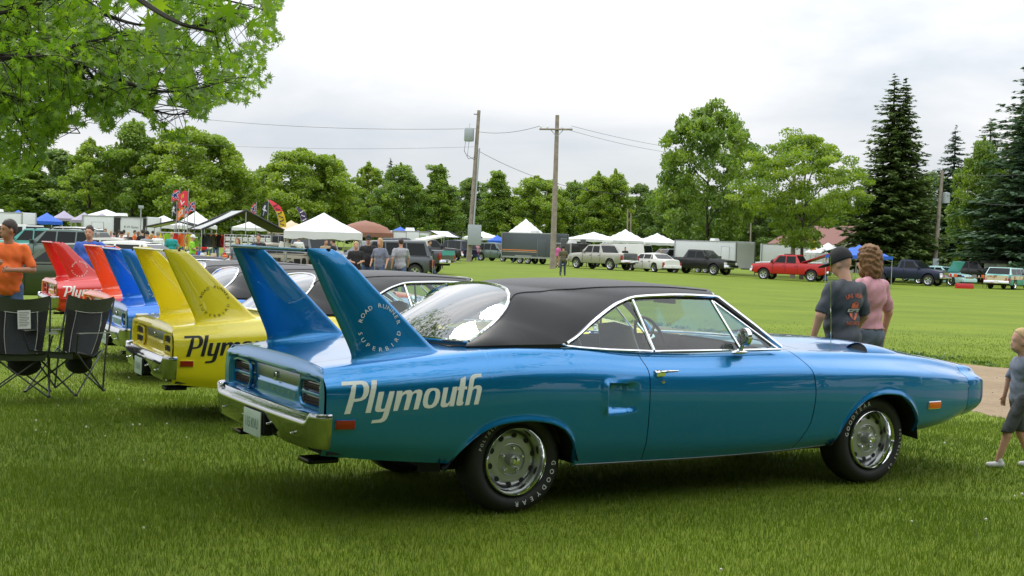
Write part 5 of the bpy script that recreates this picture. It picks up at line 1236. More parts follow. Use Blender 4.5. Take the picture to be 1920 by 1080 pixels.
for k, lb, px, D, rz, H, sc_, hr in [
 ('cap', 'visitor in a bright red shirt and white cap beside the white trailer', 227, 64, 60, 1.70, 'red', None), ('front', 'visitor in a white shirt just behind the one in red', 232, 74, 100, 1.80, 'white', None), ('front', 'visitor in a dark green top in front of the white pickup', 197, 66, -85, 1.82, 'green', HAIR_C),
 ('front', 'visitor in a pink shirt against the white trailer side', 208, 78, -90, 1.72, 'pink', HAIR_B), ('lady', 'visitor in a white top behind the man in blue', 184, 60, 90, 1.62, 'white', HAIR_G), ('front', 'visitor in black in front of the black framed trailer door', 267, 68, 100, 1.84, 'black', None),
 ('cap', 'visitor in a light grey T-shirt and dark cap, broadest of the row of backs', 275, 52, 88, 1.76, 'grey', None), ('front', 'visitor in a white T-shirt with a dark print on the back', 296, 56, 95, 1.78, 'white', HAIR_G), ('front', 'visitor in a teal T-shirt seen from behind', 322, 56, 92, 1.76, 'teal', HAIR_B),
 ('front', 'visitor in an orange vest behind the white printed T-shirt', 286, 80, 110, 1.80, 'orange', None), ('lady', 'visitor in a tan top under the left end of the stall tents', 284, 70, 80, 1.64, 'tan', HAIR_B), ('step', 'visitor in an orange tank top by the dark trailer door', 252, 82, 10, 1.80, 'orange', None),
 ('front', 'visitor in a dark shirt by the door frame of the white trailer', 223, 84, 30, 1.78, 'charcoal', None), ('front', 'visitor in a yellow T-shirt by the flag poles', 353, 70, 60, 1.80, 'yellow', HAIR_C), ('front', 'visitor in a lime green T-shirt beside the yellow one', 337, 78, -80, 1.80, 'lime', None),
 ('cap', 'girl in a lime green T-shirt and white cap walking past the junk tables', 361, 58, 20, 1.66, 'lime', None), ('step', 'visitor in a red top beside the hanging shirts', 383, 74, 90, 1.76, 'red', None), ('front', 'visitor in an orange top between the yellow shirt and the awning', 372, 82, 0, 1.7, 'orange', None),
 ('front', 'visitor in black between the lilac canopies', 128, 104, -90, 1.74, 'black', None), ('front', 'visitor in tan at the foot of the blue canopy', 112, 108, 60, 1.70, 'tan', None), ('step', 'visitor in an orange shirt under the second blue canopy', 92, 112, 90, 1.78, 'orange', None), ('front', 'visitor in white under the second blue canopy', 76, 112, -90, 1.72, 'white', None),
 ('lady', 'visitor in a red top under the first blue canopy', 57, 108, 20, 1.70, 'red', None), ('front', 'visitor in a slate shirt right of the white pickup', 172, 106, -80, 1.80, 'slate', None), ('cap', 'visitor in a black cap and white shirt under the lilac canopy', 178, 98, -90, 1.76, 'white', None), ('front', 'visitor in a rose shirt under the lilac canopy', 186, 104, 100, 1.72, 'rose', None), ('front', 'visitor in a slate blue shirt just right of the second blue canopy', 120, 116, 90, 1.8, 'slate', None)]:
    crowd(k, lb, px, D, rz, H, sc_, None, hr, None, GC)
for i, (px, D, c_, k, what) in enumerate([(214, 70, 'white', 'front', 'pale shirt left of the red one'), (240, 72, 'black', 'step', 'dark shirt right of the red one'), (259, 88, 'tan', 'lady', 'tan top before the trailer door'), (305, 66, 'slate', 'hold', 'slate shirt between the white and teal ones'),
  (313, 84, 'rose', 'lady', 'rose top behind the teal one'), (330, 88, 'charcoal', 'front', 'charcoal shirt under the flags'), (346, 82, 'orange', 'hold', 'orange shirt left of the yellow one'), (366, 90, 'blue', 'front', 'blue shirt behind the lime girl'), (392, 78, 'white', 'hold', 'white shirt at the shirt rack'), (405, 80, 'black', 'front', 'black shirt inside the gabled awning'), (425, 76, 'red', 'hold', 'red shirt inside the gabled awning'), (143, 100, 'blue', 'lady', 'blue top left of the white pickup'), (162, 96, 'rose', 'hold', 'rose shirt right of the white pickup'), (66, 116, 'black', 'front', 'black shirt between the blue canopies')]):
    crowd(k, 'visitor in a '+what, px, D, (80, -90, 20, 100, -70)[i % 5], 1.66+.03*(i % 5), c_, None, (None, HAIR_B, HAIR_C, HAIR_G)[i % 4], None, GC)
# ------------------------------------------------------------------ modern and old road vehicles on the field
WINGLASS = mat('vehicle_window_dark', (.010, .013, .014), .10, spec=.22); TRIMB = mat('vehicle_black_plastic', (.02, .02, .02), .5); LAMPW = mat('headlight_clear', (.65, .66, .64), .12, coat=1); ALLOY = mat('alloy_wheel', (.50, .51, .52), .25, .85)
_p0 = paint
def paint(n, c, m=0, r=.35): return _p0(n, c, m, r, .30)
CREAM = paint('paint_white', (.72, .72, .69)); SILV = paint('paint_silver', (.42, .41, .36), .5); BLK = paint('paint_black', (.012, .012, .013)); NAVY = paint('paint_navy', (.012, .018, .055), .3); REDT = paint('paint_truck_red', (.50, .012, .016)); SAGE = paint('paint_sage_green', (.14, .19, .17), .4); OLIVE = paint('paint_dark_olive', (.030, .050, .014)); TANC = paint('paint_faded_tan', (.27, .24, .18), .0, .5); GREYP = paint('paint_dark_grey', (.09, .10, .11), .4); TEALP = paint('paint_teal', (.06, .34, .30)); AQUA = paint('paint_pale_aqua', (.38, .60, .60)); GOLD = paint('paint_pewter_gold', (.25, .23, .17), .4); MAROON = paint('paint_maroon', (.28, .012, .02))
def rusty(name, a, b):
    m = mat(name, a, .6); nt = m.node_tree; bs = nt.nodes['Principled BSDF']; tc = N(nt, 'ShaderNodeTexCoord'); n = N(nt, 'ShaderNodeTexNoise'); n.inputs['Scale'].default_value = 2.6; n.inputs['Detail'].default_value = 8; nt.links.new(tc.outputs['Object'], n.inputs['Vector'])
    r = N(nt, 'ShaderNodeValToRGB'); e = r.color_ramp.elements; e[0].position = .50; e[0].color = (*a, 1); e[1].position = .58; e[1].color = (*b, 1); nt.links.new(n.outputs['Fac'], r.inputs[0]); nt.links.new(r.outputs[0], bs.inputs['Base Color']); return m
RUSTY = rusty('cream_paint_rusting', (.62, .52, .36), (.33, .12, .035))
def veh_wheel(t, x, y, r, w, rim=ALLOY):
    s = 1 if y > 0 else -1; e = thing('wheel', None, None, (x, y, r)); e.parent = t; mb = MB(); mb.lathe([(-w*s, r*.6), (-w*s, r*.93), (-w*.8*s, r), (-w*.1*s, r), (0, r*.93), (0, r*.66), (-.03*s, r*.6)], 24); mb.build('tyre', RUBBER, e)
    mb = MB(); mb.lathe([(.002*s, r*.66), (-.015*s, r*.60), (-.04*s, r*.56), (-.05*s, r*.2), (-.02*s, r*.16), (-.015*s, 0)], 24)
    mb.build('rim', rim, e)
    mb = MB()
    for k in range(5):
        a = 2*math.pi*k/5+.3; c, q = math.cos(a), math.sin(a); mb.add([((.38*r+i*.12*r)*c-j*.13*r*q, -.034*s, (.38*r+i*.12*r)*q+j*.13*r*c) for i, j in ((-1, -.5), (-1, .5), (1, 1), (1, -1))], [(0, 1, 2, 3)])
    mb.build('rim_openings', DARK, e, sm=0)['kind'] = 'stuff'
def vehicle(name, label, px, D, yaw, pm, W, line, zb, wheels, r, green, bed=None, front='grille', group=None, two=None, rim=ALLOY, chromebump=True, tail='box', hood=None, scale=1, loc=None, hl=None):
    """line: (x, z) top of the lower body; green: dict(belt, roof:[(x,z)...] front-bottom, front-top, rear-top, rear-bottom, splits, inset)"""
    t = thing(name, label, {'pickup_truck': 'pickup truck', 'suv': 'SUV', 'sedan': 'car', 'van': 'van', 'station_wagon': 'car', 'old_coupe': 'car'}.get(name, 'car'), gx(px, D) if loc is None else loc, R(yaw), group, scale)
    xs = [p[0] for p in line]; zs = [p[1] for p in line]; x0, x1 = xs[0], xs[-1]; H = W/2; mb = MB(); segs = [(x0, x1)] if not bed else [(x0, bed[0]), (bed[0], bed[1]), (bed[1], x1)]
    st = sorted(set(list(np.linspace(x0, x1, 40))+[w+o for w in wheels for o in (-r*1.22, -r*1.21, -r, -r*.6, 0, r*.6, r, r*1.21, r*1.22)]+(list(bed) if bed else [])))
    def prof(x, isbed):
        zt = float(np.interp(x, xs, zs)); e = min((x-x0), (x1-x)); k = 1-.16*(1-smooth(0, .35, e))-.02; zbt = zb+.14*(1-smooth(0, .5, e)); 
        for w in wheels:
            if abs(x-w) < r*1.215: zbt = max(zbt, min(r+math.sqrt(max(0, (r*1.22)**2-(x-w)**2)), zt-.12))
        pts = [(H*k-.05, zbt), (H*k, zbt+.10 if zbt < .6 else zbt+.03), (H*k, zt-.22), (H*k-.015, zt-.12), (H*k-.05, zt-.02), (H*k-.12, zt)]
        pts += [(H*k-.14, zt-.02), (H*k-.14, zt-.45), (0, zt-.45)] if isbed else [(H*.5*k, zt+.025), (0, zt+.03)]
        return pts
    for a, b in segs:
        ib = bed and a == bed[0]; G = []
        for x in st:
            if a-1e-6 <= x <= b+1e-6: q = prof(x, ib); G.append([(x, -y, z) for y, z in q]+[(x, y, z) for y, z in q[::-1]])
        mb.grid(G)
        for g in ((G[0], G[-1]) if ib or len(segs) == 1 else ((G[0],) if a == x0 else (G[-1],))):
            m_ = len(g)//2
            if not ib:
                for i in range(m_-1): mb.add([g[i], g[i+1], g[-i-2], g[-i-1]], [(0, 1, 2, 3)])
    b_ = mb.build('body', pm, t, sm=30, ol=(0,))
    if two:
        mb = MB(); z1 = two[1]
        for s in (-1, 1):
            G = [[(x, s*(H+.004)*(.98 if min(x-x0, x1-x) > .3 else .95), z) for z in (max(zb+.1, 0), z1)] for x in st if all(abs(x-w) > r*1.2 for w in wheels) and min(x-x0, x1-x) > .35]
            for g0, g1 in zip(G, G[1:]):
                if g1[0][0]-g0[0][0] < .5: mb.grid([g0, g1])
        mb.build('lower_trim', two[0], t, sm=0)
    mb = MB(); mb.box(x0+.25, x1-.25, -H+.16, H-.16, zb-.02, zb+.12); 
    for w in wheels:
        mb.box(w-r*1.15, w+r*1.15, -H+.28, H-.28, zb, r*2.1)
        for s in (-1, 1): mb.add([(w-r*1.3, s*(H-.30), zb), (w+r*1.3, s*(H-.30), zb), (w+r*1.3, s*(H-.30), r*2.3), (w-r*1.3, s*(H-.30), r*2.3)], [(0, 1, 2, 3)])
    mb.build('underside', DARK, t, sm=0)
    for w in wheels:
        for s in (-1, 1): veh_wheel(t, w, s*(H-.03), r, .24, rim)
    # greenhouse
    if green:
        g = green; ins = g.get('inset', .16); bt = g['belt']; P = g['roof']; yb, yt = H-.06, H-.06-ins; zr = max(p[1] for p in P); 
        def Y(z): return yb+(yt-yb)*(z-bt)/(zr-bt)
        mb = MB(); G = []
        cols = []
        n_ = len(P)
        for x, z in P: cols.append([(x, -Y(z), z), (x, Y(z), z)])
        ring = [(p[0], p[1]) for p in P]
        for i in range(n_-1):
            a, b = P[i], P[i+1]; cr2 = .03 if (a[1]+b[1])/2 > bt+.25*(zr-bt) and abs(a[1]-b[1]) < .12 else 0
            rows = []
            for (x, z) in (a, b): rows.append([(x, y*Y(z), z+cr2*(1-y*y)) for y in np.linspace(-1, 1, 7)])
            mb.grid(rows)
        for s in (-1, 1): mb.poly([(x, s*Y(z), z) for x, z in P])
        mb.build('cabin', g.get('mat', pm), t, sm=30, ol=(0,) if 'mat' not in g else ())
        # windscreens
        def pane(a, b, nm, m0=.08, m1=.10):
            (xa, za), (xb, zb_) = a, b; d = np.array([xb-xa, zb_-za]); nrm = np.array([-d[1], d[0]]); nrm = nrm/np.linalg.norm(nrm); nrm *= -1 if (nrm[0] < 0) == (xa > 0) else 1
            pa = np.array([xa, za])+d*m0+nrm*.012; pb = np.array([xb, zb_])-d*m1+nrm*.012; mb = MB(); mb.add([(pa[0], -Y(pa[1])+.07, pa[1]), (pa[0], Y(pa[1])-.07, pa[1]), (pb[0], Y(pb[1])-.06, pb[1]), (pb[0], -Y(pb[1])+.06, pb[1])], [(0, 1, 2, 3)]); mb.build(nm, WINGLASS, t, sm=0)
        if 'bent' not in g: pane(P[0], P[1], 'windscreen')
        else:
            pane(P[0], P[1], 'windscreen')
        pane(P[-1], P[-2], 'rear_window')
        # side windows between splits
        z0_, z1_ = bt+.04, zr-.10
        def xat(side, z):   # x of the front / rear outline at height z
            q = P[:len(P)//2] if side > 0 else P[::-1][:len(P)//2]
            return float(np.interp(z, [p[1] for p in q], [p[0] for p in q]))
        sp = g['splits']
        for s in (-1, 1):
            for i in range(len(sp)-1):
                a, b = sp[i], sp[i+1]
                fa = lambda z: (min(a-.035, xat(1, z)-.09) if i == 0 else a-.035); fb = lambda z: (max(b+.035, xat(-1, z)+.10) if i == len(sp)-2 else b+.035)
                pts = [(fa(z0_), z0_), (fa(z1_), z1_), (fb(z1_), z1_), (fb(z0_), z0_)]
                mb = MB(); mb.poly([(x, s*(Y(z)+.008), z) for x, z in pts]); mb.build('side_window', WINGLASS, t, sm=0)
    # shut lines and handles
    mb = MB(); mh = MB()
    for s in (-1, 1):
        for x in (green or {}).get('doors', []):
            zt = float(np.interp(x, xs, zs)); mb.box(x-.008, x+.008, s*(H*.98)-.006+s*.004, s*(H*.98)+.006+s*.004, zb+.12, zt-.06)
        for x in (green or {}).get('doors', [])[1:]:
            zt = float(np.interp(x, xs, zs)); mh.box(x+.06, x+.22, s*H*.98-.02, s*H*.98+.02, zt-.20, zt-.165)
    if mb.v: mb.build('door_gaps', DARK, t, sm=0)
    if mh.v: mh.build('door_handles', TRIMB, t, sm=0)
    bm = CHROME if chromebump else pm; zf = zs[-1]; zre = zs[0]
    mb = MB(); mb.box(x1-.10, x1+.10, -H+.06, H-.06, zb+.08, zb+.32, .02); mb.build('front_bumper', bm, t, bev=.03, ol=(0,) if not chromebump else ())
    mb = MB(); mb.box(x0-.10, x0+.08, -H+.06, H-.06, zb+.10, zb+.32, .02); mb.build('rear_bumper', bm, t, bev=.03, ol=(0,) if not chromebump else ())
    if front == 'grille':
        mb = MB(); mb.box(x1-.06, x1+.02, -H*.52, H*.52, zb+.40, zf-.12); mb.build('grille', TRIMB, t, bev=.02)
        mb = MB(); mb.box(x1+.02, x1+.035, -H*.54, H*.54, (zb+zf)/2+.09, (zb+zf)/2+.13); mb.box(x1+.02, x1+.035, -.02, .02, zb+.40, zf-.12); mb.box(x1+.0, x1+.03, -H*.56, H*.56, zf-.13, zf-.09); mb.build('grille_bar', CHROME, t, sm=0)
    for s in (-1, 1):
        a, b = sorted((s*H*.60, s*H*.90)); mb = MB(); mb.box(x1-.12, x1+.005 if front == 'grille' else x1-.01, a, b, zf-.36, zf-.12); mb.build('headlight', LAMPW, t, bev=.02)
        a, b = sorted((s*(H*.82), s*(H*.985))) if tail == 'box' else sorted((s*H*.5, s*H*.93)); zq = (zre-.50, zre-.14) if tail == 'box' else (zre-.30, zre-.14)
        mb = MB(); mb.box(x0-.015, x0+.10, a, b, *zq); mb.build('tail_light', RED_LENS, t, bev=.015)
    if bed:
        mb = MB(); mb.box(x0-.02, x0+.03, -H*.80, H*.80, zb+.34, zre-.03); mb.build('tailgate', pm, t, bev=.015, ol=(0,))
    mb = MB(); mb.box(x0-.115, x0-.10, -.15, .15, zb+.14, zb+.27); mb.build('licence_plate', CREAM, t, sm=0)
    if green:
        for s in (-1, 1):
            x = green.get('mirror', P[0][0]-.25); a, b = sorted((s*(H-.02), s*(H+.20))); mb = MB(); mb.box(x-.03, x+.07, a, b, green['belt']+.02, green['belt']+.20); mb.build('door_mirror', TRIMB, t, bev=.02)
    return t
def pickup(label, px, D, yaw, pm, crew=True, **k):
    if crew: line = [(-2.95, 1.30), (-.95, 1.30), (-.9, 1.27), (1.35, 1.25), (2.2, 1.20), (2.85, 1.12)]; g = dict(belt=1.26, roof=[(1.42, 1.25), (.72, 1.86), (-.55, 1.89), (-.92, 1.27)], splits=[1.1, .18, -.62], doors=[1.15, .20, -.72], inset=.17)
    else: line = [(-2.95, 1.28), (-.55, 1.28), (-.5, 1.24), (1.25, 1.23), (2.2, 1.18), (2.8, 1.08)]; g = dict(belt=1.23, roof=[(1.30, 1.22), (.62, 1.82), (-.30, 1.85), (-.55, 1.24)], splits=[1.0, -.0, -.35], doors=[1.05, -.02], inset=.17)
    return vehicle('pickup_truck', label, px, D, yaw, pm, 2.0, line, .48, (-1.75, 1.85), .41, g, bed=(-2.85, -.95 if crew else -.58), **k)
def suv(label, px, D, yaw, pm, L=4.6, H_=1.78, **k):
    h = L/2; line = [(-h, 1.02), (-h+.3, 1.06), (h*.38, 1.04), (h*.8, 1.0), (h, .86)]; g = dict(belt=1.04, roof=[(h*.44, 1.03), (h*.12, H_-.04), (-h*.30, H_), (-h*.80, H_-.05), (-h*.97, 1.05)], splits=[h*.30, -h*.10, -h*.48, -h*.86], doors=[h*.33, -h*.08, -h*.46], inset=.15)
    return vehicle('suv', label, px, D, yaw, pm, 1.84, line, .32, (-h*.62, h*.62), .36, g, chromebump=False, **k)
def sedan(label, px, D, yaw, pm, name='sedan', **k):
    line = [(-2.5, .92), (-2.3, .98), (-1.5, 1.0), (1.0, .95), (2.0, .86), (2.45, .70)]; g = dict(belt=.97, roof=[(1.15, .95), (.38, 1.40), (-.55, 1.44), (-1.05, 1.38), (-1.72, 1.0)], splits=[.85, -.1, -.95, -1.25], doors=[.95, -.08, -.95], inset=.20)
    return vehicle(name, label, px, D, yaw, pm, 1.84, line, .24, (-1.4, 1.4), .33, g, chromebump=False, **k)
t = pickup('tall silver extended cab pickup with open-topped bed seen from its rear left', 1130, 102, 132, SILV, group='pickup trucks on the field'); 
mb = MB(); mb.box(-3.0, -2.96, -.72, .72, .84, 1.27); mb.build('tailgate_panel', GREYP, t, bev=.01)
vehicle('van', 'long white panel van parked behind the silver pickup', 1163, 114, 150, CREAM, 2.0, [(-2.8, 1.2), (1.9, 1.2), (2.4, 1.1), (2.7, .95)], .35, (-1.7, 1.8), .36, dict(belt=1.18, roof=[(2.3, 1.12), (1.5, 2.02), (-2.55, 2.06), (-2.75, 1.2)], splits=[1.85, 1.0], doors=[1.9, .95], inset=.12))
sedan('white sedan with red tail lamps between the silver and the black pickup', 1222, 102, 124, CREAM)
pickup('black crew cab pickup with chrome grille facing right', 1313, 103, -40, BLK, group='pickup trucks on the field')
rp = pickup('red crew cab pickup with a raised bed cover parked side on', 1487, 98, 150, REDT, group='pickup trucks on the field')
mb = MB(); mb.add([(-1.0, -.9, 1.34), (-1.0, .9, 1.34), (-2.95, .9, 2.02), (-2.95, -.9, 2.02), (-1.0, -.9, 1.40), (-1.0, .9, 1.40), (-2.95, .9, 2.09), (-2.95, -.9, 2.09)], [(0, 1, 2, 3), (4, 5, 6, 7), (0, 1, 5, 4), (1, 2, 6, 5), (2, 3, 7, 6), (3, 0, 4, 7)]); mb.build('bed_cover', [REDT], rp, sm=0)
mb = MB(); mb.box(-.2, .6, -.10, .10, 1.90, 1.96); mb.build('roof_light_bar', TRIMB, rp)
pickup('dark navy pickup with chrome bumper facing right beside the blue canopy', 1706, 98, -38, NAVY, crew=False, group='pickup trucks on the field')
pickup('grey pickup half hidden behind the white sedan', 1258, 124, -150, GREYP, group='pickup trucks on the field')
pickup('white pickup cab showing over the bed of the red pickup', 1478, 116, 165, CREAM, group='pickup trucks on the field')
pickup('black pickup cab under the spruces behind the teal car', 1818, 112, 175, BLK, group='pickup trucks on the field')
pickup('dark pickup under the white awning behind the walking man', 800, 108, 20, BLK, crew=False)
suv('dark blue and gold SUV parked by the transformer pole, tail towards the viewer', 851, 124, 128, NAVY, 5.4, 1.90, two=(GOLD, .85), tail='box')
t = suv('grey green compact SUV with roof rack facing right', 934, 128, -40, SAGE, 4.45, 1.76)
pickup('two tone teal and grey pickup behind the man in grey, tail to the right', 748, 72, 158, GREYP, crew=False)
o = [c for c in bpy.data.objects if c.parent and c.parent.get('label', '').startswith('two tone teal')]
mb = MB(); mb.box(-2.985, -2.955, -.80, .80, 1.02, 1.27); mb.build('tailgate_stripe', TEALP, o[0].parent, sm=0)
mv = vehicle('van', 'dark minivan with its white tailgate raised behind the group of four', 712, 60, 205, GREYP, 1.9, [(-2.3, 1.05), (1.2, 1.05), (1.9, .95), (2.3, .8)], .3, (-1.4, 1.5), .34, dict(belt=1.04, roof=[(1.5, 1.0), (.6, 1.68), (-1.9, 1.74), (-2.2, 1.06)], splits=[1.0, 0, -1.0, -2.0], doors=[1.1, .1, -1.0], inset=.14), chromebump=False)
mb = MB(); mb.add([(-1.9, -.72, 1.74), (-1.9, .72, 1.74), (-2.95, .72, 1.98), (-2.95, -.72, 1.98), (-1.9, -.72, 1.82), (-1.9, .72, 1.82), (-2.95, .72, 2.05), (-2.95, -.72, 2.05)], [(0, 1, 2, 3), (4, 5, 6, 7), (0, 1, 5, 4), (1, 2, 6, 5), (2, 3, 7, 6), (3, 0, 4, 7)]); mb.build('tailgate', CREAM, mv, sm=0)
sv = suv('silver green SUV with black roof rails side on behind the man in orange', 112, 61, 172, SAGE, 4.9, 1.74)
mb = MB()
for s in (-1, 1): mb.tube([(.9, s*.70, 1.70), (.7, s*.70, 1.79), (-1.3, s*.70, 1.80), (-1.5, s*.70, 1.72)], .022, 6)
mb.build('roof_rail', TRIMB, sv)
sedan('silver hatchback roof seen between the SUV and the white car', 196, 57, 175, SILV)
sedan('white car with dark side glass behind the orange and blue wings', 228, 43, 172, CREAM)
vehicle('van', 'maroon van with a white roof at the far left edge', 6, 74, 160, MAROON, 1.9, [(-2.4, 1.1), (1.3, 1.1), (2.0, 1.0), (2.4, .85)], .35, (-1.4, 1.5), .36, dict(belt=1.08, roof=[(1.6, 1.05), (.7, 1.86), (-2.1, 1.9), (-2.3, 1.1)], splits=[1.1, 0, -1.0, -2.0], doors=[1.2, .1], inset=.14, mat=CREAM))
suv('teal wagon behind the silver green SUV', 62, 72, 185, TEALP, 4.6, 1.72)
suv('long white van roof behind the silver green SUV', 118, 80, 178, CREAM, 5.4, 1.88)
pickup('white pickup facing the viewer by the lilac canopies', 150, 104, -100, CREAM, crew=False)
ol = sedan('dark olive car with its hood propped open behind the red winged car', 132, 31.5, 197, OLIVE)
mb = MB(); mb.add([(1.05, -.8, 1.0), (1.05, .8, 1.0), (1.55, .8, 1.72), (1.55, -.8, 1.72), (1.0, -.8, 1.03), (1.0, .8, 1.03), (1.5, .8, 1.75), (1.5, -.8, 1.75)], [(0, 1, 2, 3), (4, 5, 6, 7), (0, 1, 5, 4), (1, 2, 6, 5), (2, 3, 7, 6), (3, 0, 4, 7)]); mb.build('open_hood', OLIVE, ol, sm=0)
mb = MB(); mb.box(1.3, 2.2, -.5, .5, .86, 1.02); mb.tube([(1.2, .2, 1.0), (1.6, .25, 1.12), (2.0, .2, 1.0)], .06, 8); mb.build('engine', ALLOY, ol, bev=.02)
sedan('faded tan old car with rounded roof displayed under the white canopy', 527, 59, 30, TANC, 'old_coupe')
suv('dark SUV parked behind the white canopy', 596, 76, -60, GREYP, 5.0, 1.85)
suv('dark van under the left part of the white canopy', 500, 82, 170, BLK, 4.8, 1.8)
# aqua car with raised hood, white car, rusty wagon
aq = sedan('pale aqua old sedan with its hood raised between the navy pickup and the wagon', 1768, 101, -52, AQUA, rim=CHROME)
mb = MB(); mb.add([(1.0, -.75, .98), (1.0, .75, .98), (1.5, .75, 1.80), (1.5, -.75, 1.80), (.95, -.75, 1.0), (.95, .75, 1.0), (1.45, .75, 1.83), (1.45, -.75, 1.83)], [(0, 1, 2, 3), (4, 5, 6, 7), (0, 1, 5, 4), (1, 2, 6, 5), (2, 3, 7, 6), (3, 0, 4, 7)]); mb.build('open_hood', TEALP, aq, sm=0)
sedan('white car roof behind the navy pickup', 1738, 112, -40, CREAM)
wg = vehicle('station_wagon', 'teal two-door wagon of the fifties with a rust-patched cream tailgate at the right edge', 1894, 95, 52, TEALP, 1.9, [(-2.55, .95), (-2.4, 1.02), (-1.2, 1.02), (1.2, 1.0), (2.0, 1.0), (2.5, .92)], .30, (-1.35, 1.55), .35, dict(belt=1.0, roof=[(1.2, 1.0), (.75, 1.50), (-1.9, 1.54), (-2.35, 1.02)], splits=[1.0, .1, -.9, -2.0], doors=[1.05, .1], inset=.14, mat=AQUA), rim=CHROME, tail='box')
mb = MB(); mb.box(-2.60, -2.55, -.80, .80, .50, .97)
for s in (-1, 1): a, b = sorted((s*.925, s*.955)); mb.box(-2.4, 1.2, a, b, .70, .95)
mb.build('rusty_panels', RUSTY, wg, sm=0)

# ------------------------------------------------------------------ trailers, tents, stalls
TR_W = mat('trailer_white_sheet', (.66, .68, .70), .35, var=.04); TR_G = mat('trailer_grey_sheet', (.085, .10, .11), .35, .2); ALU = mat('aluminium_trim', (.45, .46, .47), .35, .9)
def trailer(label, px, D, yaw, L, W_, H_, m, stripe=None, door=0, slope=.0, words=None, group='box trailers on the field', name='box_trailer', wheels=True, frontframe=False):
    t = thing(name, label, 'trailer', gx(px, D), R(yaw), group); z0 = .55; z1 = H_; h = L/2; w_ = W_/2
    mb = MB(); mb.box(-h, h, -w_, w_, z0, z1); mb.build('box', m, t, bev=.06)
    mb = MB()
    for x in (-h, h):
        for y in (-w_, w_): mb.box(x-.05, x+.05, y-.05, y+.05, z0, z1-.02)
    for y in (-w_, w_): mb.box(-h, h, y-.02, y+.02, z0-.04, z0+.10); mb.box(-h, h, y-.02, y+.02, z1-.09, z1)
    mb.build('edge_trim', ALU, t, sm=0)
    for s in (-1, 1):
        x = h-1.1 if door == 0 else door; mb = MB(); a, b = sorted((s*(w_+.003), s*(w_+.025))); mb.box(x-.42, x+.42, a, b, z0+.10, z0+1.75); d = mb.build('side_door', m, t, bev=.01); mb = MB(); mb.tube([(x-.42, b if s > 0 else a, z0+.1), (x+.42, b if s > 0 else a, z0+.1), (x+.42, b if s > 0 else a, z0+1.75), (x-.42, b if s > 0 else a, z0+1.75), (x-.42, b if s > 0 else a, z0+.1)], .015, 4); mb.build('door_frame', ALU, d)
        if stripe:
            for z, hh, mm in stripe: mb = MB(); a, b = sorted((s*(w_+.004), s*(w_+.012))); mb.box(-h+.05, x-.5, a, b, z, z+hh); mb.build('stripe', mm, t, sm=0)
        if wheels:
            for k in (-.42, .42): veh_wheel(t, -.3+k, s*(w_-.02), .34, .2)
            mb = MB(); a, b = sorted((s*w_, s*(w_+.06))); mb.box(-1.2, .6, a, b, .66, .74); mb.build('mudguard', ALU, t, sm=0)
    mb = MB(); mb.box(h+.02, h+.03, -w_+.12, w_-.12, z0+.5, z1-.25); mb.box(h-.0, h+.02, -w_+.02, w_-.02, z0, z0+.5); mb.build('nose_panel', m if not frontframe else TR_W, t, sm=0)
    mb = MB(); mb.tube([(h, -.5, .5), (h+1.1, 0, .5), (h, .5, .5)], .05, 6); mb.tube([(h+1, 0, .5), (h+1, 0, 0)], .03, 6); mb.build('drawbar', TRIMB, t)
    mb = MB(); mb.box(-.3, .3, -.3, .3, z1, z1+.22, .05); mb.build('roof_vent', CREAM, t)
    return t
trailer('large plain white box trailer behind the black pickup', 1340, 112, -48, 6.6, 2.5, 2.75, TR_W, frontframe=True)
trailer('long pale grey trailer behind the pole and the locust trunk', 1500, 132, -8, 7.5, 2.5, 2.9, TR_W, wheels=False)
trailer('dark grey race trailer with an orange stripe left of the wooden pole', 1003, 118, -36, 5.4, 2.5, 2.75, TR_G, stripe=[(1.15, .09, mat('stripe_orange', (.62, .20, .06), .5)), (1.03, .05, mat('stripe_pale', (.5, .4, .3), .5))])
trailer('small black cargo trailer right of the wooden pole', 1073, 112, -60, 2.6, 1.9, 1.95, BLK)
t = trailer('white trailer with a black framed rear door among the stalls', 228, 92, 172, 4.6, 2.4, 2.75, TR_W)
mb = MB()
for a, b, c, d in ((-.45, .0, 0, 2.55), (-2.3, -2.1, 0, 2.55), (-2.3, 0, 2.45, 2.6)): mb.box(a, b if b > a+.05 else a+.1, 1.22, 1.30, .3+c, d+.1)
mb.box(-2.1, -.45, 1.21, 1.24, .5, 1.35); mb.build('door_opening', BLACK_L, t, sm=0)
mb = MB(); mb.box(-2.1, -.42, 1.22, 1.26, 1.35, 2.45); mb.build('counter_board', TR_W, t, sm=0); mb = MB(); text_on(mb, 'R W Gates', (-1.25, 1.275, 1.95), (-1, 0, 0), (0, 0, 1), .16); mb.build('counter_words', GREYP, t, sm=0)
t = trailer('white box trailer with a green emblem panel behind the teal tailgate', 768, 86, 10, 2.4, 2.0, 2.35, TR_W)
mb = MB(); mb.box(.55, .95, -1.03, -1.01, .6, 2.1); p_ = mb.build('green_panel', mat('panel_pale_green', (.30, .42, .20), .5), t, sm=0); mb = MB(); mb.add([(.75, -1.035, 1.95), (.66, -1.035, 1.6), (.84, -1.035, 1.6)], [(0, 1, 2)]); mb.build('emblem', BLACK_L, p_, sm=0)
trailer('white trailer corner at the far left edge', -4, 104, 175, 5, 2.4, 2.9, TR_W)
CANV = {k: mat('canvas_'+k, c, .75, var=.05, vscale=2) for k, c in dict(white=(.66, .67, .68), blue=(.015, .10, .50), lilac=(.30, .27, .36), brown=(.22, .095, .06), purple=(.14, .05, .26), grey=(.36, .38, .38), tan=(.50, .40, .27), dark=(.03, .032, .03)).items()}
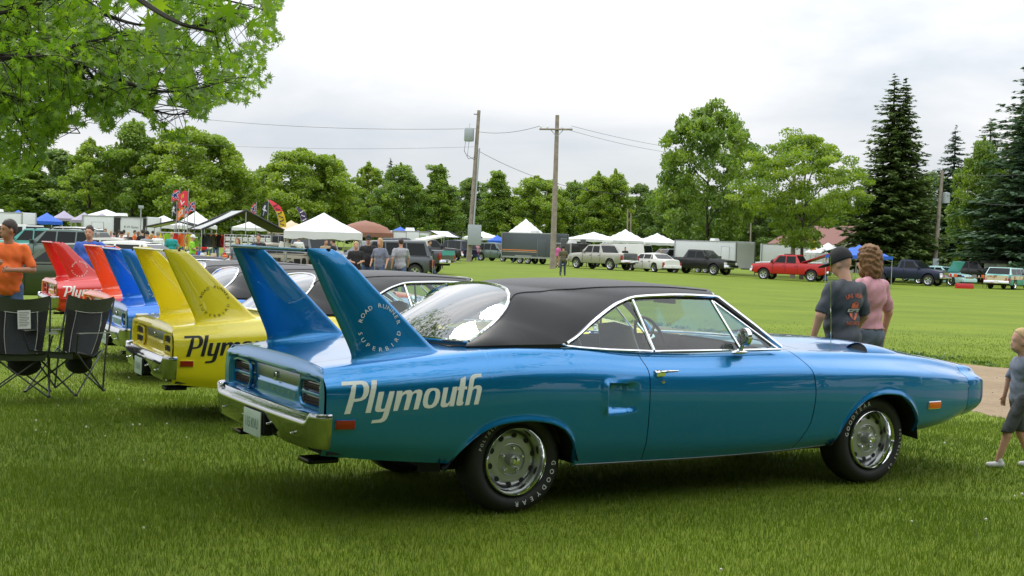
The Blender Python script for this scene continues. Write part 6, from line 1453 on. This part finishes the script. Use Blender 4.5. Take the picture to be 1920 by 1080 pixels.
def canopy(label, px, D, col, W_=3.0, L_=3.0, eave=2.0, peak=3.0, yaw=20, dome=False, group='pop-up canopies', val=.28, legs=True):
    t = thing('canopy_tent', label, 'tent', gx(px, D), R(yaw), group); w_, l_ = W_/2, L_/2; m = CANV[col]; n = 9; G = []
    for i in range(n):
        row = []
        for j in range(n):
            u, v = -1+2*i/(n-1), -1+2*j/(n-1); k = max(abs(u), abs(v)); z = eave+(peak-eave)*((1-k)**.92 if not dome else (.6*math.sqrt(max(0, 1-k**2))+.4*(1-k)))-.05*math.sin(math.pi*k)*(0 if dome else 1); row.append((u*w_, v*l_, z))
        G.append(row)
    mb = MB(); mb.grid(G)
    for a, b in (((-1, -1), (1, -1)), ((1, -1), (1, 1)), ((1, 1), (-1, 1)), ((-1, 1), (-1, -1))):
        mb.grid([[((a[0]+(b[0]-a[0])*q)*w_*1.005, (a[1]+(b[1]-a[1])*q)*l_*1.005, eave-z_*(1+.12*math.sin(q*19))) for z_ in (0, val)] for q in np.linspace(0, 1, 9)])
    mb.build('roof', m, t, sm=40)
    if legs:
        for a, b in ((-1, -1), (1, -1), (1, 1), (-1, 1)): mb = MB(); mb.tube([(a*w_*.98, b*l_*.98, 0), (a*w_*.98, b*l_*.98, eave)], .025, 6); mb.build('leg', ALU, t)
        mb = MB()
        for b in (-1, 1): mb.tube([(-w_*.98, b*l_*.98, eave-.35), (0, b*l_*.98, eave-.05), (w_*.98, b*l_*.98, eave-.35)], .015, 5); mb.tube([(b*w_*.98, -l_*.98, eave-.35), (b*w_*.98, 0, eave-.05), (b*w_*.98, l_*.98, eave-.35)], .015, 5)
        mb.build('truss', ALU, t)
    return t
canopy('blue canopy nearest the left edge', 33, 132, 'blue', 2.8, 2.8, 2.65, 3.45)
canopy('blue canopy right of the first one, lower and larger', 87, 116, 'blue', 2.6, 2.6, 2.35, 3.1)
canopy('lilac canopy on the left of three', 119, 136, 'lilac', 2.4, 2.4, 2.8, 3.6); canopy('lilac canopy in the middle of three', 157, 132, 'lilac', 2.5, 2.5, 2.65, 3.45); canopy('lilac canopy partly behind the white trailer', 190, 132, 'lilac', 2.5, 2.5, 2.65, 3.45)
canopy('long white marquee behind the lilac canopies', 198, 158, 'white', 7, 5, 2.9, 4.2, 5, group='marquees')
canopy('white canopy right of the framed trailer door', 306, 100, 'white', 3.3, 3.0, 2.30, 3.0, 10); canopy('white peaked canopy behind the flags', 366, 112, 'white', 3.2, 3, 2.4, 3.6, 20)
canopy('white peaked canopy nearest the cars, over the tan car and the tables', 606, 51, 'white', 2.9, 2.9, 1.98, 2.72, 8)
canopy('brown domed canopy right of the white peaked one', 684, 84, 'brown', 3.1, 3.1, 2.15, 2.92, 15, dome=True)
canopy('small blue canopy behind the white emblem trailer', 750, 138, 'blue', 3.0, 3.0, 2.35, 3.1, 15); canopy('purple canopy right of the small blue one', 783, 150, 'purple', 2.2, 2.2, 2.25, 2.9, 15); canopy('white canopy top between the blue and purple ones', 768, 160, 'white', 2.4, 2.4, 2.5, 3.2, 15); canopy('tan canopy top behind the white peaked one', 545, 95, 'tan', 2.6, 2.6, 2.2, 2.9, 25)
for i, (px, D, W_, L_, e, p, lb) in enumerate([(1113, 142, 5.5, 4, 2.5, 3.3, 'low white marquee behind the silver pickup'), (1172, 138, 3.8, 4, 2.5, 3.7, 'white peaked marquee, left one of the twin peaks'), (1232, 138, 3.8, 4, 2.5, 3.5, 'white peaked marquee, right one of the twin peaks'), (985, 150, 3.6, 3.6, 2.9, 4.6, 'white peaked tent rising behind the grey race trailer'), (690, 170, 4, 4, 2.6, 3.2, 'low white tent top right of the brown dome'), (470, 120, 3.4, 3.0, 2.4, 3.0, 'white canopy behind the gabled awning'), (905, 150, 4, 4, 2.3, 3.0, 'low white tent behind the transformer pole')]):
    canopy(lb, px, D, 'white', W_, L_, e, p, 12, group='marquees')
canopy('white canopy beside the blue one behind the man in the cap', 1553, 120, 'white', 3.6, 3, 2.15, 3.1, 10); canopy('royal blue canopy above the two men by the car nose', 1612, 86, 'blue', 3.0, 3.0, 2.05, 2.75, 35, val=.22)
for px, D, lb in ((1722, 132, 'white awning behind the navy pickup, left of the leaning pole'), (1800, 136, 'white awning seen between the spruce trunks')): canopy(lb, px, D, 'white', 4.5, 3, 2.0, 2.8, 5)
canopy('small bright blue tent beside the green SUV', 932, 140, 'blue', 1.8, 1.8, 2.0, 2.6, 10)
# gabled awning and the white awnings by the first pole
def gable(label, px, D, yaw, W_, L_, eave, ridge, m_, inner=True, name='awning_tent'):
    t = thing(name, label, 'tent', gx(px, D), R(yaw), 'awnings'); w_, l_ = W_/2, L_/2; mb = MB(); n = 7
    for s in (-1, 1): mb.grid([[(x, s*w_*q, ridge+(eave-ridge)*q-.06*math.sin(math.pi*q)) for q in np.linspace(0, 1, n)] for x in np.linspace(-l_, l_, 5)])
    mb.build('roof', m_, t, sm=40); mb = MB()
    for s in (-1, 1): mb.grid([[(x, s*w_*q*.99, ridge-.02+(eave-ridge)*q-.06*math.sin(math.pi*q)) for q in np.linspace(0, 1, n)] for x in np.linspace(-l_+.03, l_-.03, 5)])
    if m_ is CANV['grey']: mb.build('roof_shade_sheet', CANV['dark'], t, sm=40)  # dark sheet puts the shade under the grey roof into its colour
    mb = MB()
    for x in (-l_, l_): mb.tube([(x, -w_, eave), (x, 0, ridge), (x, w_, eave)], .06, 6)
    for s in (-1, 1): mb.tube([(-l_, s*w_, eave), (l_, s*w_, eave)], .035, 6)
    mb.build('roof_frame', TRIMB, t)
    for x in (-l_, l_):
        for y in (-w_, 0, w_): mb = MB(); mb.tube([(x, y, 0), (x, y, eave if y else ridge)], .025, 6); mb.build('pole', ALU, t)
    return t
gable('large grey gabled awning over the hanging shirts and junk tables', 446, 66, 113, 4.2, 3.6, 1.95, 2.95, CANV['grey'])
gable('white arched awning over a dark pickup right of the purple canopy', 822, 112, 60, 2.6, 3, 2.1, 2.6, CANV['white'])
gable('long white awning left of the transformer pole', 868, 140, 92, 4, 5, 2.3, 2.8, CANV['white'])
gable('white flat awning left of the gabled one', 335, 84, 95, 3.6, 3, 2.05, 2.5, CANV['white'])
# market stalls: racks of shirts, tables with parts
SHIRTS = [TEE[k] for k in ('yellow', 'lime', 'red', 'orange', 'black', 'camo', 'blue', 'white', 'rose', 'charcoal')]
def rack(label, px, D, yaw, n, cols, L_=2.0, zt=1.75):
    t = thing('clothes_rack', label, 'clothes rack', gx(px, D), R(yaw), 'clothes racks'); mb = MB(); 
    for x in (-L_/2, L_/2): mb.tube([(x, 0, 0), (x, 0, zt)], .02, 5)
    mb.tube([(-L_/2, 0, zt), (L_/2, 0, zt)], .02, 5); mb.build('rail', ALU, t)
    for k in range(n):
        x = -L_/2+.12+(L_-.24)*k/(n-1); a = rnd.uniform(-.04, .04); w_ = L_/n*.62; mb = MB(); mb.grid([[(x+q*w_*(.55+.45*min(1, v*5))+a*v, .05*math.sin(q*3+v*4), zt-.04-v*.62) for q in (-1, -.4, .3, 1)] for v in (0, .1, .3, .6, 1)]); mb.build('shirt', SHIRTS[cols[k % len(cols)]], t, sm=60)
rack('rack of yellow, green and red safety shirts behind the teal visitor', 335, 66, 5, 6, [0, 1, 2, 3, 0, 1]); rack('rack of camouflage and dark shirts under the gabled awning', 400, 66, -8, 7, [5, 4, 9, 5, 4, 2]); rack('rack of orange and red shirts left of the camouflage one', 385, 72, 12, 5, [3, 2, 5, 3])
def table(label, px, D, yaw, L_, items, seed):
    t = thing('folding_table', label, 'table', gx(px, D), R(yaw), 'vendor tables'); mb = MB(); mb.box(-L_/2, L_/2, -.38, .38, .70, .74); mb.build('tabletop', mat('tabletop_wood', (.22, .16, .10), .6, var=.2), t, sm=0)
    for x in (-L_/2+.15, L_/2-.15):
        for y in (-.3, .3): mb = MB(); mb.tube([(x, y, 0), (x, y, .70)], .016, 5); mb.build('leg', TRIMB, t)
    r_ = random.Random(seed); g = gx(px, D); M_ = Matrix.Translation(g) @ Matrix.Rotation(R(yaw), 4, 'Z')
    for k in range(items):
        x = -L_/2+.2+(L_-.4)*(k+.5)/items; y = r_.uniform(-.2, .2); h = r_.uniform(.08, .24); w_ = r_.uniform(.07, .16); kind = r_.randrange(3); mb = MB(); mm = SHIRTS[r_.randrange(10)] if r_.random() < .45 else (RUSTY, ALLOY, TRIMB, CREAM, OLIVE)[r_.randrange(5)]
        if kind == 0: mb.box(-w_, w_, -w_*.7, w_*.7, 0, h, .01); nm = 'parts_crate'; ct = 'crate'
        elif kind == 1: mb.lathe([(0, 0), (0, w_*.7), (h*.5, w_*.75), (h, w_*.5), (h, 0)], 12, 'z'); nm = 'paint_tin'; ct = 'tin'
        else: mb.ell((0, 0, h*.4), (w_, w_*.6, h*.4), 5, 8); mb.box(-w_*.5, w_*.5, -w_*.4, w_*.4, 0, h*.6); nm = 'engine_part'; ct = 'car part'
        o = mb.build(nm, mm, None, sm=40); o.matrix_world = M_ @ Matrix.Translation((x, y, .741)) @ Matrix.Rotation(r_.uniform(0, 3), 4, 'Z'); ls_ = label.replace('folding ', '').replace('long ', '').replace('trestle ', '').replace('black table', 'table').split(','); cn_ = mm.name.replace('tee_', '').replace('paint_', '').replace('vehicle_', '').replace('_', ' ').split(' ')[0]; tag(o, {'parts_crate': 'small %s crate', 'paint_tin': 'round %s tin', 'engine_part': 'lumpy %s part'}[nm] % cn_+' on the '+' '.join(ls_[0].split(' ')[:11])+(' '+ls_[1].strip() if len(ls_) > 1 else ''), ct, 'swap meet goods on the tables')
table('folding table of old parts below the gabled awning, left one', 412, 56, 6, 2.0, 7, 1); table('folding table of old parts below the gabled awning, right one', 446, 57, -4, 1.9, 6, 2); table('long table of goods behind the row of backs', 350, 62, 4, 2.4, 8, 3); table('table of papers and parts at the front of the white canopy', 545, 50, 8, 2.2, 7, 4); table('table behind the blond boy under the white canopy', 640, 53, 20, 1.8, 6, 5); table('table of spares between the aqua car and the rusty wagon', 1816, 96, 4, 3.0, 9, 6); table('black trestle table behind the teal pickup', 797, 76, 15, 1.4, 3, 7)
for k, (px, D, lb) in enumerate(((388, 49, 'white paper sign leaning on the grass, right of the lime girl'), (372, 48.5, 'white paper sheet lying left of the leaning sign'), (533, 50.5, 'white price card clipped to the pole of the white canopy'))):
    mb = MB(); mb.box(-.22, .22, -.01, .01, 0, .30); o = mb.build('price_sign', CREAM, None, sm=0); g = gx(px, D); o.location = g+Vector((0, 0, (.25, .05, 1.25)[k])); o.rotation_euler = (-.3, .1*k, .2); tag(o, lb, 'sign', 'price signs')
# hay-like grid rack, toolbox on the grass
mb = MB(); mb.box(-.6, .6, -.2, .2, 0, .35, .02); o = mb.build('red_toolbox', REDT, None, bev=.02); o.location = gx(1812, 92); tag(o, 'long red box lying on the grass in front of the spares table', 'box')
t = thing('wire_display_grid', 'white wire display grid with cards behind the girl in grey', 'display rack', gx(464, 64), R(4)); mb = MB()
for x in np.linspace(-1.1, 1.1, 9): mb.tube([(x, 0, 0), (x, 0, 1.75)], .012, 4)
for z in np.linspace(.05, 1.75, 12): mb.tube([(-1.1, 0, z), (1.1, 0, z)], .010, 4)
mb.build('grid', TR_W, t, sm=0)
for i in range(8):
    for j in range(5): mb = MB(); mb.box(-1.05+i*.275, -.84+i*.275, .015, .025, .35+j*.28, .53+j*.28); mb.build('card', CREAM, t, sm=0)
# privacy fence beside the blue canopy: each board by itself
t = thing('board_fence', 'dark brown upright board screen under the right half of the blue canopy', 'fence', gx(1641, 91), R(8)); bmat = mat('brown_boards', (.045, .030, .022), .8, var=.25)
for k in range(9):
    mb = MB(); mb.box(-.72+k*.16, -.58+k*.16, -.015, .015, .02, 1.82+.01*(k % 3)); mb.build('board', bmat, t, sm=0)
mb = MB(); mb.box(-.72, .74, .015, .05, .4, .48); mb.box(-.72, .74, .015, .05, 1.4, 1.48); mb.build('fence_rail', bmat, t, sm=0)
# buildings far right
t = thing('gabled_barn', 'cream building with a brown roof edge left of the double spruce', 'building', gx(1556, 158), R(25)); cw_ = mat('cream_siding', (.55, .53, .46), .7); mb = MB(); mb.prism([(-4, 0), (4, 0), (4, 3.0), (0, 5.0), (-4, 3.0)], -6, 6); mb.build('wall', cw_, t, sm=0); mb = MB(); 
for s in (-1, 1): mb.add([(s*4.4, -6.4, 2.8), (s*4.4, 6.4, 2.8), (0, 6.4, 5.08), (0, -6.4, 5.08), (s*4.4, -6.4, 3.1), (s*4.4, 6.4, 3.1), (0, 6.4, 5.4), (0, -6.4, 5.4)], [(0, 1, 2, 3), (4, 5, 6, 7), (0, 1, 5, 4), (1, 2, 6, 5), (2, 3, 7, 6), (3, 0, 4, 7)])
mb.build('roof', mat('brown_roof', (.16, .055, .04), .7), t, sm=0)
mb = MB(); mb.box(-1.2, 1.2, -6.04, -5.99, 0, 2.4); mb.build('door', mat('barn_door_dark', (.05, .04, .035), .7), t, sm=0)
t = thing('white_shed', 'low white shed with dark roof behind the rusty wagon', 'shed', gx(1898, 112), R(5)); mb = MB(); mb.box(-1.8, 1.8, -1.2, 1.2, 0, 1.75); mb.build('wall', TR_W, t, sm=0); mb = MB(); mb.box(-2.1, 2.1, -1.5, 1.5, 1.75, 2.0, .1); mb.build('roof', TRIMB, t, sm=0); mb = MB(); mb.box(.3, 1.0, -1.23, -1.19, 0, 1.6); mb.build('door', GREYP, t, sm=0)
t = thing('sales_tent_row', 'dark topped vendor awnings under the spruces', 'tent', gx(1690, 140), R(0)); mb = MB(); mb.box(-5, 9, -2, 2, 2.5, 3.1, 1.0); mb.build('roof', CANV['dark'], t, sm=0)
for k in range(6): mb = MB(); mb.tube([(-5+k*2.8, -2, 0), (-5+k*2.8, -2, 2.5)], .05, 5); mb.build('post', ALU, t)
# ------------------------------------------------------------------ poles, wires, flags
WOOD = mat('weathered_pole_wood', (.26, .22, .18), .85, var=.25, vscale=3, bump=.3); GALV = mat('galvanised_grey', (.36, .40, .42), .5, .3)
def pole(label, bx, D, tx, ty, r0=.16):
    b = gx(bx, D); top = Vector(at(tx, ty, D)); t = thing('utility_pole', label, 'utility pole', b, 0, 'utility poles'); mb = MB(); d = top-b; mb.tube([(0, 0, -.3), d*.5, d], [r0, r0*.82, r0*.62], 12); mb.build('pole', WOOD, t); return t, d
t1, d1 = pole('leaning utility pole with a grey transformer can and a meter box', 880, 118, 898, 207, .24)
k1 = d1*.84; mb = MB(); mb.lathe([(-.62, 0), (-.62, .40), (-.55, .44), (.45, .44), (.55, .40), (.60, 0)], 18, 'z', k1+Vector((-.72, -.1, .0))); tr = mb.build('transformer', GALV, t1)
mb = MB(); 
for y in (-.2, .2): mb.tube([k1+Vector((-.72, y, .6)), k1+Vector((-.72, y, .95))], .05, 6)
mb.build('bushing', CREAM, tr); mb = MB(); mb.tube([k1+Vector((-1.0, -.3, -.6)), k1+Vector((-1.1, -.3, -1.5)), k1+Vector((-.7, -.3, -2.2)), k1+Vector((-.1, -.2, -2.0))], .025, 5); mb.tube([k1+Vector((-.7, -.3, -.6)), k1+Vector((-.8, -.3, -1.9)), k1+Vector((-.1, -.2, -2.3))], .025, 5); mb.build('loop_wires', TRIMB, t1)
mb = MB(); mb.box(-.15, 1.05, -.55, -.2, 1.5, 3.3); mb.build('meter_box', GALV, t1, bev=.04); mb = MB(); mb.tube([(.35, -.2, 3.3), d1*.75+Vector((.28, -.1, 0))], .07, 6); mb.build('conduit', GALV, t1); mb = MB(); mb.tube([d1+Vector((-.45, 0, -.35)), d1+Vector((.1, 0, -.35))], .05, 5); mb.build('crossarm', WOOD, t1)
t2, d2 = pole('wooden utility pole with a crossarm in the middle of the lawn', 1038, 98, 1045, 216, .23)
mb = MB(); k2 = d2*.902; mb.tube([k2+Vector((-1.3, -.2, .02)), k2+Vector((1.15, -.2, .08))], .075, 6); ca = mb.build('crossarm', WOOD, t2); mb = MB(); mb.tube([k2+Vector((-.45, -.2, 0)), k2+Vector((0, -.2, -.5)), k2+Vector((.45, -.2, 0))], .03, 5); mb.build('brace', GALV, t2)
for x in (-1.2, -.7, 1.05): mb = MB(); mb.lathe([(0, 0), (0, .05), (.08, .07), (.16, .05), (.2, 0)], 8, 'z', k2+Vector((x, -.2, .1))); mb.build('insulator', CREAM, ca)
t3, d3 = pole('plain pole in front of the locust tree', 1489, 108, 1489, 330, .21)
t4, d4 = pole('leaning pole with a square transformer between the spruces', 1753, 106, 1767, 320, .20)
mb = MB(); mb.lathe([(-.42, 0), (-.42, .30), (.40, .30), (.46, 0)], 14, 'z', d4*.76+Vector((.45, -.1, 0))); mb.build('transformer', GALV, t4); mb = MB(); mb.box(-.25, .25, -.5, -.2, .9, 2.0); mb.build('meter_box', GALV, t4, bev=.03)
for px, D, ty, lb in ((1177, 150, 392, 'thin distant pole left of the ash tree'), (1183, 150, 400, 'thin distant pole beside its taller twin'), (1408, 150, 415, 'thin distant pole right of the ash tree'), (1535, 140, 425, 'grey post in front of the brown roof')): pole(lb, px, D, px, ty, .10)
lp = thing('flood_light', 'small flood lamp on a thin mast above the stalls', 'lamp', gx(263, 90), 0); mb = MB(); mb.tube([(0, 0, 0), (0, 0, 3.3)], .04, 6); mb.build('mast', ALU, lp); mb = MB(); mb.box(-.16, .16, -.1, .1, 3.3, 3.5); mb.build('lamp_head', GALV, lp, bev=.02)
def wire(label, A, B, sag, n=24, r=.018):
    A, B = Vector(A), Vector(B); P = [A.lerp(B, q)-Vector((0, 0, sag*4*q*(1-q))) for q in np.linspace(0, 1, n)]; mb = MB(); mb.tube(P, r, 4); o = mb.build('power_line', TRIMB, None); tag(o, label, 'cable', 'overhead wires')
T1 = Vector(gx(880, 118)); T2 = Vector(gx(1038, 98)); T4 = Vector(gx(1753, 106))
wire('upper wire running left from the transformer pole', T1+d1*.88, at(300, 214, 150), .6); wire('wire linking the two tall poles near their tops', T1+d1*.86, T2+d2*.90+Vector((-1.2, -.2, .3)), .3); wire('faint lower wire left of the transformer pole', T1+d1*.76, at(330, 268, 160), .4, r=.012)
wire('wire sagging down to the right from the transformer pole past the crossarm pole', T1+d1*.74, at(1270, 358, 120), 1.6); wire('upper wire running right from the crossarm', T2+d2*.905+Vector((1.05, -.2, .3)), at(1330, 284, 150), .3, r=.013); wire('second wire running right from the crossarm', T2+d2*.90+Vector((.3, -.2, .2)), at(1320, 292, 150), .4, r=.013)
wire('wire between the plain pole and the leaning right hand pole', Vector(gx(1489, 108))+d3*.98, T4+d4*.98, .35, r=.015); wire('wire leaving the right hand pole through the spruce', T4+d4*.80, at(1960, 380, 100), .5, r=.015); wire('thin wire from the leaning right hand pole to the left edge of the spruces', T4+d4*.99, at(1960, 322, 100), .3, r=.012)
FRED = mat('flag_red', (.70, .045, .07), .8); FBLUE = mat('flag_blue', (.02, .035, .18), .8); FWHITE = mat('flag_white', (.72, .72, .72), .8); FBLACK = mat('flag_black', (.025, .03, .045), .8); FORG = mat('flag_orange', (.75, .18, .02), .8); FYEL = mat('flag_yellow', (.75, .50, .03), .8); FPUR = mat('flag_purple', (.06, .035, .10), .8)
def flag(label, px, D, z, W_, H_, base, style, yaw=0, ph=0.0, droop=.35, polelen=None):
    z += H_*.15; W_ *= .85; H_ *= .85
    g = gx(px, D); t = thing('flag', label, 'flag', g, R(yaw), 'flags above the stalls')
    mb = MB(); mb.tube([(0, 0, 0), (0, 0, z+H_+.1)], .022, 5); mb.build('flagpole', ALU, t)
    def S(u, v, o=0): return (-u*W_*.92, .10*math.sin(u*7+ph)*u+o, z+H_*(1-v)-droop*u*u*H_-.04*math.sin(u*9+ph))
    mb = MB(); mb.grid([[S(u, v) for v in np.linspace(0, 1, 7)] for u in np.linspace(0, 1, 11)]); c = mb.build('cloth', base, t, sm=60)
    def strip(p, q, wd, mm, o, nm):
        mb = MB(); d = Vector((q[0]-p[0], q[1]-p[1])); n = Vector((-d.y, d.x)).normalized()*wd/2; G = []
        for k in range(13): f = k/12; u, v = p[0]+d.x*f, p[1]+d.y*f; G.append([S(min(1, max(0, u+n.x)), min(1, max(0, v+n.y)), o), S(min(1, max(0, u-n.x)), min(1, max(0, v-n.y)), o)])
        mb.grid(G); mb.build(nm, mm, c, sm=0)
    if style == 'cross':
        for s in (-1, 1):
            for a, b in (((0, 0), (1, 1)), ((0, 1), (1, 0))): strip(a, b, .26, FWHITE, .008*s, 'cross_edge'); strip(a, b, .18, FBLUE, .014*s, 'cross')
        for k in range(5):
            for a in (0, 1):
                u = .14+.18*k; v = u if a else 1-u; p = S(u, v, -.02); mb = MB(); mb.add([(p[0]+.035*math.cos(q*math.pi/5)*(1 if q % 2 == 0 else .4), p[1], p[2]+.035*math.sin(q*math.pi/5)*(1 if q % 2 == 0 else .4)) for q in range(10)], [tuple(range(10))]); mb.build('star', FWHITE, c, sm=0)
    elif style == 'hook':
        for s in (-1, 1): strip((.35, .75), (.6, .85), .09, FWHITE, .01*s, 'mark'); strip((.6, .85), (.75, .45), .09, FWHITE, .01*s, 'mark'); strip((.5, .2), (.5, .45), .07, FYEL, .01*s, 'mark'); strip((.62, .2), (.62, .45), .07, FYEL, .01*s, 'mark')
    elif style == 'skull':
        for s in (-1, 1): strip((.2, .8), (.8, .3), .08, FWHITE, .01*s, 'mark'); strip((.3, .3), (.7, .85), .08, FWHITE, .01*s, 'mark'); strip((.42, .30), (.62, .34), .24, FWHITE, .013*s, 'mark')
    elif style == 'blob':
        for s in (-1, 1): strip((.25, .5), (.75, .5), .5, FWHITE, .01*s, 'mark'); strip((.35, .5), (.65, .5), .3, base, .014*s, 'mark')
    return t
flag('battle flag, uppermost left of the flag cluster', 335, 68, 3.35, .55, .62, FRED, 'cross', 0, 0, .5); flag('large red flag with a white hook mark in the flag cluster', 351, 66, 3.0, .62, .85, FRED, 'hook', 5, 1, .25); flag('battle flag, lower right of the flag cluster', 364, 66, 2.75, .72, .55, FRED, 'cross', -5, 2, .9)
flag('black flag with white figure, lowest left of the cluster', 330, 68, 2.55, .40, .70, FBLACK, 'skull', 0, .6, .5); flag('orange flag with round mark in the flag cluster', 345, 65, 2.45, .50, .55, FORG, 'blob', 0, 1.5, .5)
flag('battle flag alone, left of the black one', 479, 72, 2.85, .40, .62, FRED, 'cross', 0, .8, .5); flag('black flag with a white skull figure left of the feather banner', 501, 70, 2.75, .48, .80, FBLACK, 'skull', 0, 2.2, .4)
def feather(label, px, D, z0, z1, m1, m2, curve=1.0, words=''):
    t = thing('feather_banner', label, 'banner', gx(px, D), 0, 'feather banners'); P = [(0, 0, 0), (0, 0, z0)]+[(-.55*curve*(q**2.2), 0, z0+(z1-z0)*q) for q in np.linspace(.1, 1, 9)]; mb = MB(); mb.tube(P, .02, 5); mb.build('pole', ALU, t)
    G = [[(-.55*curve*q**2.2+a*.42*(1 if q < .8 else 1-(q-.8)*3.2)*1.0, .03*math.sin(q*6+a*2), z0+(z1-z0)*q) for a in (0, .33, .66, 1)] for q in np.linspace(0, 1, 13)]
    mb = MB(); mb.grid(G[:8]); c = mb.build('cloth', m1, t, sm=60); mb = MB(); mb.grid(G[7:]); mb.build('cloth_top', m2, t, sm=60)
    mb = MB()
    for i, ch in enumerate(words): q = .80-.70*i/max(1, len(words)-1); x_, z_ = -.55*curve*q**2.2+.21, z0+(z1-z0)*q; d_ = .05*(-1)**i; mb.poly([(x_-.11, -.06, z_-.05-d_), (x_+.11, -.06, z_-.02+d_), (x_+.10, -.06, z_+.06+d_), (x_-.02, -.06, z_+.01), (x_-.12, -.06, z_+.04-d_)])
    if words: mb.build('worn_lettering', FBLACK if m1 is FYEL else FWHITE, c, sm=0)
feather('yellow and red feather banner above the white canopy', 522, 74, 2.25, 3.75, FYEL, FRED, 1.2, 'xxxxxx'); feather('dark purple feather banner right of the yellow one', 566, 84, 2.2, 3.6, FPUR, FPUR, .8, 'xxxxx'); feather('orange and yellow flame banner behind the locust trunk', 1521, 120, 2.2, 4.1, FYEL, FORG, .6, '')
feather('small white and blue feather banner by the leaning right hand pole', 1722, 118, 1.5, 2.8, FWHITE, FBLUE, 1.6, '')

# ------------------------------------------------------------------ folding camp chairs
CH_F = cloth('chair_fabric_charcoal', (.030, .034, .040)); CH_B = cloth('chair_fabric_black', (.012, .013, .014)); CH_O = cloth('chair_fabric_olive', (.035, .045, .022)); PIPE = mat('chair_white_piping', (.42, .43, .42), .7); TUBE = mat('chair_tube_grey', (.06, .065, .07), .35, .6)
def chair(label, loc, rz, paper=False, sc=1.0):
    """faces -y in its own frame"""
    t = thing('camp_chair', label, 'camp chair', loc, rz, 'folding camp chairs', sc)
    A = {'fl': (-.30, -.32), 'fr': (.30, -.32), 'bl': (-.28, .26), 'br': (.28, .26)}
    for x in (-1, 1):
        mb = MB(); mb.tube([(x*.30, .20, 0), (x*.29, .27, .5), (x*.29, .40, 1.0)], .011, 6); mb.build('back_post', TUBE, t)
        mb = MB(); mb.tube([(x*.31, -.30, .0), (-x*.27, -.26, .44)], .0095, 6); mb.build('leg', TUBE, t)
        mb = MB(); mb.tube([(x*.30, .22, .0), (-x*.27, .20, .44)], .0095, 6); mb.build('leg', TUBE, t)
        mb = MB(); mb.tube([(x*.31, -.30, .0), (x*.28, .24, .46)], .0095, 6); mb.build('leg', TUBE, t); mb = MB(); mb.tube([(x*.30, .22, .0), (x*.29, -.28, .45), (x*.33, -.32, .64)], .0095, 6); mb.build('leg', TUBE, t)
        mb = MB(); mb.grid([[(x*(.33+q*.035), y, .645+.02*math.cos((y+.3)*4)-abs(q)*.012+.05*max(0, y)) for q in (-1.2, -.5, .5, 1.2)] for y in np.linspace(-.34, .32, 8)]); mb.build('armrest', CH_O, t, sm=60)
        for (fx, fy) in ((.31, -.30), (.30, .22)): mb = MB(); mb.lathe([(0, 0), (0, .022), (.02, .018), (.025, 0)], 8, 'z', (x*fx, fy, 0)); mb.build('foot', TRIMB, t)
    def back(u, v): return (u*(.215+.075*v), .20+.20*v+.06*(1-u*u)*math.sin(math.pi*min(1, v*.9+.1)), .36+.66*v-.05*(1-u*u)*v)
    def seat(u, v): return (u*(.28-.06*v), -.32+.54*v, .46-.06*(1-u*u)*math.sin(math.pi*v*.8+.3)-.10*v)
    def strip(fn, us, vs, m, nm, o=0): mb = MB(); mb.grid([[tuple(np.array(fn(u, v))+np.array([0, -o, o])) for v in vs] for u in us]); return mb.build(nm, m, t, sm=60)
    strip(back, np.linspace(-1, 1, 11), np.linspace(.76, 1, 4), CH_O, 'headrest'); strip(back, np.linspace(-.66, .66, 9), np.linspace(0, .76, 9), CH_F, 'back_panel', .002)
    for s in (-1, 1): strip(back, np.linspace(s*.66, s*1, 4), np.linspace(0, .76, 9), CH_B, 'back_side')
    strip(seat, np.linspace(-.66, .66, 7), np.linspace(0, 1, 9), CH_F, 'seat_panel', .002)
    for s in (-1, 1): strip(seat, np.linspace(s*.66, s, 3), np.linspace(0, 1, 9), CH_B, 'seat_side')
    mb = MB(); 
    for s in (-1, 1): mb.tube([tuple(np.array(back(s*(.62+.06*math.sin(v*5)), v))+np.array([0, -.008, .003])) for v in np.linspace(.05, .76, 12)], .004, 4); mb.tube([tuple(np.array(seat(s*.66, v))+np.array([0, 0, .007])) for v in np.linspace(0, 1, 8)], .004, 4)
    mb.tube([tuple(np.array(back(u, .76))+np.array([0, -.008, .003])) for u in np.linspace(-.64, .64, 10)], .004, 4); mb.build('piping', PIPE, t)
    mb = MB(); mb.grid([[(u*.27, -.305-.01*v, .45-.07*v) for v in (0, 1)] for u in np.linspace(-1, 1, 5)]); mb.build('front_edge', CH_O, t, sm=0)
    mb = MB(); mb.grid([[(.33+u*.05, -.18+v*.0+math.sin(a)*.05, .62-.16*v) for v in (0, 1) for u in (0,)] for a in np.linspace(0, 6.28, 9)]); pass
    mb = MB(); mb.ell((.05, .12, .30), (.17, .08, .12), 8, 12); mb.build('storage_bag', CH_B, t)
    return t
c1 = chair('camp chair at the left edge with a printed sheet of paper on its back', Vector((*ground_hit(34, 752)[:2], 0)), R(18), True, .94)
mb = MB(); mb.box(-.065, .065, -.002, .002, -.10, .10); o = mb.build('paper_sheet', mat('paper_white', (.70, .70, .72), .8), None, sm=0); o.matrix_world = c1.matrix_basis @ Matrix.Translation((.03, .325, .76)) @ Matrix.Rotation(R(-14), 4, 'X') @ Matrix.Rotation(R(-3), 4, 'Y'); tag(o, 'printed sheet of white paper pinned to the left camp chair', 'paper')
mb = MB()
for k in range(9): mb.box(-.05, .05-(.02 if k % 3 == 2 else 0), -.0045, -.0035, .075-k*.018, .079-k*.018)
p_ = mb.build('text_lines', GREYP, o, sm=0); p_['kind'] = 'stuff'
chair('camp chair beside the yellow car with a black bag hanging under its seat', Vector((*ground_hit(126, 748)[:2], 0)), R(-16), False, .94)
